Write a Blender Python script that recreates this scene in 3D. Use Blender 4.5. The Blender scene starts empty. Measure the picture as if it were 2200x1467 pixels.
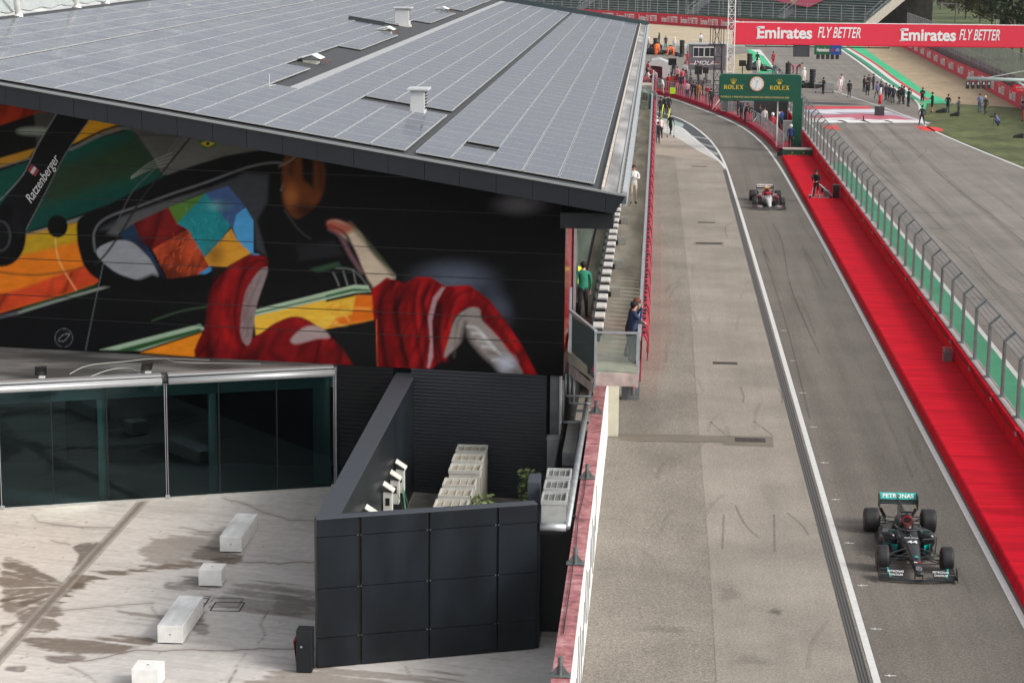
import bpy, bmesh, math, random
import numpy as np
from mathutils import Vector, Matrix, Euler
random.seed(7); rng = np.random.default_rng(5)
S = bpy.context.scene
COL = S.collection
# ------------------------------------------------------------------ camera
FPX, CAMH, ROLL = 4550.0, 16.4, 0.0087
def _d(x, y): return Vector(((x-1100)/FPX, -(y-733.5)/FPX, -1.0))
_vy = _d(1420, -137).normalized()
_zz = _d(2420, -137+1000*ROLL).cross(_vy).normalized()
if _zz.y < 0: _zz = -_zz
_xx = _vy.cross(_zz)
R = Matrix((_xx, _vy, _zz))            # camera -> world
CP = Vector((0, 0, CAMH))
cam = bpy.data.cameras.new('camera'); co = bpy.data.objects.new('camera', cam); COL.objects.link(co)
cam.sensor_width = 36; cam.lens = FPX/2200*36; cam.clip_end = 5000; cam.clip_start = .5
co.matrix_world = Matrix.Translation(CP) @ R.to_4x4()
S.camera = co
# ------------------------------------------------------------------ world, sun, exposure
SUN = Vector((1.0, -0.42, 0.78)).normalized()
el = math.asin(SUN.z); az = math.atan2(SUN.x, SUN.y)
W = bpy.data.worlds.new('World'); S.world = W; W.use_nodes = True
wn = W.node_tree; wn.nodes.clear()
sk = wn.nodes.new('ShaderNodeTexSky'); sk.sky_type = 'NISHITA'; sk.sun_disc = False
sk.sun_elevation = el; sk.sun_rotation = az; sk.air_density = 1.0; sk.dust_density = 4.0; sk.ozone_density = 1.0
hs = wn.nodes.new('ShaderNodeHueSaturation'); hs.inputs['Saturation'].default_value = .22
bg = wn.nodes.new('ShaderNodeBackground'); bg.inputs['Strength'].default_value = .145
wo = wn.nodes.new('ShaderNodeOutputWorld')
wn.links.new(sk.outputs[0], hs.inputs['Color']); wn.links.new(hs.outputs[0], bg.inputs['Color']); wn.links.new(bg.outputs[0], wo.inputs['Surface'])
sl = bpy.data.lights.new('sun', 'SUN'); sl.energy = 1.15; sl.angle = math.radians(12); sl.color = (1, .95, .88)
so = bpy.data.objects.new('sun', sl); COL.objects.link(so); so.rotation_euler = SUN.to_track_quat('Z', 'Y').to_euler()
S.view_settings.view_transform = 'Standard'; S.view_settings.look = 'None'; S.view_settings.gamma = 1
S.view_settings.exposure = 0.55
S.render.engine = 'CYCLES'
S.cycles.use_denoising = True
S.cycles.max_bounces = 6; S.cycles.diffuse_bounces = 3; S.cycles.glossy_bounces = 3; S.cycles.transparent_max_bounces = 16
# ------------------------------------------------------------------ photo geometry helpers: a sight line meets a real plane
def ray(x, y): return R @ _d(x, y)
def on_z(x, y, z=0.): r = ray(x, y); return CP + r*((z-CAMH)/r.z)
def on_x(x, y, X): r = ray(x, y); return CP + r*(X/r.x)
def on_y(x, y, Y): r = ray(x, y); return CP + r*(Y/r.y)
def on_pl(x, y, p, n): r = ray(x, y); return CP + r*((Vector(p)-CP).dot(n)/r.dot(n))
RT = R.transposed(); RTn = np.array(RT)
def proj(P):
    c = (np.asarray(P, float)-np.array(CP)) @ RTn.T
    return 1100+FPX*c[..., 0]/-c[..., 2], 733.5-FPX*c[..., 1]/-c[..., 2]
def sr(*c):
    c = c[0] if len(c) == 1 else c
    return tuple(((v/255)/12.92 if v/255 <= .04045 else ((v/255+.055)/1.055)**2.4) for v in c)
# ------------------------------------------------------------------ materials
MT = {}
def mat(name, col, rough=.6, metal=0., spec=.5, noise=0., nscale=4., bump=0., bscale=40., emis=None, vec=(1, 1, 1), detail=6, ramp=(.35, .65), alpha=None):
    if name in MT: return MT[name]
    m = bpy.data.materials.new(name); m.use_nodes = True; nt = m.node_tree; b = nt.nodes['Principled BSDF']
    b.inputs['Base Color'].default_value = (*col, 1); b.inputs['Roughness'].default_value = rough
    b.inputs['Metallic'].default_value = metal; b.inputs['Specular IOR Level'].default_value = spec
    if noise or bump:
        tc = nt.nodes.new('ShaderNodeTexCoord'); mp = nt.nodes.new('ShaderNodeMapping'); mp.inputs['Scale'].default_value = vec
        nt.links.new(tc.outputs['Object'], mp.inputs[0])
    if noise:
        n = nt.nodes.new('ShaderNodeTexNoise'); n.inputs['Scale'].default_value = nscale; n.inputs['Detail'].default_value = detail
        nt.links.new(mp.outputs[0], n.inputs['Vector'])
        mr = nt.nodes.new('ShaderNodeMapRange'); mr.inputs[1].default_value = ramp[0]; mr.inputs[2].default_value = ramp[1]
        mr.inputs[3].default_value = 1-noise; mr.inputs[4].default_value = 1+noise
        nt.links.new(n.outputs[0], mr.inputs[0])
        mx = nt.nodes.new('ShaderNodeVectorMath'); mx.operation = 'SCALE'; mx.inputs[0].default_value = col
        nt.links.new(mr.outputs[0], mx.inputs['Scale']); nt.links.new(mx.outputs[0], b.inputs['Base Color'])
    if bump:
        n2 = nt.nodes.new('ShaderNodeTexNoise'); n2.inputs['Scale'].default_value = bscale; n2.inputs['Detail'].default_value = 4
        nt.links.new(mp.outputs[0], n2.inputs['Vector'])
        bp = nt.nodes.new('ShaderNodeBump'); bp.inputs['Strength'].default_value = bump; bp.inputs['Distance'].default_value = .02
        nt.links.new(n2.outputs[0], bp.inputs['Height']); nt.links.new(bp.outputs[0], b.inputs['Normal'])
    if emis: b.inputs['Emission Color'].default_value = (*emis[:3], 1); b.inputs['Emission Strength'].default_value = emis[3]
    if alpha is not None: b.inputs['Alpha'].default_value = alpha
    MT[name] = m; return m
def glass(name, tint, gloss=1.0, clear=.8, rough=.02):
    """thin pane: mostly see-through with a tint, mirror by Fresnel"""
    if name in MT: return MT[name]
    m = bpy.data.materials.new(name); m.use_nodes = True; nt = m.node_tree; nt.nodes.clear()
    o = nt.nodes.new('ShaderNodeOutputMaterial'); t = nt.nodes.new('ShaderNodeBsdfTransparent'); t.inputs[0].default_value = (*tint, 1)
    g = nt.nodes.new('ShaderNodeBsdfGlossy'); g.inputs['Roughness'].default_value = rough; g.inputs[0].default_value = (gloss, gloss, gloss, 1)
    f = nt.nodes.new('ShaderNodeFresnel'); f.inputs[0].default_value = 1.5
    mx = nt.nodes.new('ShaderNodeMixShader'); nt.links.new(f.outputs[0], mx.inputs[0]); nt.links.new(t.outputs[0], mx.inputs[1]); nt.links.new(g.outputs[0], mx.inputs[2])
    d = nt.nodes.new('ShaderNodeBsdfDiffuse'); d.inputs[0].default_value = (.5, .6, .56, 1)
    m2 = nt.nodes.new('ShaderNodeMixShader'); m2.inputs[0].default_value = 1-clear
    nt.links.new(mx.outputs[0], m2.inputs[1]); nt.links.new(d.outputs[0], m2.inputs[2]); nt.links.new(m2.outputs[0], o.inputs[0])
    MT[name] = m; return m
def mesh_mat(name, col, cover, scale=None):
    """wire mesh too fine to resolve: partly covering metal"""
    if name in MT: return MT[name]
    m = bpy.data.materials.new(name); m.use_nodes = True; nt = m.node_tree; nt.nodes.clear()
    o = nt.nodes.new('ShaderNodeOutputMaterial'); t = nt.nodes.new('ShaderNodeBsdfTransparent')
    g = nt.nodes.new('ShaderNodeBsdfPrincipled'); g.inputs['Base Color'].default_value = (*col, 1); g.inputs['Roughness'].default_value = .5
    mx = nt.nodes.new('ShaderNodeMixShader')
    tc = nt.nodes.new('ShaderNodeTexCoord'); wv = []
    sepn = nt.nodes.new('ShaderNodeSeparateXYZ'); nt.links.new(tc.outputs['Object'], sepn.inputs[0])
    ad = nt.nodes.new('ShaderNodeMath'); ad.operation = 'ADD'; nt.links.new(sepn.outputs['X'], ad.inputs[0]); nt.links.new(sepn.outputs['Y'], ad.inputs[1])
    for src in (ad.outputs[0], sepn.outputs['Z']):
        a = nt.nodes.new('ShaderNodeMath'); a.operation = 'MULTIPLY'; a.inputs[1].default_value = 10.; nt.links.new(src, a.inputs[0])
        b = nt.nodes.new('ShaderNodeMath'); b.operation = 'FRACT'; nt.links.new(a.outputs[0], b.inputs[0])
        c = nt.nodes.new('ShaderNodeMath'); c.operation = 'LESS_THAN'; c.inputs[1].default_value = cover; nt.links.new(b.outputs[0], c.inputs[0]); wv.append(c)
    mxm = nt.nodes.new('ShaderNodeMath'); mxm.operation = 'MAXIMUM'; nt.links.new(wv[0].outputs[0], mxm.inputs[0]); nt.links.new(wv[1].outputs[0], mxm.inputs[1])
    nt.links.new(mxm.outputs[0], mx.inputs[0]); nt.links.new(t.outputs[0], mx.inputs[1]); nt.links.new(g.outputs[0], mx.inputs[2]); nt.links.new(mx.outputs[0], o.inputs[0])
    MT[name] = m; return m
# ------------------------------------------------------------------ objects
def tag(o, label=None, cat=None, group=None, kind=None):
    if label: o['label'] = label
    if cat: o['category'] = cat
    if group: o['group'] = group
    if kind: o['kind'] = kind
    return o
def thing(name, loc, label, cat, group=None, rz=0.):
    o = bpy.data.objects.new(name, None); COL.objects.link(o); o.location = loc; o.rotation_euler = (0, 0, rz)
    return tag(o, label, cat, group)
def copy_tree(o, parent=None):
    c = o.copy(); COL.objects.link(c)
    if parent is not None: c.parent = parent
    for ch in o.children: copy_tree(ch, c)
    return c
class MB:
    def __init__(s): s.v = []; s.f = []; s.m = []
    def add(s, vs, fs, mi=0):
        b = len(s.v); s.v += [tuple(v) for v in vs]; s.f += [tuple(i+b for i in f) for f in fs]; s.m += [mi]*len(fs); return s
    def box(s, a, b, mi=0):
        x0, y0, z0 = (min(a[i], b[i]) for i in range(3)); x1, y1, z1 = (max(a[i], b[i]) for i in range(3))
        return s.add([(x0, y0, z0), (x1, y0, z0), (x1, y1, z0), (x0, y1, z0), (x0, y0, z1), (x1, y0, z1), (x1, y1, z1), (x0, y1, z1)],
                     [(0, 3, 2, 1), (4, 5, 6, 7), (0, 1, 5, 4), (1, 2, 6, 5), (2, 3, 7, 6), (3, 0, 4, 7)], mi)
    def cb(s, c, sz, mi=0, M=None):
        x, y, z = (q/2 for q in sz); P = [Vector(p) for p in [(-x, -y, -z), (x, -y, -z), (x, y, -z), (-x, y, -z), (-x, -y, z), (x, -y, z), (x, y, z), (-x, y, z)]]
        if M: P = [M @ p for p in P]
        return s.add([p+Vector(c) for p in P], [(0, 3, 2, 1), (4, 5, 6, 7), (0, 1, 5, 4), (1, 2, 6, 5), (2, 3, 7, 6), (3, 0, 4, 7)], mi)
    def tube(s, p, q, r, n=6, r2=None, caps=True, mi=0):
        p, q = Vector(p), Vector(q); d = q-p
        if d.length < 1e-6: return s
        u = d.orthogonal().normalized(); w = d.normalized().cross(u); r2 = r if r2 is None else r2
        vs = [p+(u*math.cos(t)+w*math.sin(t))*r for t in (2*math.pi*i/n for i in range(n))]+[q+(u*math.cos(t)+w*math.sin(t))*r2 for t in (2*math.pi*i/n for i in range(n))]
        fs = [(i, (i+1) % n, n+(i+1) % n, n+i) for i in range(n)]
        if caps: fs += [tuple(range(n))[::-1], tuple(range(n, 2*n))]
        return s.add(vs, fs, mi)
    def path(s, pts, r, n=5, mi=0):
        for a, b in zip(pts, pts[1:]): s.tube(a, b, r, n, mi=mi)
        return s
    def bar(s, p, q, w, h, mi=0):
        p, q = Vector(p), Vector(q); d = (q-p).normalized(); up = Vector((0, 0, 1)) if abs(d.z) < .95 else Vector((0, 1, 0))
        a = d.cross(up).normalized(); b = a.cross(d).normalized()
        vs = [e+a*i*w/2+b*j*h/2 for e in (p, q) for i, j in ((-1, -1), (1, -1), (1, 1), (-1, 1))]
        return s.add(vs, [(0, 1, 2, 3), (7, 6, 5, 4), (0, 4, 5, 1), (1, 5, 6, 2), (2, 6, 7, 3), (3, 7, 4, 0)], mi)
    def poly(s, pts, mi=0): return s.add(pts, [tuple(range(len(pts)))], mi)
    def prism(s, pts, d, mi=0):
        n = len(pts); d = Vector(d); pts = [Vector(p) for p in pts]
        return s.add(pts+[p+d for p in pts], [tuple(range(n))[::-1], tuple(range(n, 2*n))]+[(i, (i+1) % n, n+(i+1) % n, n+i) for i in range(n)], mi)
    def loft(s, rings, mi=0, caps=True):
        n = len(rings[0]); vs = [v for r in rings for v in r]; fs = []
        for k in range(len(rings)-1):
            for i in range(n): fs.append((k*n+i, k*n+(i+1) % n, (k+1)*n+(i+1) % n, (k+1)*n+i))
        if caps: fs += [tuple(range(n))[::-1], tuple(range((len(rings)-1)*n, len(rings)*n))]
        return s.add(vs, fs, mi)
    def ball(s, c, r, n=8, k=5, mi=0, sc=(1, 1, 1)):
        rings = []
        for j in range(k+1):
            t = math.pi*(j+.02*(j == 0)-.02*(j == k))/k
            rings.append([(c[0]+sc[0]*r*math.sin(t)*math.cos(2*math.pi*i/n), c[1]+sc[1]*r*math.sin(t)*math.sin(2*math.pi*i/n), c[2]-sc[2]*r*math.cos(t)) for i in range(n)])
        return s.loft(rings, mi)
    def build(s, name, m=None, parent=None, smooth=False, bevel=0, local=True, label=None):
        me = bpy.data.meshes.new(name); vs = s.v
        if parent is not None and local:
            L = origin(parent); vs = [(v[0]-L[0], v[1]-L[1], v[2]-L[2]) for v in vs]
        me.from_pydata(vs, [], s.f)
        ms = m if isinstance(m, (list, tuple)) else [m]
        for q in ms: me.materials.append(q)
        if len(ms) > 1: me.polygons.foreach_set('material_index', s.m)
        if smooth: me.polygons.foreach_set('use_smooth', [True]*len(me.polygons))
        me.update()
        bm = bmesh.new(); bm.from_mesh(me); bmesh.ops.recalc_face_normals(bm, faces=bm.faces); bm.to_mesh(me); bm.free()
        o = bpy.data.objects.new(name, me); COL.objects.link(o)
        if parent is not None: o.parent = parent
        if bevel:
            b = o.modifiers.new('bevel', 'BEVEL'); b.width = bevel; b.segments = 2; b.limit_method = 'ANGLE'
        if label: o['label'] = label
        return o
def origin(o):
    while o.parent is not None: o = o.parent
    return tuple(o.location)
def text(body, size, m, parent, origin_, xdir, ydir, name='lettering', sx=1.0, bold=0., shear=0., align='CENTER', depth=.01, spacing=1.0):
    cu = bpy.data.curves.new('t', 'FONT'); cu.body = body; cu.size = size; cu.align_x = align; cu.align_y = 'CENTER'
    cu.offset = bold*size; cu.shear = shear; cu.extrude = depth/2; cu.space_character = spacing; cu.resolution_u = 3
    t = bpy.data.objects.new('t', cu); COL.objects.link(t)
    dg = bpy.context.evaluated_depsgraph_get(); me = bpy.data.meshes.new_from_object(t.evaluated_get(dg)); bpy.data.objects.remove(t)
    X = Vector(xdir).normalized(); Y = Vector(ydir).normalized(); Z = X.cross(Y)
    L = Vector(origin(parent)) if parent is not None else Vector((0, 0, 0))
    M = Matrix(((X.x, Y.x, Z.x, origin_[0]-L.x), (X.y, Y.y, Z.y, origin_[1]-L.y), (X.z, Y.z, Z.z, origin_[2]-L.z), (0, 0, 0, 1)))
    me.transform(M @ Matrix.Diagonal((sx, 1, 1, 1))); me.materials.clear(); me.materials.append(m); me.name = name
    o = bpy.data.objects.new(name, me); COL.objects.link(o)
    if parent is not None: o.parent = parent
    return o
# common materials
M_blk = mat('black_metal', (.012, .012, .014), .45)
M_dk = mat('anthracite', (.014, .016, .019), .5, spec=.3, noise=.12, nscale=2)
M_steel = mat('galvanised_steel', (.32, .34, .35), .45, .6, noise=.15, nscale=3)
M_alu = mat('brushed_aluminium', (.5, .51, .52), .4, .5)
M_white = mat('white_paint', (.72, .72, .70), .5, noise=.08, nscale=2)
M_red = mat('signal_red', (.52, .008, .02), .6, spec=.15, noise=.08, nscale=1.5)
M_redgloss = mat('gloss_red_cladding', sr(150, 12, 24), .15)
M_paintw = mat('road_paint_white', (.60, .60, .58), .6, noise=.10, nscale=5, ramp=(.3, .7))
# ================================================================== ground
def g(x, y, z=0.): return on_z(x, y, z)
def sheet(name, pts, z, m, kind='structure', px=False):
    P = [(g(*p).x, g(*p).y, z) if px else (p[0], p[1], z) for p in pts]
    me = bpy.data.meshes.new(name); bm = bmesh.new(); f = bm.faces.new([bm.verts.new(p) for p in P])
    bmesh.ops.triangulate(bm, faces=[f]); bmesh.ops.recalc_face_normals(bm, faces=bm.faces)
    if sum(q.normal.z for q in bm.faces) < 0: bmesh.ops.reverse_faces(bm, faces=bm.faces)
    bm.to_mesh(me); bm.free(); me.materials.append(m)
    o = bpy.data.objects.new(name, me); COL.objects.link(o)
    if kind: o['kind'] = kind
    return o
def smooth(pts, n=6, closed=False):
    P = [Vector(p) for p in pts]; out = []; N = len(P)
    for i in range(N if closed else N-1):
        a, b, c, d = (P[(i-1) % N], P[i], P[(i+1) % N], P[(i+2) % N]) if closed else (P[max(i-1, 0)], P[i], P[i+1], P[min(i+2, N-1)])
        for k in range(n):
            t = k/n; out.append(.5*((2*b)+(c-a)*t+(2*a-5*b+4*c-d)*t*t+(3*b-a-3*c+d)*t**3))
    if not closed: out.append(P[-1])
    return out
def offset(path, d):
    out = []
    for i, p in enumerate(path):
        t = (path[min(i+1, len(path)-1)]-path[max(i-1, 0)]).normalized(); out.append(Vector((p.x+t.y*d, p.y-t.x*d)))
    return out
def ribbon(name, path, d0, d1, z, m, kind='structure', z1=None):
    """strip along a 2-D path between two side offsets (positive = right of travel)"""
    a, b = offset(path, d0), offset(path, d1); mb = MB(); n = len(a)
    mb.add([(p.x, p.y, z) for p in a]+[(p.x, p.y, z) for p in b], [(i, i+1, n+i+1, n+i) for i in range(n-1)])
    o = mb.build(name, m)
    if o.data.polygons[0].normal.z < 0: o.data.flip_normals()
    if kind: o['kind'] = kind
    return o
def asphalt(name, col, grain=.25, streak=.1, gs=60, axis=(1, .06, 1), patch=.17):
    if name in MT: return MT[name]
    m = bpy.data.materials.new(name); m.use_nodes = True; nt = m.node_tree; b = nt.nodes['Principled BSDF']; b.inputs['Roughness'].default_value = .85
    b.inputs['Specular IOR Level'].default_value = .3
    tc = nt.nodes.new('ShaderNodeTexCoord')
    prev = None
    for sc, amp, vec, det, lo, hi in ((gs, grain, (1, 1, 1), 2, .3, .7), (1.3, streak, axis, 5, .3, .7), (.22, patch, (1, 1, 1), 6, .35, .65), (14, grain*.75, (1, 1, 1), 5, .3, .7), (220, grain*.6, (1, 1, 1), 1, .3, .7)):
        mp = nt.nodes.new('ShaderNodeMapping'); mp.inputs['Scale'].default_value = vec; nt.links.new(tc.outputs['Object'], mp.inputs[0])
        n = nt.nodes.new('ShaderNodeTexNoise'); n.inputs['Scale'].default_value = sc; n.inputs['Detail'].default_value = det; n.inputs['Roughness'].default_value = .6; nt.links.new(mp.outputs[0], n.inputs['Vector'])
        mr = nt.nodes.new('ShaderNodeMapRange'); mr.inputs[1].default_value = lo; mr.inputs[2].default_value = hi; mr.inputs[3].default_value = 1-amp; mr.inputs[4].default_value = 1+amp
        nt.links.new(n.outputs[0], mr.inputs[0])
        vm = nt.nodes.new('ShaderNodeVectorMath'); vm.operation = 'SCALE'
        if prev is None: vm.inputs[0].default_value = col
        else: nt.links.new(prev, vm.inputs[0])
        nt.links.new(mr.outputs[0], vm.inputs['Scale']); prev = vm.outputs[0]
    nt.links.new(prev, b.inputs['Base Color'])
    MT[name] = m; return m
M_grass = asphalt('grass_turf', (.085, .10, .035), .35, .25, 20, (1, .3, 1), .35)
M_lawn = asphalt('far_lawn', (.10, .125, .05), .2, .2, 3, (.3, 1, 1), .2)
M_apron = asphalt('apron_concrete_asphalt', (.215, .192, .162), .45, .06, 40)
M_apron2 = asphalt('apron_lighter_lane', (.262, .235, .200), .32, .07, 40)
M_apron3 = asphalt('apron_far_pale', (.33, .28, .235), .1, .12, 30, (.06, 1, 1))
M_lane = asphalt('pit_lane_asphalt', (.150, .134, .115), .42, .15, 45, (1, .03, 1), .1)
M_track = asphalt('track_asphalt', (.195, .175, .155), .2, .16, 30, (1, .02, 1), .12)
M_gravel = asphalt('gravel_bed', (.38, .29, .185), .16, .1, 12, (1, .3, 1), .1)
M_gravel2 = asphalt('gravel_bed_pale', (.44, .36, .25), .12, .1, 12, (.2, 1, 1), .1)
sheet('ground', [(-400, -50), (400, -50), (400, 1000), (-400, 1000)], -.03, M_lawn)
# paved paddock west of the pit wall, painted below
# pit apron
laneL = smooth([(5.2, 20), (5.2, 60), (5.2, 110), (5.12, 145), (5.0, 158), (4.75, 167), (4.15, 177.5), (2.85, 190), (1.1, 198.8), (-2.2, 207), (-9, 216)])
laneR = smooth([(9.22, 20), (9.22, 60), (9.22, 110), (9.1, 140), (8.95, 157), (8.55, 172), (7.6, 185.5), (5.94, 197.2), (3.1, 211.6), (1.3, 219.3), (-2, 228), (-9, 241)])
sheet('pit_apron', [(-4, 20), (5.1, 20)]+[(p.x, p.y) for p in laneL if p.y > 25]+[(-30, 216), (-30, 180), (-4, 180)], -.012, M_apron)
seam = [g(1450, 335), g(1480, 600), g(1500, 900), g(1524, 1200), g(1540, 1467)]
sheet('pit_apron', [(p.x, p.y) for p in seam]+[(2.35, 30), (4.95, 30), (4.95, 156)], -.006, M_apron2)
sheet('pit_apron', [(-1, 163), (4.7, 157.5)]+[(p.x-.05, p.y) for p in laneL if 158 < p.y < 200]+[(-3, 200)], -.005, M_apron3)
sheet('pit_lane', [(p.x, p.y) for p in laneL]+[(p.x, p.y) for p in reversed(laneR)], -.008, M_lane)
sheet('pit_lane_verge', [(p.x, p.y) for p in laneR]+[(-9, 246), (4, 225), (10.5, 190), (12, 165), (12, 20)], -.010, M_lane)
ribbon('lane_marking', laneL, -.085, .085, 0., M_paintw)
ribbon('lane_marking', laneR, -.09, .09, 0., M_paintw)
# slotted drain beside the left line
def m_drain():
    m = mat('drain_grate_iron', (.045, .043, .04), .6); nt = m.node_tree; b = nt.nodes['Principled BSDF']
    tc = nt.nodes.new('ShaderNodeTexCoord'); w = nt.nodes.new('ShaderNodeTexWave'); w.wave_type = 'BANDS'; w.bands_direction = 'X'; w.inputs['Scale'].default_value = 4.2
    nt.links.new(tc.outputs['Object'], w.inputs['Vector'])
    r = nt.nodes.new('ShaderNodeValToRGB'); r.color_ramp.elements[0].color = (.02, .02, .02, 1); r.color_ramp.elements[1].color = (.10, .092, .082, 1); r.color_ramp.elements[0].position = .45; r.color_ramp.elements[1].position = .6
    nt.links.new(w.outputs[0], r.inputs[0]); nt.links.new(r.outputs[0], b.inputs['Base Color']); return m
ribbon('drain_channel', [Vector((4.92, y)) for y in (20, 60, 100, 152)], -.13, .13, .002, m_drain())
# tick marks right of the left line
mb = MB()
for y in (46.2, 49.5, 53., 56.9, 61.5, 66, 71, 76.5, 82.5, 89): mb.box((5.42, y-.02, 0), (5.68, y+.02, .003)); mb.box((5.5, y-.06, 0), (5.54, y+.06, .0035))
tag(mb.build('lane_marking', M_paintw), kind='structure')
# painted band in the bend of the lane
inner = smooth([(-3.2, 195), (0.3, 191.2), (1.82, 187.5), (3.05, 176), (4.1, 165), (4.75, 157.3), (5.0, 153)])
outer = [p for p in laneL if 153 < p.y < 204]
pts = [(p.x-.1, p.y) for p in outer]+[(p.x, p.y) for p in inner]
sheet('painted_band', pts, .002, mat('band_black', (.03, .032, .036), .5, noise=.2, nscale=1))
ribbon('painted_band', inner, -.1, .12, .006, M_paintw)
sheet('painted_band', [(p.x, p.y) for p in inner if p.y < 192]+[(4.6, 158), (3.3, 165), (2.2, 172.5), (1.2, 178.5), (.1, 183), (-1.2, 186)], .003, mat('band_white', (.50, .49, .46), .6, noise=.08, nscale=1))
sheet('painted_band', [(0.1, 196), (1.6, 192.6), (2.4, 189.2), (2.2, 184.9), (1.9, 186.9), (.4, 191.5)], .0065, mat('band_green', (.26, .36, .31), .6, noise=.3, nscale=2))
for (x, y, tx, ty) in ((3.75, 176.6, .55, -.84), (4.22, 170.2, .38, -.92), (4.62, 164.6, .26, -.97)):
    d = Vector((tx, ty, 0)).normalized()
    o = text('Emirates\nFLY BETTER', .36, M_paintw, None, (x-.35, y, .009), d, (-d.y, d.x, 0), name='painted_band', sx=2.4, bold=.02, depth=.002); o['kind'] = 'structure'
# main straight
trackL = [Vector(p) for p in ((13.95, 20), (13.95, 100), (13.95, 150), (13.7, 200), (13.0, 225))]
trk = [(12.0, 20), (32, 20), (32, 110), (26.76, 156.2), (24.6, 178.5), (23.9, 191), (25.2, 205), (26.2, 219), (26.3, 250), (26.6, 290), (27.4, 318), (26, 329.4), (13, 327.5), (-3, 326), (-60, 326), (-60, 225), (-40, 225), (-9, 240), (3, 223), (9, 198), (12, 170)]
sheet('race_track', trk, -.009, M_track)
M_green = mat('painted_green', sr(34, 138, 98), .6, noise=.14, nscale=.8)
sheet('green_verge', [(12.05, 20), (13.85, 20), (13.85, 158), (12.05, 158)], 0., M_green)
ribbon('lane_marking', trackL, -.1, .1, .004, M_paintw)
ribbon('lane_marking', smooth([(31.5, 110), (26.76, 156.2), (24.6, 178.5), (23.9, 191.3), (25.0, 204), (26.4, 219), (27.2, 245)]), -.12, .12, .004, M_paintw)
ribbon('lane_marking', smooth([(26.3, 225), (26.4, 252), (26.9, 290), (27.2, 328)]), -.2, .2, .004, M_paintw)
ribbon('green_runoff', [Vector((-60, 328)), Vector((-3, 328)), Vector((14, 329.5)), Vector((26, 331))], -2.6, 2.4, .0, mat('runoff_faded', (.22, .33, .26), .7, noise=.15, nscale=.5))
ribbon('lane_marking', [Vector((g(1780, 192).x, g(1780, 192).y)), Vector((g(1900, 232).x, g(1900, 232).y)), Vector((24.4, 192.6))], -.1, .1, .004, M_paintw)
ribbon('lane_marking', [Vector((9.0, 236)), Vector((18.6, 236.5))], -.12, .12, .004, M_paintw)
# right verge: tricolour kerb, green run-off, gravel, turf
kb = smooth([(26.3, 222), (26.5, 252), (27.2, 290), (27.3, 330)])
ribbon('kerb', kb, .15, .75, .02, M_green); ribbon('kerb', kb, .75, 1.3, .03, M_paintw); ribbon('kerb', kb, 1.3, 1.75, .02, mat('kerb_red', sr(190, 45, 50), .6))
sheet('green_runoff', [(24.3, 197), (26.4, 219), (26.9, 250), (27.8, 290), (28, 345), (31.5, 345), (30.2, 290), (29.8, 262), (29.2, 240), (29.8, 217.5), (27.2, 217.3)], 0., mat('runoff_green', sr(38, 178, 120), .6, noise=.12, nscale=.5))
sheet('gravel_trap', [(29.8, 217.5), (29.2, 240), (29.8, 262), (30.2, 290), (31.2, 345), (37.4, 345), (37.3, 300), (36.5, 262), (36.0, 230), (35.7, 213.5)], -.002, M_gravel)
sheet('grass_verge', [(32, 110), (26.9, 156.2), (24.8, 178.5), (24.2, 191), (25.3, 204), (27.2, 217.5), (35.7, 213.4), (36, 205), (40, 150), (45, 90)], -.004, M_grass)
sheet('gravel_trap', [(-80, 328), (26, 330), (31, 345), (37.4, 345), (60, 420), (-40, 470), (-80, 470)], -.015, M_gravel2)
_P = [g(*p) for p in ((1575, 118), (1603, 116), (1612, 140), (1617, 158), (1570, 160), (1556, 148))]
sheet('gravel_trap', [(p.x, p.y) for p in _P], -.006, asphalt('gravel_bed_mid', (.36, .30, .20), .12, .1, 12))
sheet('green_runoff', [g(1604, 105), g(1668, 155), g(1632, 155), g(1622, 128)], .004, mat('runoff_green', (0, 0, 0))) if False else None
P = [g(*p) for p in ((1604, 106), (1626, 107), (1668, 156), (1630, 158), (1616, 122))]
sheet('green_runoff', [(p.x, p.y) for p in P], .003, MT['runoff_green'])
P = [g(*p) for p in ((1612, 107), (1632, 107), (1640, 121), (1622, 112))]
sheet('lane_marking', [(p.x, p.y) for p in P], .006, M_paintw)
ribbon('lane_marking', [Vector((g(*p).x, g(*p).y)) for p in ((1631, 107), (1670, 156), (1676, 168))], -.14, .14, .007, M_paintw)
# grid artwork on the straight (banded red, pale blue, rose, white)
def gp(name, pts, z, c, **k): P = [g(*p) for p in pts]; return sheet(name, [(p.x, p.y) for p in P], z, mat('trackpaint_%d_%d_%d' % c, sr(*c), .6, noise=.12, nscale=.9))
gp('track_artwork', ((1727, 231), (1858, 231), (1905, 239), (1990, 261), (1735, 262)), .002, (150, 150, 160))
gp('track_artwork', ((1729, 229), (1868, 229), (1874, 234), (1728, 235)), .005, (196, 40, 50))
gp('track_artwork', ((1728, 237), (1884, 235), (1918, 242), (1728, 241)), .005, (196, 200, 206))
gp('track_artwork', ((1735, 249), (1850, 244), (1925, 249), (1965, 258), (1740, 256)), .005, (176, 92, 108))
gp('track_artwork', ((1735, 255), (1828, 253), (1840, 256), (1736, 258)), .008, (205, 205, 200))
for x in (1770, 1818, 1868, 1918): gp('track_artwork', ((x-26, 258), (x-6, 256.5), (x+40, 259.5), (x+52, 264), (x, 264.5), (x-10, 262)), .011, (214, 214, 212))
gp('track_artwork', ((1735, 258.5), (1965, 258.5), (2003, 264.6), (1880, 264), (1735, 263)), .009, (208, 206, 204))
gp('track_artwork', ((1766, 270), (1800, 269.5), (1797, 274), (1810, 278), (1788, 279.5), (1776, 277)), .004, (205, 48, 42))
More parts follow.
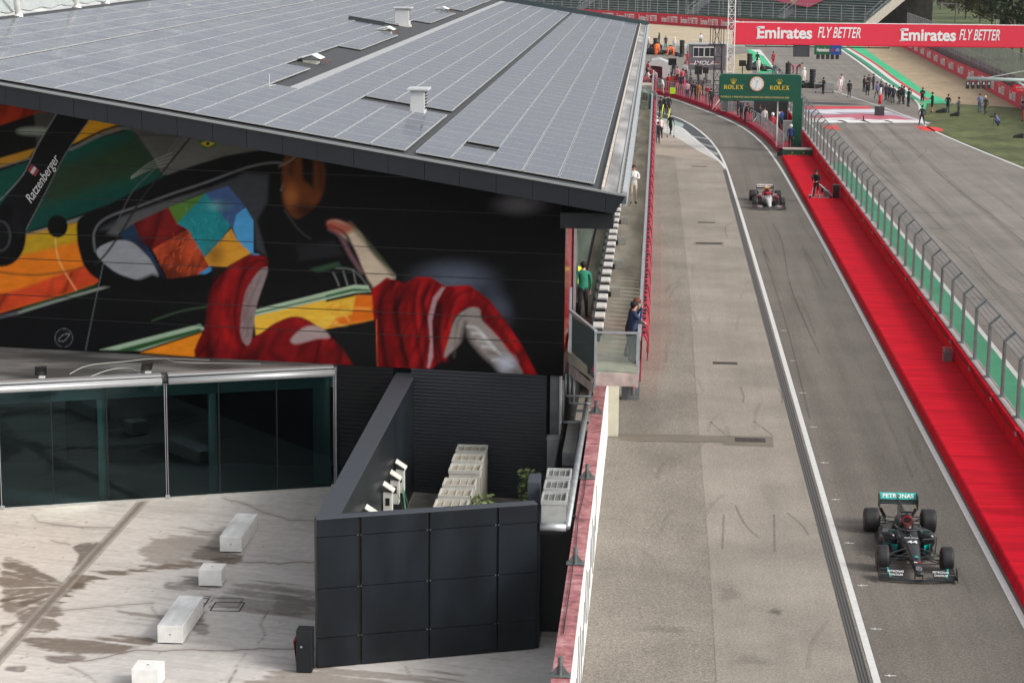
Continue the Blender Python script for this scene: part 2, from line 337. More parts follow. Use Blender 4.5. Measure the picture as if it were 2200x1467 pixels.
gp('track_artwork', ((1960, 272), (1990, 271.5), (2012, 274), (2026, 278), (2027, 282), (2005, 283), (1975, 279), (1978, 276)), .004, (214, 44, 44))
gp('track_artwork', ((1722, 219), (1800, 221), (1862, 225), (1800, 226), (1722, 223)), .004, (40, 40, 42))
gp('track_artwork', ((1735, 240), (1790, 241), (1810, 246), (1780, 245)), .008, (200, 200, 204))
for k, (x0, x1, y0, y1, a_) in enumerate(((-.4, .35, 75, 150, .05), (-.4, .8, 78, 122, .035), (-.4, 1.3, 80, 104, .025))): sheet('painted_overspray', [(x0, y0), (x1*.5, y0), (x1, y0+8), (x1, y1-10), (x1*.4, y1), (x0, y1)], -.004+k*.0006, mat('overspray_%d' % k, (.50, .03, .05), .8, alpha=a_))  # faint pink tint on the apron along the terrace, in three thin layers
for k, (x0, y0, rx, ry, a_) in enumerate(((-.4, 70.5, 1.0, 3.5, .16), (.3, 66, .9, 2.5, .10), (2.1, 52, .35, .8, .3), (2.4, 47, .5, .5, .25), (.5, 49, .8, .35, .25), (3.2, 50.6, .2, .3, .55), (3.6, 62, .5, 2.2, .12), (1.2, 57.5, .6, 1.4, .12), (7.4, 66, .9, 3, .1), (6.5, 95, .5, 8, .12), (7.9, 88, .4, 7, .12), (19, 120, 2.5, 6, .08), (17, 95, 1.5, 9, .08))):
    for q_ in (1., .7, .45): sheet('oil_stain', [(x0+rx*q_*(1+.25*math.sin(3*t+k))*math.cos(t), y0+ry*q_*(1+.2*math.cos(4*t+k))*math.sin(t)) for t in (2*math.pi*i/22 for i in range(22))], -.003+.0002*k+.00007/q_, mat('stain_%d' % k, (.10, .075, .045) if k < 2 else (.06, .055, .05), .8, alpha=a_*.2))
# manholes and gully covers, repair strip
M_iron = mat('rusty_iron', (.05, .04, .035), .7, noise=.4, nscale=20)
for i, (x, y, w, h) in enumerate(((1518, 478, 1.0, .35), (1523, 523, 1.4, .5), (1558, 780, .95, .42), (1502, 358, 1.1, .3), (1612, 945, 1.0, .55))):
    c = g(x, y); mb = MB(); mb.box((c.x-w/2, c.y-h/2, 0), (c.x+w/2, c.y+h/2, .012))
    for k in range(6): mb.box((c.x-w/2+.08+k*(w-.16)/6, c.y-h/2+.05, .012), (c.x-w/2+.08+(k+.55)*(w-.16)/6, c.y+h/2-.05, .02))
    L = ('gully grate on the apron under the far pit car', 'long grate beside a paler patch on the apron', 'small square gully grate halfway along the apron', 'gully grate nearest the black painted band', 'rusty cover set in the repaired trench strip')[i]
    tag(mb.build('gully_grate', M_iron), L, 'grate', 'gully grates on the apron')
gp('repair_patch', ((1330, 931), (1660, 937), (1662, 960), (1555, 956), (1552, 951), (1330, 945)), -.001, (112, 104, 92))
gp('repair_patch', ((1490, 519), (1555, 520), (1555, 527), (1490, 526)), -.001, (116, 108, 96))
# tyre marks
M_skid = mat('tyre_mark', (.05, .048, .046), .8, alpha=.22)
def skid(pts, w=.07, px=True, a=None):
    P = smooth([(g(*p).x, g(*p).y) for p in pts], 8); ribbon('tyre_mark', P, -w/2, w/2, .0045, M_skid)
for pts in (((1590, 470), (1570, 480), (1558, 490), (1562, 510)), ((1590, 830), (1598, 850), (1595, 865)), ((1672, 835), (1680, 850), (1680, 866)), ((1555, 1105), (1552, 1180)), ((1663, 1105), (1664, 1185)),
            ((1580, 1085), (1600, 1125), (1630, 1155)), ((1690, 1100), (1725, 1130), (1737, 1150)), ((1525, 905), (1560, 935)), ((1620, 905), (1660, 935)), ((1660, 480), (1680, 520), (1700, 620), (1760, 760)), ((1640, 540), (1690, 700), (1740, 900)),
            ((1800, 460), (1900, 640), (1990, 760), (2110, 900)), ((1860, 350), (1960, 430), (2060, 520), (2200, 610)), ((2000, 360), (2100, 440), (2200, 510)), ((2050, 370), (2150, 430), (2200, 470)), ((1880, 420), (1950, 470), (2010, 560)), ((1930, 320), (1990, 320), (1960, 350)), ((2080, 530), (2130, 600), (2200, 640)),
            ((1900, 300), (1870, 340), (1960, 410)), ((1790, 300), (1880, 400), (2000, 540), (2150, 680))): skid(pts)
# wheel tracks down the straight and lane are darker rubber
for x, w in ((16.2, .7), (18.0, .8), (20.2, .5)):
    ribbon('tyre_mark', smooth([(x, 30), (x+.1, 80), (x-.05, 130), (x+.2*(x > 10), 195 if x > 10 else 150)]), -w/2, w/2, .0025, mat('rubber_track', (.07, .065, .06), .8, alpha=.09))
_r = random.Random(3)
for k in range(90):
    if k < 55: x, y, L = _r.uniform(14.2, 24), _r.uniform(48, 185), _r.uniform(4, 22); dx = _r.uniform(-.6, .6)
    elif k < 75: x, y, L = _r.uniform(0, 4.5), _r.uniform(46, 110), _r.uniform(1, 5); dx = _r.uniform(-.5, .9)
    else: x, y, L = _r.uniform(5.6, 9), _r.uniform(48, 150), _r.uniform(5, 18); dx = _r.uniform(-.3, .3)
    ribbon('tyre_mark', smooth([(x, y), (x+dx*.3, y+L*.5), (x+dx, y+L)], 5), -.06, .06, .0035+k*.00003, mat('tyre_mark_faint', (.05, .048, .046), .8, alpha=.085))
for i, (x, y, w) in enumerate(((1985, 455, 90), (2060, 540, 60), (2110, 640, 70), (2020, 490, 50), (2140, 700, 60), (1960, 520, 40), (2090, 458, 40))):
    a, b = g(x-w/2, y), g(x+w/2, y+4); ribbon('tyre_mark', [Vector((a.x, a.y)), Vector((b.x, b.y))], -.12, .12, .005, M_skid)
# ================================================================== painting engine: soft shapes laid into a colour attribute
class Paint:
    def __init__(s, x, y, base): s.x, s.y = x, y; s.c = np.tile(np.array(base, float), (len(x), 1))
    def _mix(s, idx, a, col): s.c[idx] = s.c[idx]*(1-a[:, None])+np.array(col)[None]*a[:, None]
    def _near(s, P, pad):
        return np.nonzero((s.x > P[:, 0].min()-pad) & (s.x < P[:, 0].max()+pad) & (s.y > P[:, 1].min()-pad) & (s.y < P[:, 1].max()+pad))[0]
    @staticmethod
    def _sd(x, y, P, closed=True):
        d = np.full(len(x), 1e9); ins = np.zeros(len(x), bool); n = len(P)
        for i in range(n if closed else n-1):
            ax, ay = P[i]; bx, by = P[(i+1) % n]; ex, ey = bx-ax, by-ay
            t = np.clip(((x-ax)*ex+(y-ay)*ey)/(ex*ex+ey*ey+1e-9), 0, 1)
            d = np.minimum(d, (x-ax-t*ex)**2+(y-ay-t*ey)**2)
            if closed and abs(ey) > 1e-9: ins ^= ((ay > y) != (by > y)) & (x < (y-ay)*ex/ey+ax)
        d = np.sqrt(d); return np.where(ins, -d, d) if closed else d
    def poly(s, pts, col, blur=1.5, a=1., sm=False):
        P = np.array([tuple(p)[:2] for p in (smooth(pts, 5, True) if sm else pts)], float); i = s._near(P, blur*2)
        if not len(i): return
        d = s._sd(s.x[i], s.y[i], P); s._mix(i, a*np.clip(.5-d/(2*blur), 0, 1), sr(col))
    def line(s, pts, w, col, blur=1., a=1., sm=True):
        P = np.array([tuple(p)[:2] for p in (smooth(pts, 5) if sm and len(pts) > 2 else pts)], float); i = s._near(P, w+blur*2)
        if not len(i): return
        d = s._sd(s.x[i], s.y[i], P, False)-w/2; s._mix(i, a*np.clip(.5-d/(2*blur), 0, 1), sr(col))
    def ell(s, c, r, col, blur=1.5, a=1., rot=0.):
        n = 28; s.poly([(c[0]+r[0]*math.cos(t)*math.cos(rot)-r[1]*math.sin(t)*math.sin(rot), c[1]+r[0]*math.cos(t)*math.sin(rot)+r[1]*math.sin(t)*math.cos(rot)) for t in (2*math.pi*k/n for k in range(n))], col, blur, a)
    def glow(s, c, r, col, a=1., rot=0.):
        X = (s.x-c[0])*math.cos(rot)+(s.y-c[1])*math.sin(rot); Y = -(s.x-c[0])*math.sin(rot)+(s.y-c[1])*math.cos(rot)
        q = np.clip(1-np.sqrt((X/r[0])**2+(Y/r[1])**2), 0, 1); i = np.nonzero(q > 0)[0]; q = q[i]*q[i]*(3-2*q[i]); s._mix(i, q*a, sr(col))
def grid_mesh(name, P00, du, nu, dv, nv, m, parent=None, top=None):
    """a fine wall or floor sheet: P00 + i*du + j*dv"""
    I, J = np.meshgrid(np.arange(nu+1), np.arange(nv+1), indexing='ij')
    if top is None: V = np.array(P00)[None, None]+I[..., None]*np.array(du)+J[..., None]*np.array(dv)
    else:
        base = np.array(P00)[None]+np.arange(nu+1)[:, None]*np.array(du); t = top(base); V = base[:, None, :]+(J/nv)[..., None]*(t-base)[:, None, :]
    V = V.reshape(-1, 3); a = (I[:-1, :-1]*(nv+1)+J[:-1, :-1]).ravel(); F = np.stack([a, a+nv+1, a+nv+2, a+1], 1)
    me = bpy.data.meshes.new(name); L = np.array(origin(parent)) if parent is not None else np.zeros(3)
    me.vertices.add(len(V)); me.vertices.foreach_set('co', (V-L).astype(np.float32).ravel())
    me.loops.add(F.size); me.loops.foreach_set('vertex_index', F.ravel().astype(np.int32))
    me.polygons.add(len(F)); me.polygons.foreach_set('loop_start', np.arange(0, F.size, 4, dtype=np.int32)); me.polygons.foreach_set('loop_total', np.full(len(F), 4, np.int32))
    me.update(calc_edges=True); me.materials.append(m)
    o = bpy.data.objects.new(name, me); COL.objects.link(o)
    if parent is not None: o.parent = parent
    return o, V
def set_col(o, name, c):
    at = o.data.color_attributes.new(name, 'FLOAT_COLOR', 'POINT'); at.data.foreach_set('color', np.concatenate([np.clip(c, 0, 1), np.ones((len(c), 1))], 1).astype(np.float32).ravel())
def attr_mat(name, attr, rough, noise=.06, nscale=3, extra=None):
    m = mat(name, (.5, .5, .5), rough); nt = m.node_tree; b = nt.nodes['Principled BSDF']
    at = nt.nodes.new('ShaderNodeAttribute'); at.attribute_name = attr
    tc = nt.nodes.new('ShaderNodeTexCoord'); n = nt.nodes.new('ShaderNodeTexNoise'); n.inputs['Scale'].default_value = nscale; n.inputs['Detail'].default_value = 8; nt.links.new(tc.outputs['Object'], n.inputs['Vector'])
    mr = nt.nodes.new('ShaderNodeMapRange'); mr.inputs[1].default_value = .3; mr.inputs[2].default_value = .7; mr.inputs[3].default_value = 1-noise; mr.inputs[4].default_value = 1+noise
    nt.links.new(n.outputs[0], mr.inputs[0]); vm = nt.nodes.new('ShaderNodeVectorMath'); vm.operation = 'SCALE'
    nt.links.new(at.outputs['Color'], vm.inputs[0]); nt.links.new(mr.outputs[0], vm.inputs['Scale']); nt.links.new(vm.outputs[0], b.inputs['Base Color']); return m
# ------------------------------------------------------------------ paddock floor
def fbm(x, y, sx, sy, seed, oct=4):
    r = np.random.default_rng(seed); out = np.zeros_like(x); amp = 1.; tot = 0
    for k in range(oct):
        T = r.random((64, 64)); u, v = x*sx*2**k+r.random()*9, y*sy*2**k+r.random()*9
        iu, iv = np.floor(u).astype(int), np.floor(v).astype(int); fu, fv = u-iu, v-iv; fu = fu*fu*(3-2*fu); fv = fv*fv*(3-2*fv)
        q = lambda a, b: T[a % 64, b % 64]
        out += amp*((q(iu, iv)*(1-fu)+q(iu+1, iv)*fu)*(1-fv)+(q(iu, iv+1)*(1-fu)+q(iu+1, iv+1)*fu)*fv); tot += amp; amp *= .55
    return out/tot
def plaza():
    m = attr_mat('stained_concrete', 'Stain', .75, .07, 5)
    sheet('paddock_floor', [(-60, 20), (-1.7, 20), (-1.7, 75), (-60, 75)], -.02, mat('concrete_far', (.35, .32, .30), .8, noise=.15, nscale=.5))
    x0, y0, st = -24., 37.0, .05
    o, V = grid_mesh('paddock_floor', (x0, y0, 0), (st, 0, 0), int(22.2/st), (0, st, 0), int(25.2/st), m); o['kind'] = 'structure'
    px, py = proj(V)
    X, Y = V[:, 0], V[:, 1]
    p = Paint(px, py, sr(192, 187, 182))
    n1 = fbm(X, Y, .35, .9, 3); n2 = fbm(X, Y, 1.2, 4.0, 5); n3 = fbm(X, Y, 5, 9, 8); n4 = fbm(X, Y+.25*X, .45, 4.2, 15, 5)
    ang = np.arctan2(Y-51.0, -(X+14.6)); rad = np.hypot(Y-51.0, X+14.6); n5 = fbm(ang, rad, 5.5, .35, 22, 4); nn2 = np.where(X < -14.8, n5, n4)
    # warm sunlit patch toward the west, its light mixed into the floor colour
    warm = np.clip((-X-12.5)/4, 0, 1)[:, None]; p.c = p.c*(1-warm*.6)+np.array(sr(214, 198, 180))*warm*.6
    # stains as streaks running across the slab
    def stain(pts, col, a, blur=14, th=.5):
        q = Paint(px, py, (0, 0, 0)); q.poly(pts, (255, 255, 255), blur, 1., True); w = q.c[:, 0]
        k = np.clip((w*1.1-.62+(nn2-.5)*1.9+(n3-.5)*.5)*3.2, 0, 1)*np.clip(w*3, 0, 1)*a*np.clip(.55+.9*n3, 0, 1); p.c[:] = p.c*(1-k[:, None])+np.array(sr(col))*k[:, None]
    B1, B2 = (96, 80, 64), (68, 57, 49)
    stain([(0, 1205), (60, 1210), (150, 1250), (175, 1262), (100, 1310), (40, 1300), (0, 1290)], B1, .85)
    stain([(0, 1275), (60, 1290), (130, 1285), (150, 1265), (110, 1360), (30, 1335), (0, 1310)], B1, .8)
    stain([(0, 1340), (40, 1335), (0, 1375)], B1, .8, 8)
    stain([(155, 1172), (215, 1168), (190, 1205), (150, 1230), (165, 1195)], B2, .8, 8)
    stain([(150, 1235), (200, 1228), (330, 1212), (430, 1205), (520, 1190), (500, 1215), (400, 1222), (250, 1238), (180, 1255), (150, 1262)], B1, .9, 8)
    stain([(300, 1180), (360, 1148), (480, 1138), (520, 1180), (430, 1212), (340, 1215)], B1, .55, 12)
    stain([(430, 1175), (520, 1185), (490, 1205), (420, 1205)], B2, .6, 8)
    stain([(350, 1248), (420, 1240), (480, 1262), (420, 1275), (360, 1268)], B2, .6, 8)
    stain([(250, 1300), (330, 1318), (420, 1300), (440, 1340), (330, 1340), (250, 1320)], B1, .6, 10)
    stain([(40, 1375), (160, 1368), (320, 1370), (310, 1395), (170, 1405), (80, 1392)], B1, .85, 8)
    stain([(95, 1408), (180, 1408), (170, 1422), (120, 1424)], B2, .7, 6); stain([(15, 1432), (55, 1430), (50, 1442), (15, 1440)], B2, .7, 5)
    stain([(480, 1262), (570, 1250), (670, 1265), (680, 1310), (560, 1320), (470, 1300)], B2, .5, 14)
    stain([(590, 1262), (680, 1290), (690, 1330), (600, 1320)], B2, .4, 12)
    stain([(420, 1320), (450, 1345), (440, 1365), (410, 1350)], B2, .6, 6)
    stain([(560, 1450), (680, 1430), (900, 1440), (1000, 1467), (700, 1500), (540, 1480)], B1, .6, 14)
    stain([(220, 1075), (400, 1060), (420, 1100), (230, 1110)], (170, 160, 150), .35, 14)
    # joint strip
    for w, c, a in ((.34, (150, 138, 126), .75), (.12, (96, 88, 80), .6)):
        i = np.nonzero(np.abs(X+14.8) < w/2)[0]; p._mix(i, np.full(len(i), a), sr(c))
    # cracks
    C = (58, 48, 43)
    for pts, w in (([(500, 1208), (560, 1208), (600, 1210), (650, 1207), (690, 1209)], 1.6), ([(110, 1412), (180, 1420), (240, 1408), (295, 1395), (340, 1398), (390, 1394), (480, 1398), (560, 1392), (680, 1393)], 1.5), ([(325, 1303), (330, 1310), (345, 1330), (420, 1322)], 1), ([(480, 1070), (530, 1084), (580, 1105), (630, 1118), (680, 1119)], 1),
                   ([(70, 1105), (80, 1120), (150, 1130), (240, 1133)], .9), ([(330, 1295), (100, 1313)], .8), ([(575, 1310), (560, 1340), (570, 1365), (555, 1380)], 1), ([(527, 1400), (510, 1430), (490, 1467)], 1.1), ([(385, 1133), (440, 1140), (520, 1148)], .9), ([(550, 1310), (620, 1318), (690, 1318)], 1), ([(150, 1430), (190, 1450), (210, 1470)], 1), ([(870, 1430), (880, 1448)], 1), ([(110, 1160), (150, 1170)], .8)):
        i0 = []
        for k in range(len(pts)-1):
            a, b = pts[k], pts[k+1]
            for t in range(4): i0.append((a[0]+(b[0]-a[0])*t/4+random.uniform(-1.5, 1.5), a[1]+(b[1]-a[1])*t/4+random.uniform(-1.5, 1.5)))
        p.line(i0+[pts[-1]], w*1.25, C, 1.0, .95, False); p.line(i0+[pts[-1]], w*5, (150, 134, 124), 5.0, .35, False)
    for _ in range(70):
        p.ell((random.uniform(0, 690), random.uniform(1070, 1467)), (1.6, 1.1), (70, 60, 55), 1, .8)
    n6 = fbm(X, Y+.25*X, .9, 9, 61, 5); kk = np.clip((n6-.56)*5, 0, 1)*.26; p.c[:] = p.c*(1-kk[:, None])+np.array(sr(120, 104, 94))*kk[:, None]
    k = (1+(n1-.5)*.30+(n3-.5)*.22); p.c *= k[:, None]
    for q in ([(400, 1281), (452, 1280), (446, 1295), (392, 1296)], [(457, 1284), (522, 1285), (512, 1304), (450, 1303)]):
        p.line(q+[q[0]], 1.6, (60, 48, 42), 1, .9, False)
    set_col(o, 'Stain', p.c*PLAZA_GAIN)
PLAZA_GAIN = 1.04
plaza()
# ------------------------------------------------------------------ pit wall (concrete, red worn coping, white face)
pw = thing('concrete_wall', (-1.55, 50, 0), 'concrete boundary wall with worn red coping and white side towards the pit lane', 'wall')
M_worn = mat('worn_red_coping', (0, 0, 0), .8); nt = M_worn.node_tree; b = nt.nodes['Principled BSDF']
tc = nt.nodes.new('ShaderNodeTexCoord'); n = nt.nodes.new('ShaderNodeTexNoise'); n.inputs['Scale'].default_value = 2.6; n.inputs['Detail'].default_value = 9; n.inputs['Roughness'].default_value = .8
r = nt.nodes.new('ShaderNodeValToRGB'); cr = r.color_ramp; cr.elements[0].position = .3; cr.elements[0].color = (.07, .06, .055, 1); cr.elements[1].position = .5; cr.elements[1].color = (*sr(166, 104, 108), 1)
e = cr.elements.new(.4); e.color = (*sr(124, 78, 78), 1); e = cr.elements.new(.62); e.color = (*sr(184, 144, 142), 1); e = cr.elements.new(.72); e.color = (.45, .42, .40, 1)
nt.links.new(tc.outputs['Object'], n.inputs['Vector']); nt.links.new(n.outputs[0], r.inputs[0]); nt.links.new(r.outputs[0], b.inputs['Base Color'])
M_wface = mat('wall_white_paint', (.74, .74, .72), .6, noise=.06, nscale=2)
MB().box((-1.70, 30, -.03), (-1.42, 69, 2.77)).build('wall_body', M_wface, pw)
mb = MB(); ys = [30, 37.6, 41.2, 44.8, 48.5, 52.3, 56, 59.8, 63.5, 66.2]
for a, b2 in zip(ys, ys[1:]): mb.box((-1.74, a+.02, 2.772), (-1.38+random.uniform(-.01, .01), b2-.02, 2.83+random.uniform(0, .02)))
mb.build('coping', M_worn, pw)
# painted slanting strokes low on the white face near the camera
mb = MB()
for k in range(20):
    y = 33+k*1.15; z = .5+.35*math.sin(k*1.7)
    mb.prism([(-1.416, y, z), (-1.416, y+.5, z+1.1), (-1.416, y+.75, z+1.0), (-1.416, y+.3, z-.15)], (.004, 0, 0))
mb.build('painted_stroke', mat('wall_stroke_black', (.05, .05, .055), .6), pw)
M_br = mat('bracket_steel', (.16, .18, .18), .5, .4, noise=.2, nscale=8)
for i, y in enumerate((59.8, 52.3, 44.8, 37.6)):
    t = thing('wall_bracket', (-1.58, y, 2.85), ('steel fence socket on the coping nearest the balcony', 'steel fence socket on the coping beside the air conditioners', 'steel fence socket on the coping beside the dark panel screen', 'steel fence socket on the coping at the bottom of the photo')[i], 'bracket', 'fence sockets along the red coping')
    MB().box((-1.78, y-.12, 2.85), (-1.38, y+.12, 2.87)).build('base_plate', M_br, t)
    for s in (-1, 1): MB().prism([(-1.58+s*.05, y-.02, 2.87), (-1.58+s*.19, y-.02, 2.87), (-1.58+s*.05, y-.02, 3.05)], (0, .02, 0)).build('gusset', M_br, t)
    MB().tube((-1.58, y, 2.87), (-1.58, y, 3.22), .05, 8).build('socket', M_br, t)
tag(MB().path([(-1.62, 53, 2.87), (-1.6, 50.5, 2.88), (-1.66, 48.5, 2.87), (-1.62, 46.2, 2.87), (-1.63, 40, 2.87)], .012).build('cable', M_blk), 'thin black cable trailing along the red coping', 'cable')
# pipe running beside the wall to the gutter over the recess
pp = thing('drain_pipe', (-1.9, 47.4, 2.7), 'long silver drain pipe following the inner side of the red coped wall', 'pipe')
MB().tube((-1.88, 47.3, 2.97), (-1.86, 64.5, 2.97), .085, 10).build('pipe_run', M_steel, pp, smooth=True)
MB().tube((-2.5, 47.3, 2.95), (-1.9, 47.3, 2.95), .09, 10).build('gutter', M_alu, pp, smooth=True)
# ------------------------------------------------------------------ anthracite screen enclosure
ez0 = Vector((0, 0, 1)); en = thing('panel_screen', (-5, 46.4, 0), 'tall anthracite panel enclosure screening the air conditioning yard', 'screen wall')
A0, A1 = Vector((-7.42, 45.42, 0)), Vector((-2.56, 47.22, 0)); ed = (A1-A0); eL = ed.length; eu = ed.normalized(); en_n = Vector((eu.y, -eu.x, 0))
M_pan = mat('anthracite_panel', (.010, .013, .017), .38, spec=.3, noise=.4, nscale=1.3, vec=(1, 1, .35), detail=9, bump=.05, bscale=2)
M_pan_top = mat('anthracite_cap', (.05, .057, .070), .6)
def fx(x): return ((on_pl(x, 1300, A0, en_n)-A0).dot(eu))
cuts = [0, fx(771), fx(777), fx(920), fx(924), fx(1066), fx(1070), eL]
zs = [(.05, .72), (.735, 1.88), (1.895, 3.08), (3.095, 3.5)]
for a, b2 in ((0, 1), (2, 3), (4, 5), (6, 7)):
    for z0, z1 in zs:
        P = A0+eu*(cuts[a]+.006); Q = A0+eu*(cuts[b2]-.006)
        mb = MB(); mb.prism([P+Vector((0, 0, z0)), Q+Vector((0, 0, z0)), Q+Vector((0, 0, z1)), P+Vector((0, 0, z1))], -en_n*.06); mb.build('panel', M_pan, en)
mb = MB(); mb.prism([A0-en_n*.07, A1-en_n*.07, A1-en_n*.07+Vector((0, 0, 3.46)), A0-en_n*.07+Vector((0, 0, 3.46))], -en_n*.2); mb.build('backing', M_blk, en)
mb = MB(); mb.prism([A0+Vector((0, 0, 3.5)), A1+Vector((0, 0, 3.5)), A1-en_n*.28+Vector((0, 0, 3.5)), A0-en_n*.28+Vector((0, 0, 3.5))], (0, 0, .03)); mb.build('cap', M_pan_top, en)
mb = MB()
for a in (cuts[1]+.02, cuts[3]+.01, cuts[5]+.01):
    for z in (.727, 1.887, 3.087):
        for d_ in (-.035, .035): mb.cb(A0+eu*(a+d_)+en_n*.004+ez0*z, (.022, .012, .022))
mb.build('cladding_fixing', M_steel, en)
# side return towards the pit wall
mb = MB(); mb.box((-2.62, 47.32, 0), (-2.5, 48.6, 3.3)); mb.build('return_panel', M_pan, en)
mb = MB()
mb.prism([(-7.44, 45.6, 0), (-6.98, 45.9, 0), (-7.03, 62.0, 0), (-7.62, 62.0, 0)], (0, 0, 3.46)); mb.build('wing_wall', M_pan, en)
for a, b2 in ((45.5, 49.2), (49.22, 54.5), (54.52, 62)):
    q = lambda y: ((-7.46-(y-45.5)*.0106), (-6.96-(y-45.5)*.0048)); mb = MB(); l0, r0 = q(a); l1, r1 = q(b2)
    mb.prism([(l0, a, 3.47), (r0, a+(.18 if a < 46 else 0), 3.47), (r1, b2, 3.47), (l1, b2, 3.47)], (0, 0, .04)); mb.build('wing_cap', M_pan_top, en)
# dark recess wall right of the screen and its slab
rc = thing('plant_shelf', (-2.1, 48.6, 0), 'black recessed shelf wall between the panel screen and the red coped wall', 'wall')
MB().box((-2.5, 48.55, 0), (-1.72, 48.7, 2.87)).build('shelf_wall', M_blk, rc); MB().box((-2.5, 47.42, 2.75), (-1.99, 50.4, 2.87)).build('shelf', M_blk, rc)
tag(MB().box((-2.9, 49.0, 2.4), (-2.62, 49.9, 3.55)).build('vent_hood', M_pan_top), 'blue grey sheet metal hood at the back corner of the screen', 'hood')
# air conditioners
M_ac = mat('ac_casing', (.52, .51, .46), .5, noise=.08, nscale=3); M_acg = mat('ac_grille', (.34, .31, .25), .7, noise=.15, nscale=9)
def ac_unit(w, d, h, M_ac=M_ac, M_acg=M_acg):
    t = thing('air_conditioner', (0, 0, 0), '', 'air conditioner')
    mb = MB(); mb.box((-w/2, 0, 0), (w/2, d, h-.08)); mb.box((-w/2-.015, -.015, h-.1), (w/2+.015, .03, h)); mb.box((-w/2-.015, d-.03, h-.1), (w/2+.015, d+.015, h)); mb.box((-w/2-.015, .03, h-.1), (-w/2+.03, d-.03, h)); mb.box((w/2-.03, .03, h-.1), (w/2+.015, d-.03, h))
    for k in range(1, 4): mb.box((-w/2+k*w/4-.008, .03, h-.06), (-w/2+k*w/4+.008, d-.03, h-.035))
    mb.box((-w/2, -.004, h*.5), (w/2, 0, h*.505)); mb.build('casing', M_ac, t, bevel=.006)
    mb = MB(); mb.box((-w/2+.03, .03, h-.079), (w/2-.03, d-.03, h-.065)); mb.build('grille', M_acg, t)
    mb = MB()
    for k in range(7): mb.box((w/2, .06+k*d/8, .15), (w/2+.006, .06+k*d/8+.02, h*.85))
    mb.build('side_louvre', M_acg, t)
    return t
ac = ac_unit(.86, .76, 1.72); sm_ = ac_unit(.62, .8, .66, mat('condenser_grey', (.36, .37, .36), .5, noise=.1), mat('condenser_grille', (.13, .13, .12), .7, noise=.15, nscale=9))
LBL = ['air conditioner nearest the panel screen in the front row', 'middle air conditioner of the front row in the screened yard', 'third air conditioner of the front row in the screened yard',
       'first air conditioner of the rear row in the screened yard', 'second air conditioner of the rear row in the screened yard', 'air conditioner closest to the corrugated wall']
for i, (x, y) in enumerate(((-5.18, 53.3), (-5.17, 54.42), (-5.17, 55.55), (-5.16, 57.15), (-5.18, 58.3), (-5.18, 59.45))):
    c = ac if i == 0 else copy_tree(ac); c.location = (x, y, 0); tag(c, LBL[i], 'air conditioner', 'beige air conditioners in the screened yard')
for i, y in enumerate((47.5, 48.62, 49.75)):
    c = sm_ if i == 0 else copy_tree(sm_); c.location = (-2.2, y, 2.87); c.scale = (.93, 1, 1)
    tag(c, ('small grey condenser in front on the black shelf beside the red coping', 'small grey condenser in the middle on the black shelf', 'small grey condenser at the back of the black shelf')[i], 'air conditioner', 'grey condensers on the black shelf')
# meter boxes on the inner side of the wing wall
M_box = mat('meter_box_white', (.66, .65, .60), .5, noise=.05); M_boxd = mat('meter_dark', (.02, .02, .02), .3)
for i, (x, y) in enumerate(((868, 995), (857, 1018), (842, 1043), (805, 1093))):
    c = on_x(x, y, -6.75); X = -6.93; Y = c.y; ZC = c.z-2.9
    t = thing('meter_cabinet', (X, Y, 1.4), ('white meter cabinet farthest back on the dark wing wall', 'white meter cabinet with green wiring on the dark wing wall', 'white meter cabinet with a black display on the dark wing wall', 'white cabinet lid just showing behind the panel screen')[i], 'cabinet', 'white meter cabinets on the dark wing wall')
    mb = MB(); mb.box((X-.03, Y-.15, 2.1+ZC), (X+.19, Y+.15, 2.75+ZC)); mb.build('cabinet_body', M_box, t)
    mb = MB(); mb.prism([(X-.04, Y-.2, 2.95+ZC), (X+.25, Y-.2, 2.76+ZC), (X+.25, Y+.2, 2.76+ZC), (X-.04, Y+.2, 2.95+ZC)], (0, 0, .025)); mb.build('sloping_lid', M_box, t)
    mb = MB(); mb.box((X+.03, Y-.16, 2.4+ZC), (X+.14, Y-.15, 2.6+ZC)); mb.build('display', M_boxd, t)
mb = MB()
for k in range(7): mb.path([(-6.66+random.uniform(-.05, .05), 54.6+random.uniform(-.7, 1), 1.7), (-6.5+random.uniform(-.1, .1), 54.7+random.uniform(-.5, .8), .9), (-6.6, 54.6+random.uniform(-.6, .8), .1)], .007)
tag(mb.build('cable_bundle', mat('cable_green', (.1, .22, .14), .6)), 'loose green and white cables hanging below the meter cabinets', 'cables')
# yard floor, planter, weeds, tall cabinet
sheet('yard_floor', [(-7, 46.5), (-2.6, 48.7), (-2.6, 61), (-7, 61)], .004, mat('yard_concrete', (.26, .24, .21), .8, noise=.3, nscale=1.5))
tag(MB().box((-3.9, 55.6, .0), (-3.1, 56.5, .9)).box((-3.9, 56.7, 0), (-2.3, 57.1, .35)).build('concrete_block', mat('pale_concrete', (.5, .49, .46), .8, noise=.12), bevel=.01), 'pale concrete block low beside the weeds in the yard', 'block')
tag(MB().box((-2.95, 59.0, 0), (-2.55, 59.5, 2.2)).box((-2.97, 58.98, 2.2), (-2.53, 59.52, 2.24)).build('steel_locker', mat('grey_casing', (.23, .24, .24), .5, noise=.1), bevel=.01), 'tall narrow grey steel cabinet by the corrugated wall', 'cabinet')
M_leaf = mat('weed_leaf', (.10, .14, .035), .6, noise=.4, nscale=6)
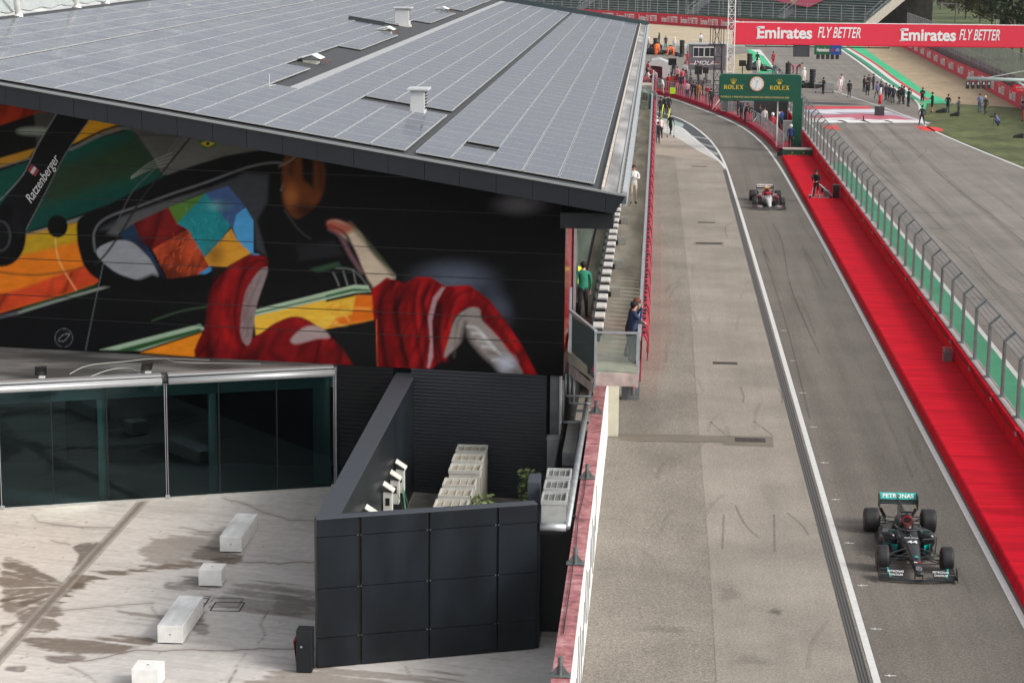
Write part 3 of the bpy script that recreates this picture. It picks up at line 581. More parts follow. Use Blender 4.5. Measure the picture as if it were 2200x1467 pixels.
def weed(X, Y, h, n, r, label):
    t = thing('weed', (X, Y, 0), label, 'plant'); mb = MB(); lf = MB()
    for k in range(5):
        a = random.uniform(0, 6.3); top = (X+r*.6*math.cos(a), Y+r*.6*math.sin(a), h*random.uniform(.6, 1)); mb.tube((X, Y, 0), top, .015, 4, .005)
    for k in range(n):
        a = random.uniform(0, 6.3); q = random.random()**.5*r; z = h*random.uniform(.25, 1); c = Vector((X+q*math.cos(a), Y+q*math.sin(a), z)); s = random.uniform(.05, .10)
        u = Vector((random.gauss(0, 1), random.gauss(0, 1), random.gauss(0, .5))).normalized(); w = u.orthogonal().normalized()
        lf.poly([c-u*s, c+w*s*.5, c+u*s, c-w*s*.5])
    mb.build('stem', mat('stem_green', (.12, .12, .05), .7), t); lf.build('foliage', M_leaf, t)
weed(-4.42, 54.3, 1.75, 420, .36, 'leafy green weed growing right of the nearest air conditioners'); weed(-3.85, 54.6, 1.25, 420, .5, 'low spreading weed over the pale concrete block'); weed(-3.35, 57.3, 1.75, 260, .3, 'upright weed in front of the corrugated wall')
# ------------------------------------------------------------------ furniture on the paddock floor
M_cast = mat('cast_stone', (.80, .79, .76), .55, noise=.07, nscale=4, bump=.1, bscale=60)
M_castw = mat('cast_stone_worn', (.62, .63, .62), .6, noise=.25, nscale=2.2, vec=(1, .3, 1), detail=9)
def stone(X, Y, L, name, label, grp):
    t = thing(name, (X, Y, 0), label, 'bench' if L > 1 else 'stone seat', grp)
    MB().box((X-.3, Y, .03), (X+.3, Y+L, .45)).build('seat_block', M_cast, t, bevel=.008)
    MB().box((X-.27, Y+.03, -.0), (X+.27, Y+L-.03, .03)).build('plinth', M_blk, t)
    if L > 1: MB().box((X-.285, Y+.015, .45), (X+.285, Y+L-.015, .453)).build('worn_top', M_castw, t)  # greyer streaked sheet laid over the top of the long benches
    mb = MB(); mb.tube((X, Y-.004, .24), (X, Y+.01, .24), .022, 10) if L > 1 else mb.tube((X, Y+L/2, .449), (X, Y+L/2, .455), .03, 10); mb.build('steel_plug', M_steel, t)
stone(-11.2, 54.3, 2.35, 'stone_bench', 'long white stone bench farthest from the camera, near the glass pavilion', 'white stone benches on the paddock floor')
stone(-11.12, 51.25, .62, 'stone_cube', 'white stone cube seat between the two long benches', 'white stone cube seats')
stone(-11.13, 46.8, 2.3, 'stone_bench', 'long white stone bench with scuffed edge, beside the metal floor hatches', 'white stone benches on the paddock floor')
stone(-11.0, 43.8, .62, 'stone_cube', 'white stone cube seat at the bottom edge of the photo', 'white stone cube seats')
for i, (x0, x1, y0) in enumerate(((-11.55, -10.95, 49.6), (-10.72, -10.0, 49.35))):
    mb = MB()
    for a, b2 in (((x0, y0), (x1, y0)), ((x1, y0), (x1, y0+.7)), ((x1, y0+.7), (x0, y0+.7)), ((x0, y0+.7), (x0, y0))): mb.bar((*a, .006), (*b2, .006), .03, .01)
    tag(mb.build('floor_hatch', M_iron), ('rusty edged floor hatch partly behind the scuffed bench', 'rusty edged floor hatch right of the scuffed bench')[i], 'hatch', 'rusty floor hatches')
t = thing('litter_bin', (-7.68, 45.3, 0), 'slim dark grey litter bin with red side flap beside the panel screen', 'litter bin')
MB().box((-7.86, 45.12, .02), (-7.5, 45.5, 1.0)).build('bin_body', M_dk, t, bevel=.012)
MB().prism([(-7.865, 45.16, .18), (-7.93, 45.16, .74), (-7.93, 45.46, .74), (-7.865, 45.46, .18)], (.004, 0, 0)).prism([(-7.868, 45.16, .74), (-7.93, 45.16, .74), (-7.93, 45.46, .74), (-7.868, 45.46, .74)], (0, 0, .01)).build('flap', mat('bin_red', sr(170, 20, 24), .5), t)
MB().tube((-7.74, 45.115, .62), (-7.74, 45.12, .62), .025, 10).build('lock', M_alu, t); MB().box((-7.52, 45.16, .25), (-7.497, 45.44, .92)).build('opening', M_blk, t)
# ------------------------------------------------------------------ glass pavilion
gp0, gp1 = Vector((-18.66, 57.91, 0)), Vector((-9.42, 61.33, 0)); gu = (gp1-gp0).normalized(); gn = Vector((gu.y, -gu.x, 0)); gp9 = gp0-gu*9
pv = thing('glass_pavilion', tuple(gp1), 'low pavilion with dark full height glazing and a white tube along its flat roof', 'pavilion')
M_gl = glass('dark_glazing', (.22, .34, .35), .9, 1.); M_gl.node_tree.nodes['Glossy BSDF'].inputs[0].default_value = (.62, .86, .92, 1)
def gx(x): return (on_pl(x, 1080, gp0, gn)-gp0).dot(gu)
cut = [-9, -5.5, gx(5), gx(116), gx(235), gx(360), gx(474), gx(597), gx(715)]
for a, b2 in zip(cut, cut[1:]):
    P, Q = gp0+gu*(a+.012), gp0+gu*(b2-.012); MB().poly([P+Vector((0, 0, .06)), Q+Vector((0, 0, .06)), Q+Vector((0, 0, 3.42)), P+Vector((0, 0, 3.42))]).build('pane', M_gl, pv)
M_mul = mat('mullion_black', (.01, .012, .012), .35)
for a in cut[1:-1]:
    P = gp0+gu*a-gn*.02; MB().bar(P+Vector((0, 0, .05)), P+Vector((0, 0, 3.44)), .03, .05).build('mullion', M_mul, pv)
P, Q = gp9+gn*.02, gp1+gn*.02; MB().bar(P+Vector((0, 0, .03)), Q+Vector((0, 0, .03)), .12, .06).build('sill', mat('sill_concrete', (.42, .41, .38), .7, noise=.1), pv)
for a, b2 in ((-9, cut[5]-.1), (cut[5]+.1, cut[8]+.05)):
    P, Q = gp0+gu*a+gn*.1, gp0+gu*b2+gn*.1
    MB().tube(P+Vector((0, 0, 3.56)), Q+Vector((0, 0, 3.56)), .105, 14).build('roof_tube', M_alu, pv, smooth=True)
    MB().bar(P-gn*.2+Vector((0, 0, 3.72)), Q-gn*.2+Vector((0, 0, 3.72)), .3, .06).build('roof_edge', M_alu, pv)
for a in (cut[2]-.02, cut[5]-.03, cut[5]+.03, cut[8]+.04):
    P = gp0+gu*a+gn*.06; MB().tube(P+Vector((0, 0, .05)), P+Vector((0, 0, 3.5)), .010, 6).build('stay_rod', M_alu, pv)
for a in (cut[2], cut[5], cut[8]):
    P = gp0+gu*a+gn*.08; MB().cb(P+Vector((0, 0, .1)), (.12, .06, .08)).build('stay_foot', M_alu, pv)
m0 = Vector((-2.59, 60.81, 0)); m1 = Vector((-20.21, 63.34, 0)); mu = (m0-m1).normalized(); mn = Vector((mu.y, -mu.x, 0))
def mwall(X): return m0+mu*((X-m0.x)/mu.x)
pr = [gp9-gn*.15, gp1-gn*.15, Vector((-9.3, 61.76, 0)), mwall(-27)]
MB().prism([p+Vector((0, 0, 3.5)) for p in pr], (0, 0, .2)).build('roof_slab', mat('roof_felt', (.115, .112, .105), .8, noise=.55, nscale=.55, detail=9, ramp=(.42, .6), vec=(.6, 1.5, 1)), pv)
# interior
M_in = mat('interior_teal', (.18, .26, .24), .7); M_inf = mat('interior_floor', (.22, .25, .25), .5)
q0, q1 = gp9-gn*6, gp1-gn*5.2
MB().prism([gp9-gn*.1, gp1-gn*.1, q1, q0], (0, 0, -.0)).build('interior_floor', M_inf, pv) if False else MB().poly([(p.x, p.y, .012) for p in (gp9-gn*.1, gp1-gn*.1, q1, q0)]).build('interior_floor', M_inf, pv)
MB().poly([(q0.x, q0.y, 0), (q1.x, q1.y, 0), (q1.x, q1.y, 3.5), (q0.x, q0.y, 3.5)]).build('interior_wall', mat('interior_dark', (.06, .075, .08), .8), pv)
for a in (cut[4]-.12, cut[6]-.15):
    P = gp0+gu*a-gn*.35; MB().tube(P, P+Vector((0, 0, 3.5)), .13, 14).build('column', mat('column_teal', (.42, .55, .50), .5), pv, smooth=True)
P = gp1-gn*.3-gu*.35; MB().cb(P+Vector((0, 0, 1.75)), (.5, .15, 3.4)).build('end_post', M_in, pv)
P, Q = gp9-gn*.3, gp1-gn*.3; MB().bar(P+Vector((0, 0, 3.25)), Q+Vector((0, 0, 3.25)), .3, .35).build('header', M_in, pv)
P = gp1+gu*.02; MB().bar(P+Vector((0, 0, 0)), P+Vector((0, 0, 3.7)), .05, .08).build('corner_post', M_steel, pv)
MB().poly([gp1, Vector((-9.3, 61.76, 0)), Vector((-9.3, 61.76, 3.5)), gp1+Vector((0, 0, 3.5))]).build('end_wall', M_blk, pv)
# things on the pavilion roof
for i, (x, y, tilt) in enumerate(((88, 812, .35), (316, 802, -.5))):
    c = on_z(x, y, 3.7); t = thing('floodlight', (c.x, c.y, 3.7), ('black floodlight lying tilted near the roof edge', 'thin black floodlight seen edge on beside white cables')[i], 'floodlight', 'small black floodlights on the pavilion roof')
    M = Euler((.5, 0, tilt+(1.1 if i else 0))).to_matrix(); MB().cb((c.x, c.y, 3.92), (.34, .07, .3), M=M).build('lamp_head', M_boxd, t, bevel=.01); MB().cb((c.x+.03, c.y, 3.73), (.16, .12, .05)).build('foot', M_white, t)
for i, pts in enumerate((((150, 803), (190, 785), (270, 776), (340, 770), (450, 773)), ((195, 808), (240, 793), (280, 791), (300, 802)), ((360, 772), (385, 778), (470, 780), (560, 781)))):
    P = smooth([on_z(*q, 3.72) for q in pts], 5); tag(MB().path([Vector((p.x, p.y, 3.72)) for p in P], .012, 4).build('cable', mat('cable_white', (.5, .5, .47), .6)), ('long white cable looping over the pavilion roof', 'short white cable beside the edge on floodlight', 'white cable running right towards the mural foot')[i], 'cable', 'white cables on the pavilion roof')
# ================================================================== main pit building
ZT = 9.4; RA = on_z(1345, 421, ZT); GS = .06; RK = .1547
def RF(u, v, dz=0.): return Vector((RA.x-u, RA.y+GS*u+v, ZT+RK*u+dz))
ez = Vector((0, 0, 1)); rn = Vector((RK, 0, 1)).normalized()
bd = thing('pit_building', (-12, 100, 0), 'long pit building with a mural end wall under a wide sloping roof', 'building')
VL = 112.0; UL = 24.3
M_fascia = mat('fascia_panel', (.020, .023, .029), .42, spec=.3, noise=.05, nscale=.6)
M_deck = mat('roof_deck_ribbed', (.055, .058, .062), .6); nt = M_deck.node_tree; b = nt.nodes['Principled BSDF']
tc = nt.nodes.new('ShaderNodeTexCoord'); w = nt.nodes.new('ShaderNodeTexWave'); w.bands_direction = 'Y'; w.inputs['Scale'].default_value = 2.2; nt.links.new(tc.outputs['Object'], w.inputs[0])
bp = nt.nodes.new('ShaderNodeBump'); bp.inputs['Strength'].default_value = .6; bp.inputs['Distance'].default_value = .05; nt.links.new(w.outputs[0], bp.inputs['Height']); nt.links.new(bp.outputs[0], b.inputs['Normal'])
mr = nt.nodes.new('ShaderNodeMapRange'); mr.inputs[3].default_value = .45; mr.inputs[4].default_value = 1.5; nt.links.new(w.outputs[0], mr.inputs[0]); vm = nt.nodes.new('ShaderNodeVectorMath'); vm.operation = 'SCALE'; vm.inputs[0].default_value = (.055, .058, .062); nt.links.new(mr.outputs[0], vm.inputs['Scale']); nt.links.new(vm.outputs[0], b.inputs['Base Color'])
roof = MB().add([RF(.0, 0.05), RF(UL, .05), RF(UL, VL), RF(0, VL), RF(0, 0.05, -.25), RF(UL, .05, -.25), RF(UL, VL, -.25), RF(0, VL, -.25)], [(0, 1, 2, 3), (4, 7, 6, 5), (0, 4, 5, 1), (1, 5, 6, 2), (2, 6, 7, 3), (3, 7, 4, 0)]).build('roof', M_deck, bd)
# front fascia cut into panels, lip on top
us = [0]+[ (lambda p: RA.x-p.x)(on_pl(x, y, RA, Vector((GS, 1, 0)))) for x, y in ((1302, 412), (1222, 398), (1145, 384), (1066, 370), (988, 357), (912, 344), (834, 330), (760, 317), (681, 303), (607, 290), (530, 276), (456, 262), (380, 250), (304, 236), (230, 224), (158, 212), (85, 200), (12, 188))]
us += [us[-1]+.98*k for k in range(1, 8)]
for a, b2 in zip(us, us[1:]):
    hb = -.56; a2 = a+.006; b3 = b2-.006
    p = [RF(a2, -.03), RF(b3, -.03), RF(b3, .0, hb), RF(a2 if a else .32, .0, hb)]
    MB().prism(p, (0, .1, 0)).build('fascia', M_fascia, bd)
MB().add([RF(-.02, -.06, -.02), RF(UL, -.06, -.02), RF(UL, .06, -.02), RF(-.02, .06, -.02), RF(-.02, -.06, .035), RF(UL, -.06, .035), RF(UL, .06, .035), RF(-.02, .06, .035)], [(0, 3, 2, 1), (4, 5, 6, 7), (0, 1, 5, 4), (1, 2, 6, 5), (2, 3, 7, 6), (3, 0, 4, 7)]).build('fascia_lip', mat('lip_metal', (.30, .32, .32), .4, .3), bd)
# soffit
MB().add([RF(.3, .02, -.55), RF(UL, .02, -.55), RF(UL, 6, -.55), RF(.3, 6, -.55)], [(0, 1, 2, 3)]).build('soffit', M_dk, bd)
# side beam under the tip
MB().box((RA.x-.35, RA.y+.4, 8.42), (-2.62, RA.y+2.6, 8.85)).build('beam', M_dk, bd)
# gutter along the pit side
M_gut = mat('gutter_metal', (.36, .35, .34), .5, .2, noise=.45, nscale=.8, vec=(1, .25, 1), detail=8, ramp=(.4, .62))
MB().add([RF(.12, .05, .04), RF(.24, .05, .04), RF(.24, VL, .04), RF(.12, VL, .04)], [(0, 1, 2, 3)]).build('gutter_rim', M_alu, bd)
MB().prism([RF(-.03, .05, .10), RF(.10, .05, .10), RF(.10, .05, -.3), RF(-.03, .05, -.3)], (0, VL, 0)).build('gutter_wall', mat('gutter_edge', (.42, .45, .47), .4, .3, noise=.1), bd)
MB().add([RF(.26, .06, .012), RF(.6, .06, .012), RF(.6, VL, .012), RF(.26, VL, .012)], [(0, 1, 2, 3)]).build('gutter_bed', M_gut, bd)
MB().prism([RF(.62, .06, .12), RF(.68, .06, .12), RF(.68, .06, .0), RF(.62, .06, .0)], (0, VL-1, 0)).build('gutter_kerb', mat('gutter_stone', (.47, .42, .36), .7, noise=.2, nscale=2), bd)
MB().prism([RF(.1, .06, .05), RF(.18, .06, .05), RF(.18, .06, .0), RF(.1, .06, .0)], (0, VL-1, 0)).build('gutter_kerb', mat('gutter_stone2', (.25, .23, .2), .7, noise=.4, nscale=2), bd)
# far edge upstand of the roof
MB().prism([RF(0, VL, .35), RF(UL, VL, .35), RF(UL, VL, -.4), RF(0, VL, -.4)], (0, .25, 0)).build('rear_upstand', mat('upstand_green', sr(58, 72, 76), .5), bd)
# solar panels
def solar_mat():
    m = mat('solar_cells', (.05, .06, .10), .16, spec=.07); nt = m.node_tree; b = nt.nodes['Principled BSDF']
    uv = nt.nodes.new('ShaderNodeUVMap'); sp = nt.nodes.new('ShaderNodeSeparateXYZ'); nt.links.new(uv.outputs[0], sp.inputs[0])
    ln = []
    for k, (axis, N, wd) in enumerate((('X', 6, .035), ('X', 18, .06), ('Y', 10, .03))):
        a = nt.nodes.new('ShaderNodeMath'); a.operation = 'MULTIPLY'; a.inputs[1].default_value = N; nt.links.new(sp.outputs[axis], a.inputs[0])
        f = nt.nodes.new('ShaderNodeMath'); f.operation = 'FRACT'; nt.links.new(a.outputs[0], f.inputs[0])
        c = nt.nodes.new('ShaderNodeMath'); c.operation = 'LESS_THAN'; c.inputs[1].default_value = wd; nt.links.new(f.outputs[0], c.inputs[0]); ln.append(c)
    mx = nt.nodes.new('ShaderNodeMath'); mx.operation = 'MAXIMUM'; nt.links.new(ln[0].outputs[0], mx.inputs[0]); nt.links.new(ln[1].outputs[0], mx.inputs[1])
    my = nt.nodes.new('ShaderNodeMath'); my.operation = 'MAXIMUM'; nt.links.new(mx.outputs[0], my.inputs[0]); nt.links.new(ln[2].outputs[0], my.inputs[1])
    # a tone of its own for every panel
    ge = nt.nodes.new('ShaderNodeNewGeometry'); wn_ = nt.nodes.new('ShaderNodeTexWhiteNoise'); wn_.noise_dimensions = '2D'
    sn = nt.nodes.new('ShaderNodeVectorMath'); sn.operation = 'SNAP'; sn.inputs[1].default_value = (1.01, 1.70, 50)
    of = nt.nodes.new('ShaderNodeVectorMath'); of.operation = 'ADD'; of.inputs[1].default_value = (.7, -.1, 0)
    nt.links.new(ge.outputs['Position'], of.inputs[0]); nt.links.new(of.outputs[0], sn.inputs[0]); nt.links.new(sn.outputs[0], wn_.inputs['Vector'])
    cr = nt.nodes.new('ShaderNodeValToRGB'); cr.color_ramp.elements[0].color = (.055, .066, .100, 1); cr.color_ramp.elements[1].color = (.115, .126, .162, 1); cr.color_ramp.elements[0].position = .05
    nt.links.new(wn_.outputs[0], cr.inputs[0])
    mc = nt.nodes.new('ShaderNodeMix'); mc.data_type = 'RGBA'; mc.inputs[7].default_value = (.28, .285, .30, 1)
    nt.links.new(my.outputs[0], mc.inputs[0]); nt.links.new(cr.outputs[0], mc.inputs[6]); nt.links.new(mc.outputs[2], b.inputs['Base Color'])
    r2 = nt.nodes.new('ShaderNodeMapRange'); r2.inputs[3].default_value = .12; r2.inputs[4].default_value = .28; nt.links.new(wn_.outputs[0], r2.inputs[0]); nt.links.new(r2.outputs[0], b.inputs['Roughness'])
    return m
M_sol = solar_mat(); M_solf = mat('solar_frame', (.46, .47, .47), .4, .2)
PW, PH, PITCH, ROWP = .985, 1.66, 1.01, 1.70
def panel_geo(mb, u, v, uvs):
    """one module lying on the roof; (u, v) is its lower right corner"""
    def Q(a, c, h): return RF(u+a, v+c, .10+h)
    def ring(a0, c0, a1, c1, h): return [Q(a0, c0, h), Q(a1, c0, h), Q(a1, c1, h), Q(a0, c1, h)]
    w = .016; o0 = ring(0, 0, PW, PH, .0); o1 = ring(0, 0, PW, PH, -.04); i0 = ring(w, w, PW-w, PH-w, 0.)
    mb.add(i0, [(0, 1, 2, 3)], 0); mb.add(o0+i0, [(0, 1, 5, 4), (1, 2, 6, 5), (2, 3, 7, 6), (3, 0, 4, 7)], 1); mb.add(o0+o1, [(0, 4, 5, 1), (1, 5, 6, 2), (2, 6, 7, 3), (3, 7, 4, 0), (4, 7, 6, 5)], 1)
def set_uv(me):
    uvl = me.uv_layers.new(name='UVMap')
    for p in me.polygons:
        if p.material_index == 0:
            # order kept from panel_geo; recalc may flip, so use positions
            c = [me.vertices[i].co for i in p.vertices]; ux = [-q.x for q in c]; uy = [q.y-GS*-q.x for q in c]
            a, b_, c0, d0 = min(ux), max(ux), min(uy), max(uy)
            for li, q, r_ in zip(p.loop_indices, ux, uy): uvl.data[li].uv = ((q-a)/(b_-a), (r_-c0)/(d0-c0))
cols_ = [.9+PITCH*i for i in range(5)]+[6.22+PITCH*i for i in range(13)]+[6.22+PITCH*13+.14+PITCH*i for i in range(4)]
def open_(i, u, v):
    if i == 3 and 4.0 < v < 4.6: return False
    uc = u+.5
    if 6.2 < uc < 9.26 and 11.0 < v < 14: return False
    if 11.27 < uc < 12.28 and v > 11: return False
    if 12.28 < uc < 13.3 and (21 < v < 33.5 or 47 < v < 62 or 78 < v < 84): return False
    if 13.3 < uc < 15.4 and 52 < v < 56: return False
    return True
first = None; far = MB(); nn_ = 0
for j in range(64):
    for i, u in enumerate(cols_):
        v = .85+ROWP*j-.012*min(u, 18)
        if not open_(i, u, v) or v > VL-2.5: continue
        if j < 14:
            if first is None:
                mb = MB(); panel_geo(mb, u, v, None); first = mb.build('solar_panel', [M_sol, M_solf]); first_uv = RF(u, v); set_uv(first.data)
                o = first; me = o.data; me.transform(Matrix.Translation(-first_uv)); o.location = first_uv
            else: o = first.copy(); COL.objects.link(o); o.location = RF(u, v)
            tag(o, 'blue grey solar panel in the near rows of the roof array', 'solar panel', 'solar panels in the near rows of the roof'); nn_ += 1
        else: panel_geo(far, u, v, None)
o = far.build('solar_panel_field', [M_sol, M_solf]); set_uv(o.data); tag(o, 'farther rows of solar panels running to the far end of the roof', 'solar panels', kind='stuff')
# flat pale walkway strip in the open bay
for k in range(30):
    v = 11.1+k*3.3
    if v > VL-3: break
    MB().add([RF(11.33, v, .05), RF(11.68, v, .05), RF(11.68, v+3.27, .05), RF(11.33, v+3.27, .05), RF(11.33, v, .02), RF(11.68, v, .02), RF(11.68, v+3.27, .02), RF(11.33, v+3.27, .02)], [(0, 1, 2, 3), (0, 4, 5, 1), (1, 5, 6, 2), (2, 6, 7, 3), (3, 7, 4, 0)]).build('walkway_strip', mat('walkway_grey', (.36, .37, .37), .5, noise=.1), bd)
# chimneys
M_ch = mat('chimney_render', (.50, .51, .51), .6, noise=.06, nscale=1)
def chimney(u, v, w, d, h, label):
    c = RF(u, v); t = thing('roof_chimney', tuple(c), label, 'chimney', 'square grey chimneys on the roof')
    MB().box((c.x-w/2, c.y-d/2, c.z-.1), (c.x+w/2, c.y+d/2, c.z+h)).build('shaft', M_ch, t, bevel=.01)
    MB().box((c.x-w/2-.1, c.y-d/2-.1, c.z+h), (c.x+w/2+.14, c.y+d/2+.1, c.z+h+.07)).build('cap', M_ch, t, bevel=.01)
    mb = MB()
    for k in range(6): mb.box((c.x+w/2, c.y-d*.3, c.z+h-.12-k*.1), (c.x+w/2+.03, c.y+d*.3, c.z+h-.07-k*.1))
    mb.build('louvre', M_dk, t); MB().box((c.x-w/2-.06, c.y-d/2-.06, c.z-.05), (c.x+w/2+.06, c.y+d/2+.06, c.z+.05)).build('flashing', M_ac, t)
chimney(7.12, 11.95, .47, .75, .82, 'pale square chimney standing in the open bay near the front of the roof'); chimney(13.2, 57.8, .78, .8, .95, 'wide pale chimney farther back by the dark ventilation trough')
mb = MB(); mb.add([RF(13.75, 54, .05), RF(15.7, 54, .05), RF(15.7, 54.6, .25), RF(13.75, 54.6, .25)], [(0, 1, 2, 3)]); mb.add([RF(13.75, 54, .05), RF(15.7, 54, .05), RF(15.7, 54, -.1), RF(13.75, 54, -.1)], [(0, 1, 2, 3)])
tag(mb.build('vent_trough', M_dk), 'low dark trough beside the wide pale chimney', 'vent')
# cowls with tangled wires
for i, (u, v) in enumerate(((12.75, 24.6), (13.0, 47.6+2), (13.2, 79.5))):
    c = RF(u, v); s = 1.0
    t = thing('roof_cowl', tuple(c), ('white bent metal cowl nearest on the roof, wires spilling from it', 'white bent metal cowl just in front of the wide chimney', 'white bent metal cowl farthest back on the roof')[i], 'roof vent', 'white cowls in the open roof bay')
    MB().box((c.x-.34, c.y-.45, c.z-.05), (c.x+.2, c.y+.4, c.z+.14)).build('base_box', M_ac, t)
    P = [(-.48, .24), (-.2, .3), (.05, .36), (.38, .2)]
    mb = MB(); mb.loft([[(c.x+x, c.y+yy, c.z+z-dz) for x, z in P for dz in (0,)]+[(c.x+x, c.y+yy, c.z+z-.02) for x, z in reversed(P)] for yy in (-.62, .62)]); mb.build('hood', M_white, t)
    mb = MB()
    for k in range(9):
        a = random.uniform(-.5, .5); mb.path([(c.x+.15, c.y+a, c.z+.12), (c.x+.35+random.uniform(0, .1), c.y+a-.2, c.z+.15), (c.x+.55+random.uniform(-.1, .2), c.y+a-.3, c.z+.02)], .012, 4)
    mb.build('wire', mat('wire_red', (.22, .12, .1), .6), t)
mb = MB(); c = RF(12.1, 11.6); mb.path([c, c+Vector((0, 0, .5))], .01); mb.path([c+Vector((-.15, 0, .1)), c+Vector((.2, .1, .14))], .01); tag(mb.build('aerial', M_white), 'thin white aerial at the front of the open roof bay', 'aerial')
# upper ridge at the left: parapet, inclined white tubes
rd = thing('roof_parapet', tuple(RF(UL, 20)), 'grey green parapet flashing along the high side of the roof', 'parapet')
mb = MB(); pts = [(RF(UL+.05, v, .10+.05*math.sin(v*2.2)), RF(UL+.7, v, .62)) for v in np.arange(0, VL, .7)]
mb.add([p for ab in pts for p in ab], [(2*i, 2*i+2, 2*i+3, 2*i+1) for i in range(len(pts)-1)]); mb.build('flashing', mat('flashing_grey', (.35, .38, .37), .5, noise=.1), rd)
mb = MB(); mb.add([(p.x-(0 if k % 2 else 0), p.y, p.z) for k, (p, q) in enumerate(pts)]+[(p.x+.05, p.y, p.z+.04) for p, q in pts], [(i, i+1, len(pts)+i+1, len(pts)+i) for i in range(len(pts)-1)]); mb.build('edge_seam', M_white, rd)
for i, q_ in enumerate(((40, 35), (166, 16), (228, 7), (330, -8), (420, -20))):
    c = on_pl(q_[0], q_[1], RA, rn); t = thing('inclined_mast', tuple(c), ('white inclined tube mast at the left edge of the roof', 'second white inclined tube mast along the high roof edge', 'third white inclined tube mast along the high roof edge', 'fourth tube mast along the roof edge, above the frame', 'fifth tube mast along the roof edge, above the frame')[i], 'mast', 'white tube masts along the high roof edge')
    MB().tube(c, c+Vector((-1.0, 1.2, 6.0)), .125, 14).build('tube', M_white, t, smooth=True); MB().tube(c-Vector((0, 0, .1)), c+Vector((-.05, 0, .07)), .2, 14).build('collar', M_white, t)
# neighbouring roofs and red hoarding behind the ridge
hb_ = thing('paddock_hospitality', (-45, 120, 0), 'white and red hospitality roofs just visible beyond the high roof edge', 'building')
c = on_y(60, 14, 100); MB().box((-60, 95, 4), (-26.2, 130, 12.9)).build('awning', M_white, hb_, bevel=.3)
MB().box((-62, 131, 3), (-30, 133, 14.9)).build('hoarding', mat('hoarding_red', sr(160, 20, 44), .6), hb_)
MB().box((-62, 129.9, 13.4), (-34, 130.8, 14.7)).build('window_band', mat('win_blue', (.2, .24, .3), .3), hb_)
# ------------------------------------------------------------------ mural wall
M_mural = attr_mat('mural_paint', 'Paint', .6, .03, 2); M_mural.node_tree.nodes['Principled BSDF'].inputs['Specular IOR Level'].default_value = .12
def top(base):
    t = base.copy(); t[:, 2] = ZT+RK*(RA.x-base[:, 0])-.45; return t
P0 = mwall(-22.6)
nu = 560; dl = (m0-P0)/nu
mural, V = grid_mesh('mural', tuple(P0+ez*3.7), tuple(dl), nu, None, 200, M_mural, bd, top)
px, py = proj(V)
p = Paint(px, py, sr(15, 15, 17))
def A(*q): return [(x/2.446, 180+y/2.446) for x, y in q]
def B(*q): return [(600+x/2.768, 300+y/2.768) for x, y in q]
# left: banded bodywork
p.poly(A((-60, 480), (150, 400), (380, 325), (690, 240), (850, 470), (870, 520), (560, 660), (120, 800), (-60, 700)), (16, 74, 62), 2)
p.poly(A((240, 470), (740, 275), (840, 440), (230, 640)), (44, 54, 30), 16, .8)
p.poly(A((180, 680), (860, 480), (870, 520), (560, 650), (150, 790)), (12, 62, 56), 10, .7)
p.poly(A((300, 330), (470, 182), (680, 212), (690, 226), (380, 320)), (212, 150, 24), 2)
p.poly(A((-60, 395), (190, 335), (150, 390), (-60, 470)), (176, 126, 36), 3)
p.line(A((-60, 470), (170, 398)), 5, (14, 14, 14)); p.line(A((-60, 455), (180, 388)), 3, (110, 112, 108))
p.poly(A((-60, 60), (250, 150), (-60, 240)), (168, 48, 18), 2)
p.poly(A((-60, 240), (180, 160), (195, 335), (-60, 410)), (14, 14, 14), 2)
p.poly(A((178, 150), (310, 155), (195, 340)), (66, 66, 64), 3); p.ell(A((175, 250))[0], (36, 8), (150, 158, 146), 5, .9)
p.line(A((370, 345), (690, 232), (860, 470)), 7, (112, 114, 112), 2); p.line(A((360, 335), (680, 222), (900, 480)), 5, (16, 16, 18), 1.5)
p.poly(A((690, 222), (1010, 270), (1420, 345), (1180, 380), (880, 485), (850, 450)), (98, 98, 94), 3)
p.poly(A((690, 222), (960, 262), (900, 380), (850, 430)), (78, 78, 78), 10, .8)
for k in range(4): p.line(A((690, 500-k*4), (790, 450-k*12), (900, 425-k*20)), .9, (200, 202, 196), 1.5, .5)
p.line(A((120, 800), (450, 700), (560, 650)), 8, (120, 122, 120), 2); p.line(A((150, 780), (440, 685), (560, 640)), 4, (14, 14, 16), 1.5)
# strut
p.poly(A((302, 150), (475, 185), (350, 360), (250, 560), (130, 790), (-60, 720), (30, 600), (120, 470), (200, 320)), (19, 19, 22), 1.5)
p.line(A((302, 150), (200, 320), (120, 480), (0, 612)), 1.6, (150, 150, 150), 1); p.line(A((470, 190), (350, 360), (240, 570), (135, 770)), 1.4, (130, 130, 130), 1)
# warm lower bodywork
p.poly(A((130, 800), (420, 728), (405, 830), (440, 950), (525, 1040), (370, 1095), (-60, 1220), (-60, 960), (90, 900)), (226, 120, 26), 2)
p.poly(A((140, 795), (420, 728), (405, 830), (100, 905)), (186, 150, 30), 6); p.poly(A((100, 1080), (450, 955), (525, 1040), (370, 1095), (-60, 1220), (-60, 1120)), (206, 70, 34), 4)
p.line(A((290, 810), (310, 930), (400, 1085)), 2, (240, 200, 130), 2, .8)
p.line(A((-40, 985), (180, 1005), (400, 975), (520, 930)), 4, (120, 66, 34), 2, .8)
p.ell(A((10, 800))[0], (52, 66), (12, 12, 13), 2); p.ell(A((0, 800))[0], (24, 34), (70, 70, 74), 2); p.ell(A((0, 800))[0], (20, 30), (18, 18, 20), 2); p.poly(A((70, 660), (100, 660), (130, 800), (90, 820), (60, 740)), (22, 22, 26), 2)
p.ell(A((302, 750))[0], (22, 24), (13, 12, 12), 1.5)
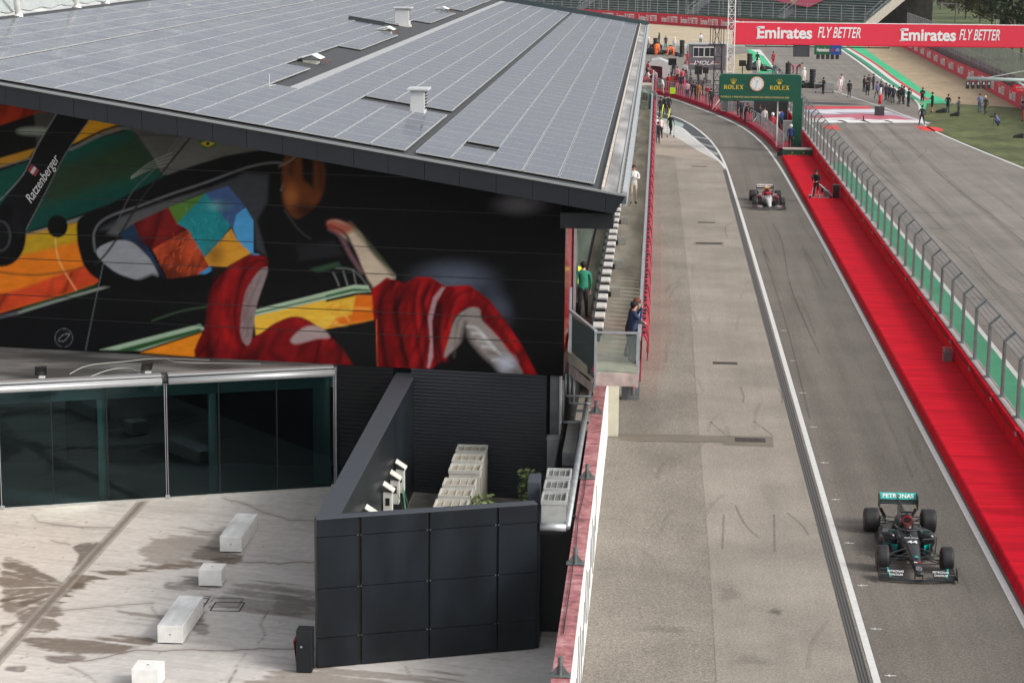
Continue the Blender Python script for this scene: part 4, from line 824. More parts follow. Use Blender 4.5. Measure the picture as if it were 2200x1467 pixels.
p.line(A((90, 1205), (300, 1140), (575, 1062)), 6, (132, 142, 130), 1.5); p.line(A((120, 1180), (380, 1100), (540, 1045)), 3, (34, 82, 44), 1); p.line(A((-40, 1235), (90, 1205)), 7, (90, 92, 96), 2)
# dark oval field holding the coloured facets
p.poly(A((402, 760), (440, 690), (560, 640), (880, 480), (1180, 385), (1400, 352), (1500, 395), (1535, 470), (1485, 560), (1500, 660), (1560, 760), (1640, 850), (1660, 1000), (1400, 1060), (1060, 1060), (860, 1060), (700, 1050), (540, 1040), (440, 950)), (12, 12, 13), 2, 1, True)
p.line(A((500, 880), (495, 780), (560, 705), (740, 640), (900, 580), (1080, 520), (1300, 440), (1450, 415), (1512, 445), (1478, 560)), 4, (106, 107, 110), 2)
p.poly(A((520, 770), (640, 700), (860, 622), (1100, 548), (1290, 470), (1412, 478), (1405, 620), (1350, 720), (1400, 905), (1345, 870), (1330, 720), (1270, 640), (1200, 590), (1080, 600), (880, 670), (700, 770)), (60, 62, 68), 4)
p.poly(A((640, 700), (860, 622), (1070, 560), (880, 650), (700, 740), (620, 800), (560, 790)), (84, 84, 86), 3)
F = lambda pts, c, b_=1.2: p.poly(A(*pts), c, b_)
F([(620, 790), (700, 738), (780, 860), (870, 1025), (800, 1030), (760, 930)], (30, 52, 78)); F([(700, 735), (885, 650), (985, 765), (800, 870), (745, 825)], (118, 24, 24)); F([(885, 650), (1082, 575), (965, 725), (930, 735)], (82, 122, 46))
F([(985, 765), (930, 735), (1082, 575), (1165, 690), (1215, 745), (1120, 870), (1075, 915)], (30, 134, 142)); F([(1082, 575), (1200, 538), (1285, 640), (1225, 765), (1165, 690)], (66, 92, 140)); F([(1225, 765), (1240, 690), (1290, 650), (1332, 720), (1332, 890), (1368, 895), (1320, 915), (1245, 820)], (78, 160, 216))
F([(800, 870), (985, 765), (1085, 925), (1110, 960), (1070, 1000), (880, 1025), (850, 960)], (190, 74, 40)); F([(1215, 760), (1245, 820), (1320, 892), (1190, 965), (1100, 960), (1075, 915)], (214, 150, 46)); F([(1040, 1000), (1110, 955), (1130, 975), (1080, 1000)], (56, 140, 190))
F([(1110, 960), (1190, 965), (1320, 892), (1345, 905), (1230, 1000), (1180, 1060), (1110, 1030)], (26, 18, 16), 3)
for _ in range(60):
    a = (random.uniform(980, 1200), random.uniform(620, 860)); p.line(A(a, (a[0]+random.uniform(-26, 26), a[1]+random.uniform(10, 46))), 1.2, random.choice(((14, 80, 96), (70, 176, 180), (20, 100, 120))), 1.2, .5, False)
for _ in range(40):
    a = (random.uniform(820, 1000), random.uniform(800, 1000)); p.line(A(a, (a[0]+random.uniform(-10, 30), a[1]-random.uniform(10, 30))), 1.2, random.choice(((90, 24, 20), (226, 110, 60))), 1.2, .4, False)
p.glow(A((860, 1000))[0], (60, 34), (24, 10, 8), .7); p.glow(A((1130, 900))[0], (34, 40), (70, 40, 20), .6); p.glow(A((1150, 640))[0], (40, 20), (150, 220, 220), .4); p.glow(A((760, 830))[0], (40, 30), (40, 8, 12), .6); p.glow(A((1180, 640))[0], (24, 30), (30, 40, 80), .5)
p.poly(A((505, 885), (590, 828), (685, 830), (765, 895), (812, 960), (832, 1032), (740, 1035), (600, 985)), (146, 148, 154), 1.5, 1, True)
p.poly(A((800, 1000), (900, 1030), (1060, 1000), (1180, 1050), (900, 1120), (500, 1060), (560, 985), (700, 1040)), (11, 11, 12), 4)
# diagonal rods
p.line(A((1012, 268), (850, 470), (740, 610), (650, 760), (560, 890), (500, 950)), 4.5, (40, 34, 34), 1.5, .95); p.line(A((950, 268), (820, 440), (700, 560), (620, 720)), 1.5, (110, 112, 116), 1.2, .7); p.line(A((545, 935), (500, 1150), (450, 1400)), 1.8, (104, 110, 116), 1, .9)
# bronze form
p.poly(B((30, 110), (120, 85), (260, 140), (262, 300), (210, 400), (100, 470), (35, 390), (18, 250)), (104, 54, 24), 4, 1, True); p.poly(B((130, 80), (205, 90), (205, 290), (140, 240)), (22, 14, 12), 5); p.poly(B((60, 60), (95, 70), (80, 220), (55, 200)), (58, 30, 16), 6, .8); p.poly(B((225, 110), (262, 150), (262, 300), (235, 290)), (60, 32, 18), 7, .8); p.glow(B((70, 330))[0], (26, 40), (200, 120, 60), .5); p.glow(B((150, 420))[0], (40, 24), (20, 12, 10), .8)
p.line(B((0, 160), (60, 130), (120, 80)), 2, (130, 122, 112), 3); p.line(B((30, 420), (120, 540), (185, 590)), 2, (70, 70, 74), 2)
# centre: dark cockpit, glints and stripes
p.line(A((800, 1245), (950, 1195), (1090, 1170)), 2.5, (70, 96, 66), 2.5, .8)
p.poly(B((100, 640), (330, 600), (385, 690), (120, 720)), (34, 35, 38), 4); p.poly(B((180, 770), (350, 725), (370, 750), (230, 790)), (54, 84, 58), 3, .8)
for k in range(3): p.line(B((320+k*60, 790-k*8), (340+k*55, 830), (355+k*52, 868)), 2, (150, 158, 150), 2, .8)
p.line(B((340, 765), (420, 770), (480, 810), (525, 870)), 3, (110, 120, 112), 2)
p.poly(B((-60, 1040), (455, 928), (556, 930), (575, 1070), (280, 1125), (0, 1180), (-60, 1180)), (236, 188, 62), 2); p.poly(B((455, 925), (553, 925), (575, 1068), (290, 1120), (340, 1060), (430, 1040)), (228, 112, 26), 3)
for _ in range(16):
    a = (random.uniform(100, 440), random.uniform(985, 1100)); p.line(B(a, (a[0]+random.uniform(30, 90), a[1]+random.uniform(-20, 20)), (a[0]+random.uniform(60, 120), a[1]+random.uniform(-40, 30))), random.uniform(2, 5), random.choice(((232, 130, 36), (246, 206, 96))), 3, .55)
p.poly(B((-80, 995), (450, 862), (530, 868), (545, 905), (450, 912), (-80, 1035)), (176, 198, 170), 1.5); p.poly(B((-80, 1010), (440, 885), (535, 890), (538, 902), (440, 902), (-80, 1028)), (52, 104, 62), 2)
p.poly(A((1330, 1215), (1712, 1130), (1712, 1230), (1345, 1320)), (236, 186, 60), 2); p.poly(A((1330, 1190), (1712, 1098), (1712, 1135), (1335, 1222)), (170, 190, 166), 1.5); p.line(A((1335, 1207), (1712, 1120)), 3, (50, 98, 56), 1.2)
p.poly(A((525, 1397), (1050, 1262), (1080, 1290), (740, 1402)), (160, 184, 158), 1.5); p.poly(A((610, 1400), (1050, 1285), (1060, 1300), (700, 1404)), (40, 80, 40), 2); p.poly(A((740, 1412), (1060, 1308), (1090, 1440)), (236, 138, 26), 2)
# red folded forms
R1, R2, R3 = (128, 16, 20), (70, 8, 12), (178, 22, 24)
p.poly(A((1112, 1075), (1190, 975), (1300, 905), (1385, 908), (1408, 960), (1350, 1150), (1325, 1330), (1440, 1260), (1550, 1222), (1650, 1260), (1770, 1360), (1870, 1480), (1075, 1480), (1085, 1250)), R1, 2, 1, True)
p.line(A((1240, 980), (1180, 1100), (1180, 1300), (1260, 1400)), 10, R3, 9, .8); p.line(A((1110, 1100), (1095, 1280), (1110, 1440)), 8, R2, 8, .9); p.line(A((1390, 930), (1340, 935), (1270, 1020), (1235, 1200), (1250, 1330)), 5, R2, 3, .9); p.line(A((1480, 1300), (1420, 1400), (1500, 1460)), 8, R2, 7, .8); p.line(A((1560, 1250), (1640, 1290), (1750, 1380)), 8, R3, 8, .8)
p.poly(A((1388, 965), (1406, 990), (1350, 1160), (1322, 1340), (1292, 1372), (1262, 1300), (1285, 1110), (1340, 1010)), (142, 126, 126), 2, 1, True); p.line(A((1370, 1010), (1310, 1160), (1300, 1320)), 4, (110, 96, 98), 4, .8)
p.poly(B((70, 1185), (150, 1115), (240, 1112), (300, 1175), (220, 1185), (100, 1215)), (168, 148, 146), 3, 1, True)
_rs = random.Random(11)
for _ in range(150):
    x_, y_ = _rs.uniform(1120, 1330), _rs.uniform(980, 1440); p.line(A((x_, y_), (x_-6, y_+_rs.uniform(25, 70))), _rs.uniform(1, 3), _rs.choice(((60, 6, 10), (176, 28, 30), (90, 10, 14))), 3, .22)
# pale tapering band
p.poly(B((285, 500), (330, 478), (400, 500), (480, 555), (560, 680), (690, 815), (620, 850), (548, 875), (500, 780), (440, 640), (360, 560)), (210, 190, 168), 3, 1, True)
p.line(B((420, 500), (540, 640), (680, 810)), 8, (104, 104, 84), 5, .85); p.line(B((300, 510), (390, 560), (440, 660), (500, 800), (545, 870)), 6, (14, 13, 14), 3); p.line(B((300, 530), (360, 570), (420, 680), (490, 790)), 6, (150, 110, 120), 5, .8); p.poly(B((280, 500), (330, 478), (440, 520), (400, 560), (330, 545)), (168, 54, 34), 6, .8, True)
# glows
p.glow(B((1040, 830))[0], (125, 58), (120, 130, 152), .55); p.glow(B((1300, 980))[0], (40, 70), (86, 92, 110), .5, -.5); p.glow(B((1430, 385))[0], (80, 34), (130, 130, 138), .65)
# broad red folds
p.poly(B((548, 890), (640, 820), (745, 858), (820, 815), (900, 818), (985, 872), (1130, 866), (1250, 955), (1350, 1085), (1450, 1235), (1535, 1400), (1465, 1400), (1300, 1210), (1210, 1060), (1190, 1005), (1100, 1000), (1030, 1070), (1000, 1290), (905, 1360), (590, 1360), (560, 1050)), (166, 18, 24), 2)
for pts, w_, c, a in ((((640, 850), (600, 960), (620, 1180), (660, 1350)), 14, R2, .75), (((720, 870), (690, 960), (720, 1150), (740, 1350)), 13, R2, .85), (((900, 880), (850, 960), (870, 1150), (860, 1340)), 8, R2, .9), (((930, 980), (920, 1150), (935, 1330)), 12, (38, 6, 10), .9), (((1030, 900), (960, 1000), (960, 1250)), 8, R2, .8), (((1080, 930), (1200, 960), (1300, 1100)), 12, (196, 30, 34), .7), (((800, 860), (780, 1000), (800, 1300)), 10, (186, 26, 30), .6), (((1210, 1010), (1290, 1120), (1400, 1250), (1480, 1390)), 5, R2, .9), (((1340, 1150), (1420, 1270), (1500, 1390)), 7, (200, 26, 26), .8), (((660, 1000), (690, 1200), (750, 1350)), 6, R3, .5)): p.line(B(*pts), w_, c, 7, a)
for pts, w_, c in (((680, 850, 600, 1000, 640, 1350), 7, (40, 5, 8)), ((760, 880, 700, 1040, 770, 1350), 8, (46, 6, 9)), ((830, 850, 800, 1000, 850, 1340), 6, (52, 6, 10)), ((900, 850, 860, 960, 880, 1100), 6, (44, 6, 9)), ((960, 1000, 950, 1150, 970, 1300), 12, (24, 4, 7)), ((1120, 905, 1040, 950, 990, 1120), 5, (60, 6, 12)), ((1230, 990, 1320, 1120, 1440, 1320), 7, (96, 8, 14))):
    q_ = B((pts[0], pts[1]), (pts[2], pts[3]), (pts[4], pts[5])); p.line(q_, w_*1.5, c, 6, .75); p.line([(a_+7, b_+2) for a_, b_ in q_], w_*.8, (206, 40, 40), 5, .45)
p.poly(B((885, 1060), (915, 940), (965, 878), (988, 878), (935, 965), (908, 1080), (914, 1290), (892, 1360), (880, 1355), (898, 1200)), (168, 138, 142), 2)
p.poly(B((985, 1296), (1010, 1180), (1050, 1060), (1130, 1000), (1190, 1008), (1205, 1070), (1270, 1140), (1345, 1230), (1450, 1400), (1290, 1400), (1150, 1310), (1110, 1200)), (142, 132, 128), 2.5, 1, True)
p.poly(B((1000, 1300), (1060, 1240), (1095, 1120), (1110, 1090), (1130, 1180), (1200, 1270), (1310, 1400), (1000, 1400)), (14, 13, 14), 7, 1, True)
for k in range(7): p.line(B((1120+k*30, 1110+k*40), (1170+k*30, 1120+k*38), (1220+k*32, 1170+k*36)), 4, random.choice(((96, 80, 72), (222, 222, 226))), 4, .6)
p.glow(B((1350, 1330))[0], (34, 30), (214, 222, 240), .7); p.line(B((1040, 1290), (1060, 1090), (1110, 1040)), 4, (90, 76, 72), 4, .6)
p.line(B((577, 1070), (580, 1200), (584, 1360)), 2, (226, 104, 60), 1.2); p.poly(B((300, 1130), (572, 1070), (582, 1360), (450, 1360)), (22, 21, 22), 3)
p.line(A(*[(335+46*math.cos(t), 1335+48*math.sin(t)) for t in np.linspace(0, 6.28, 18)]), 1.1, (120, 122, 130), .8, .9); p.line(A((305, 1345), (330, 1320), (365, 1315), (345, 1345), (320, 1355), (305, 1345)), 1.2, (150, 150, 156), .8, .9)
# flag of green, yellow, blue in the grey field
p.poly(A((1040, 302), (1078, 290), (1142, 308), (1132, 334), (1062, 340)), (70, 98, 44), 1); p.poly(A((1055, 317), (1090, 298), (1128, 313), (1096, 333)), (206, 186, 40), .8); p.ell(A((1092, 315))[0], (4.2, 4.2), (26, 34, 60), .8)
# joints between the cladding boards
MURAL_GAIN = 1.12
zz = V[:, 2]
c = p.c*MURAL_GAIN
_red = (p.c[:, 0] > 7*p.c[:, 1]) & (p.c[:, 0] > .06); _w = fbm(px+.35*py, py-.3*px, .022, .005, 41, 3); _w2 = fbm(px, py, .02, .02, 42, 4)
c[_red] *= (np.clip(.36+2.2*np.abs(_w-.5)*2., .3, 1.0)*(.75+.5*_w2))[_red][:, None]
_f = fbm(px+.6*py, py, .05, .12, 44, 4); c *= (1+(_f-.5)*.3)[:, None]
set_col(mural, 'Paint', c)
for zj in (4.68, 5.36, 6.5, 7.3, 8.43, 9.4, 10.4, 11.2):
    xe = max(-22.5, -22.5) if zj < 12 else 0; xs = RA.x-(zj+.45-ZT)/RK; xr_ = min(-2.62, xs) if zj > 8.9 else -2.62; a_, b_ = mwall(-22.5), mwall(xr_); nf = mn if mn.y < 0 else -mn; MB().bar(a_+nf*.004+ez*zj, b_+nf*.004+ez*zj, .012, .018).build('panel_joint', M_blk, bd)
# lettering and flag on the strut
def mpt(x, y, off=.02): q = on_pl(x, y, m0, mn); return q+mn*(-off if (CP-m0).dot(mn) < 0 else off)
a, b2 = mpt(66, 425), mpt(116, 347); dx = (b2-a).normalized(); dy = Vector((0, 0, 1)); dy = (mn.cross(dx)); dy = dy if dy.z > 0 else -dy
text('Ratzenberger', .40, mat('mural_white', (.75, .75, .75), .6), bd, (a+b2)/2, dx, dy, sx=.78, shear=.35, bold=.004, depth=.004)
for k, cc in enumerate(((.35, .02, .03), (.6, .6, .6), (.35, .02, .03))):
    o_ = mpt(73, 365)+dx*(-.02)+dy*(.1-.1*k); q = [o_-dx*.12-dy*.05, o_+dx*.12-dy*.05, o_+dx*.12+dy*.05, o_-dx*.12+dy*.05]; MB().poly(q).build('flag_band', mat('mflag%d' % (k % 2), cc, .6), bd)
# building masses
M_dark = mat('building_dark', (.010, .0105, .012), .6, spec=.2)
def topz(X): return ZT+RK*(RA.x-X)-.5
q = [mwall(-22.6)-mn*-.0, m0]
off = Vector((0, .12, 0))
A_, B_ = mwall(-24)+off, m0+off
mb = MB(); mb.add([A_+ez*3.69, B_+ez*3.69, B_+ez*topz(-2.6), A_+ez*topz(-24), Vector((-24, 169, 3.69)), Vector((-2.6, 169, 3.69)), Vector((-2.6, 169, topz(-2.6))), Vector((-24, 169, topz(-24)))], [(0, 1, 2, 3), (0, 4, 5, 1), (3, 2, 6, 7), (4, 7, 6, 5), (1, 5, 6, 2), (0, 3, 7, 4)]); mb.build('upper_wall', M_dark, bd)
MB().add([m0+ez*3.7+Vector((.015, .02, 0)), Vector((-2.57, 67.5, 3.7)), Vector((-2.57, 67.5, 8.9)), m0+ez*8.9+Vector((.015, .02, 0))], [(0, 1, 2, 3)]).build('side_cladding', M_redgloss, bd)
MB().box((-2.45, 66.3, 4.95), (-2.40, 168, 7.5)).build('side_glazing', mat('side_glass', (.22, .29, .25), .06, spec=1.0), bd); MB().box((-2.5, 66.3, 4.5), (-2.38, 168, 4.95)).build('side_skirting', M_blk, bd); MB().box((-2.56, 66.4, 7.5), (-2.3, 168, 8.9)).build('side_lintel', M_dark, bd)
# lower storey: corrugated wall under the mural
M_cor = mat('corrugated_anthracite', (.045, .049, .058), .42)
d0 = .35
def corr(name, Xa, Xb, z0, z1, m, amp=.055, pitch=.105):
    P, Q = mwall(Xa)-mn*(-d0 if mn.y < 0 else d0), mwall(Xb)-mn*(-d0 if mn.y < 0 else d0); n = mn if mn.y < 0 else -mn
    mb = MB(); z = z0; rows = []
    while z < z1: rows += [(z, 0), (z+pitch*.5, 0), (z+pitch*.5, amp), (z+pitch*.98, amp)]; z += pitch
    vs = []
    for zz_, o_ in rows: vs += [P+n*o_+ez*zz_, Q+n*o_+ez*zz_]
    mb.add(vs, [(2*i, 2*i+1, 2*i+3, 2*i+2) for i in range(len(rows)-1)]); return mb.build(name, m, bd)
corr('corrugated_cladding', -7.05, -3.0, 0, 3.7, M_cor); corr('dark_louvre', -9.3, -7.6, 0, 3.7, M_dark, .04, .13)
n_ = mn if mn.y < 0 else -mn
P = mwall(-2.88)-n_*.2; MB().cb(P+ez*1.84, (.24, .1, 3.68)).build('corner_post', mat('grey_casing', (0, 0, 0)), bd); P = mwall(-2.68)-n_*.12; MB().tube(P, P+ez*3.68, .05, 8).build('downpipe', M_white, bd)
MB().box((-3.3, 61.2, 0), (-2.6, 169, 3.68)).build('lower_wall', M_dark, bd); MB().box((-24, 63.9, 0), (-3.31, 66, 3.68)).build('lower_core', M_dark, bd)  # lower_wall: deep shade of the gap below the balcony, put in as near-black
MB().box((-10.2, 61.75, 3.45), (-2.6, 62.2, 3.68)).build('edge_beam', M_dark, bd)
tag(MB().cb(mpt(781, 791)+ez*-.02, (.2, .12, .12)).build('wall_lamp', M_white), 'small white lamp box under the lower edge of the mural', 'lamp')
# under-balcony clutter
t = thing('pipe_run', (-2.2, 60, 2.9), 'group of bent silver pipes under the balcony corner', 'pipes')
for k in range(4):
    z = 3.25-.22*k; x = -2.48+.12*k; MB().path([(x, 60.2, 3.9-.02*k), (x, 60.2, z), (-1.75, 60.2, z)], .035, 8).build('pipe', M_steel, t, smooth=True) if k < 3 else MB().path([(-2.55, 60.25, 3.7), (-2.55, 60.25, 2.45), (-1.8, 60.25, 2.45)], .035, 8).build('pipe', M_steel, t, smooth=True)
t = thing('air_duct', (-2.2, 58, 2.2), 'square sheet metal duct stepping down under the balcony', 'duct')
MB().box((-2.4, 56.5, 2.1), (-2.05, 60.5, 2.45)).build('duct_run', mat('duct_metal', (.20, .21, .21), .4, .4, noise=.2), t); MB().box((-2.4, 56.3, .9), (-2.05, 56.6, 2.1)).build('duct_drop', M_dk, t)
MB().box((-2.58, 50.6, 0), (-2.55, 61, 2.3)).build('yard_wall', M_blk, bd)
# ------------------------------------------------------------------ terrace over the pit lane
tr = thing('terrace', (-1.5, 110, 0), 'raised concrete viewing terrace with glass railing beside the pit building', 'terrace')
M_tf = mat('terrace_concrete', (.40, .355, .28), .8, noise=.3, nscale=.7, vec=(2, .35, 1), detail=8, bump=.1)
YE = 176
MB().prism([(-.36, 57.6, 4.2), (-1.55, 57.6, 4.2), (-2.45, 60.5, 4.2), (-2.57, 64, 4.2), (-2.57, YE, 4.2), (-.36, YE, 4.2)], (0, 0, .3)).build('floor_slab', M_tf, tr)
MB().box((-1.55, 57.5, 4.14), (-.36, 57.598, 4.5)).build('slab_edge', mat('pink_concrete', (.42, .33, .30), .8, noise=.25, nscale=3), tr)
MB().box((-1.46, 68.9, 0), (-1.07, 69.3, 4.2)).build('cream_pillar', mat('cream_paint', (.50, .47, .37), .6, noise=.06), tr)
for y in range(0, 16): MB().box((-1.07, 74.7+y*6.6, 0), (-.42, 75.1+y*6.6, 4.2)).build('grey_pillar', mat('grey_pillar', (.14, .145, .15), .6, noise=.1), tr)
MB().box((-1.5, 75, 0), (-1.3, YE, 4.2)).build('garage_wall', mat('garage_cream', (.40, .38, .32), .6, noise=.1), tr)
M_rail = mat('rail_steel', (.36, .385, .41), .4, .3, noise=.1); M_bgl = glass('rail_glass', (.78, .88, .82), 1., .84)
def rpost(x, y, z0=4.1, z1=5.62): return MB().box((x-.035, y-.035, z0), (x+.035, y+.035, z1)).build('railing_post', M_rail, tr)
for q in ((-1.56, 57.55), (-.4, 57.55)): rpost(*q)
rpost(-2.38, 60.45, 4.3, 6.4)
MB().bar((-1.6, 57.55, 5.64), (-.36, 57.55, 5.64), .09, .05).build('handrail', M_rail, tr); MB().bar((-1.56, 57.55, 5.68), (-2.38, 60.45, 5.72), .09, .05).build('handrail', M_rail, tr)
MB().poly([(-1.5, 57.55, 4.55), (-.44, 57.55, 4.55), (-.44, 57.55, 5.58), (-1.5, 57.55, 5.58)]).build('railing_glass', M_bgl, tr); MB().poly([(-1.6, 57.7, 4.3), (-2.34, 60.3, 4.3), (-2.34, 60.3, 5.6), (-1.6, 57.7, 5.6)]).build('railing_glass', M_bgl, tr)
MB().bar((-.36, 57.5, 5.5), (-.36, YE, 5.5), .10, .10).build('handrail', M_rail, tr)
for k in range(60): MB().box((-.385, 58.6+2*k-.02, 4.3), (-.345, 58.6+2*k+.02, 5.46)).build('railing_post', M_rail, tr)
# terrace end stair-foot ledge and glass screen near the building
MB().prism([(-1.62, 57.65, 4.1), (-1.6, 57.62, 3.9), (-2.42, 60.6, 3.8), (-2.42, 60.6, 4.15)], (.05, 0, 0)).build('stair_edge', mat('pink_concrete', (0, 0, 0)), tr)
sc = thing('glass_screen', (-2.1, 62, 4.5), 'steel frame at the near end of the terrace glazing beside the red cladding', 'glass screen')
MB().box((-2.53, 66.0, 4.5), (-2.44, 66.08, 7.6)).build('frame_post', M_rail, sc)
MB().box((-2.53, 66.0, 7.42), (-1.55, 66.06, 7.5)).build('frame_head', M_rail, sc); MB().box((-2.53, 63.0, 4.62), (-1.95, 63.06, 4.70)).build('frame_rail', M_rail, sc)
MB().poly([(-2.43, 66.1, 5.0), (-2.38, 66.1, 5.0), (-2.38, 66.1, 7.4), (-2.43, 66.1, 7.4)]).build('pane', glass('screen_glass', (.72, .9, .82), 1., .88), sc)
lv = thing('louvre_box', (-2, 66, 7.6), 'black louvred unit under the roof overhang above the glass screen', 'vent unit')
MB().box((-2.5, 65.9, 7.55), (-1.45, 66.1, 8.1)).build('front_panel', mat('plum_black', (.025, .02, .024), .4), lv)
mb = MB()
for k in range(6): mb.box((-2.5, 66.2+k*.16, 8.1), (-1.52, 66.29+k*.16, 8.14))
mb.build('slat', M_dk, lv); MB().box((-1.5, 65.88, 7.55), (-1.43, 67.3, 8.2)).build('side_frame', M_steel, lv)
# folded seats in black and white along the building side
def tipseat():
    t = thing('folding_chair', (0, 0, 0), '', 'seat')
    MB().box((-.22, -.10, .30), (.2, .36, .44)).build('seat_cushion', mat('seat_white', (.66, .64, .61), .5, noise=.06), t, bevel=.04)
    MB().box((-.24, -.34, 0), (.1, .34, .28)).box((-.2, -.38, .2), (.17, -.12, .36)).build('seat_frame', M_blk, t); MB().box((-.26, -.36, .42), (-.16, .36, .78)).build('backrest', mat('seat_black', (.02, .02, .02), .4), t, bevel=.03)
    return t
sp = tipseat()
for k in range(42):
    c = sp if k == 0 else copy_tree(sp); y = 62.6+k*1.72; c.location = (-1.64, y, 4.5); c.scale = (.85, 1.35, 1)
    tag(c, 'white cushioned black seat in the long row against the pit building', 'seat', 'white and black seats in a row on the terrace')
MB().box((-1.95, 62.0, 4.5), (-1.86, YE, 4.9)).build('skirting', M_blk, tr)
for k in range(14):
    y = 70.2+k*6.1; t = thing('terrace_box', (-1.30, y, 4.5), ('grey service box on the terrace floor nearest the camera' if k == 0 else 'grey service box in the row set along the terrace floor'), 'service box', None if k == 0 else 'grey service boxes along the terrace')
    if k == 0: box0 = t; MB().box((-1.42, y-.15, 4.5), (-1.12, y+.15, 4.83)).build('casing', mat('box_grey', (.42, .41, .37), .5, noise=.1), t, bevel=.01); MB().box((-1.52, y-.15, 4.52), (-1.42, y+.1, 4.66)).build('socket', M_blk, t)
    else:
        for ch in box0.children: c2 = ch.copy(); COL.objects.link(c2); c2.parent = t
# red shells outside the rail
mb = MB(); nseg = 6; R_ = [(-.30+.0*a, 0, 0) for a in range(3)]
pf = [(-.31, 5.36), (-.2, 5.31), (-.13, 5.15), (-.10, 4.9), (-.12, 4.6)]
mb.loft([[(x, y, z) for x, z in pf]+[(x-.03, y, z-.02) for x, z in reversed(pf)] for y in (-.30, -.27, .27, .30)])
shell = mb.build('shell_chair', mat('red_plastic', sr(150, 46, 62), .55, spec=.2, noise=.12, nscale=3), None); shell.data.transform(Matrix.Translation((.3, 0, -5.36)))
brk = MB().box((.015, -.12, -.02), (.10, .06, .03)).build('seat_bracket', M_blk, None); brk.parent = shell
for k in range(150):
    c = shell if k == 0 else copy_tree(shell)
    c.location = (-.3, 59.2+k*.76, 5.36+.02*math.sin(k*2.1)); c.rotation_euler = (0, 0, .06*math.sin(k*1.3))
    tag(c, 'red plastic shell seat hung outside the terrace rail over the apron', 'seat', 'red shell seats outside the terrace rail')
tag(MB().box((-.34, 58.6, 4.05), (-.3, YE, 4.6)).build('red_banner', mat('red_plastic', (0, 0, 0))), 'faded red cloth strip under the red seats on the terrace edge', 'banner')
t = thing('standpipe', (-.62, 74.4, 0), 'pale standpipe with red clamps on the first grey pillar', 'pipe')
MB().tube((-.66, 74.55, .2), (-.6, 74.5, 4.2), .06, 8).build('pipe', M_alu, t, smooth=True)
for z in (.5, 1.7): MB().tube((-.66, 74.55, z), (-.66, 74.55, z+.12), .1, 8).build('clamp', M_red, t)
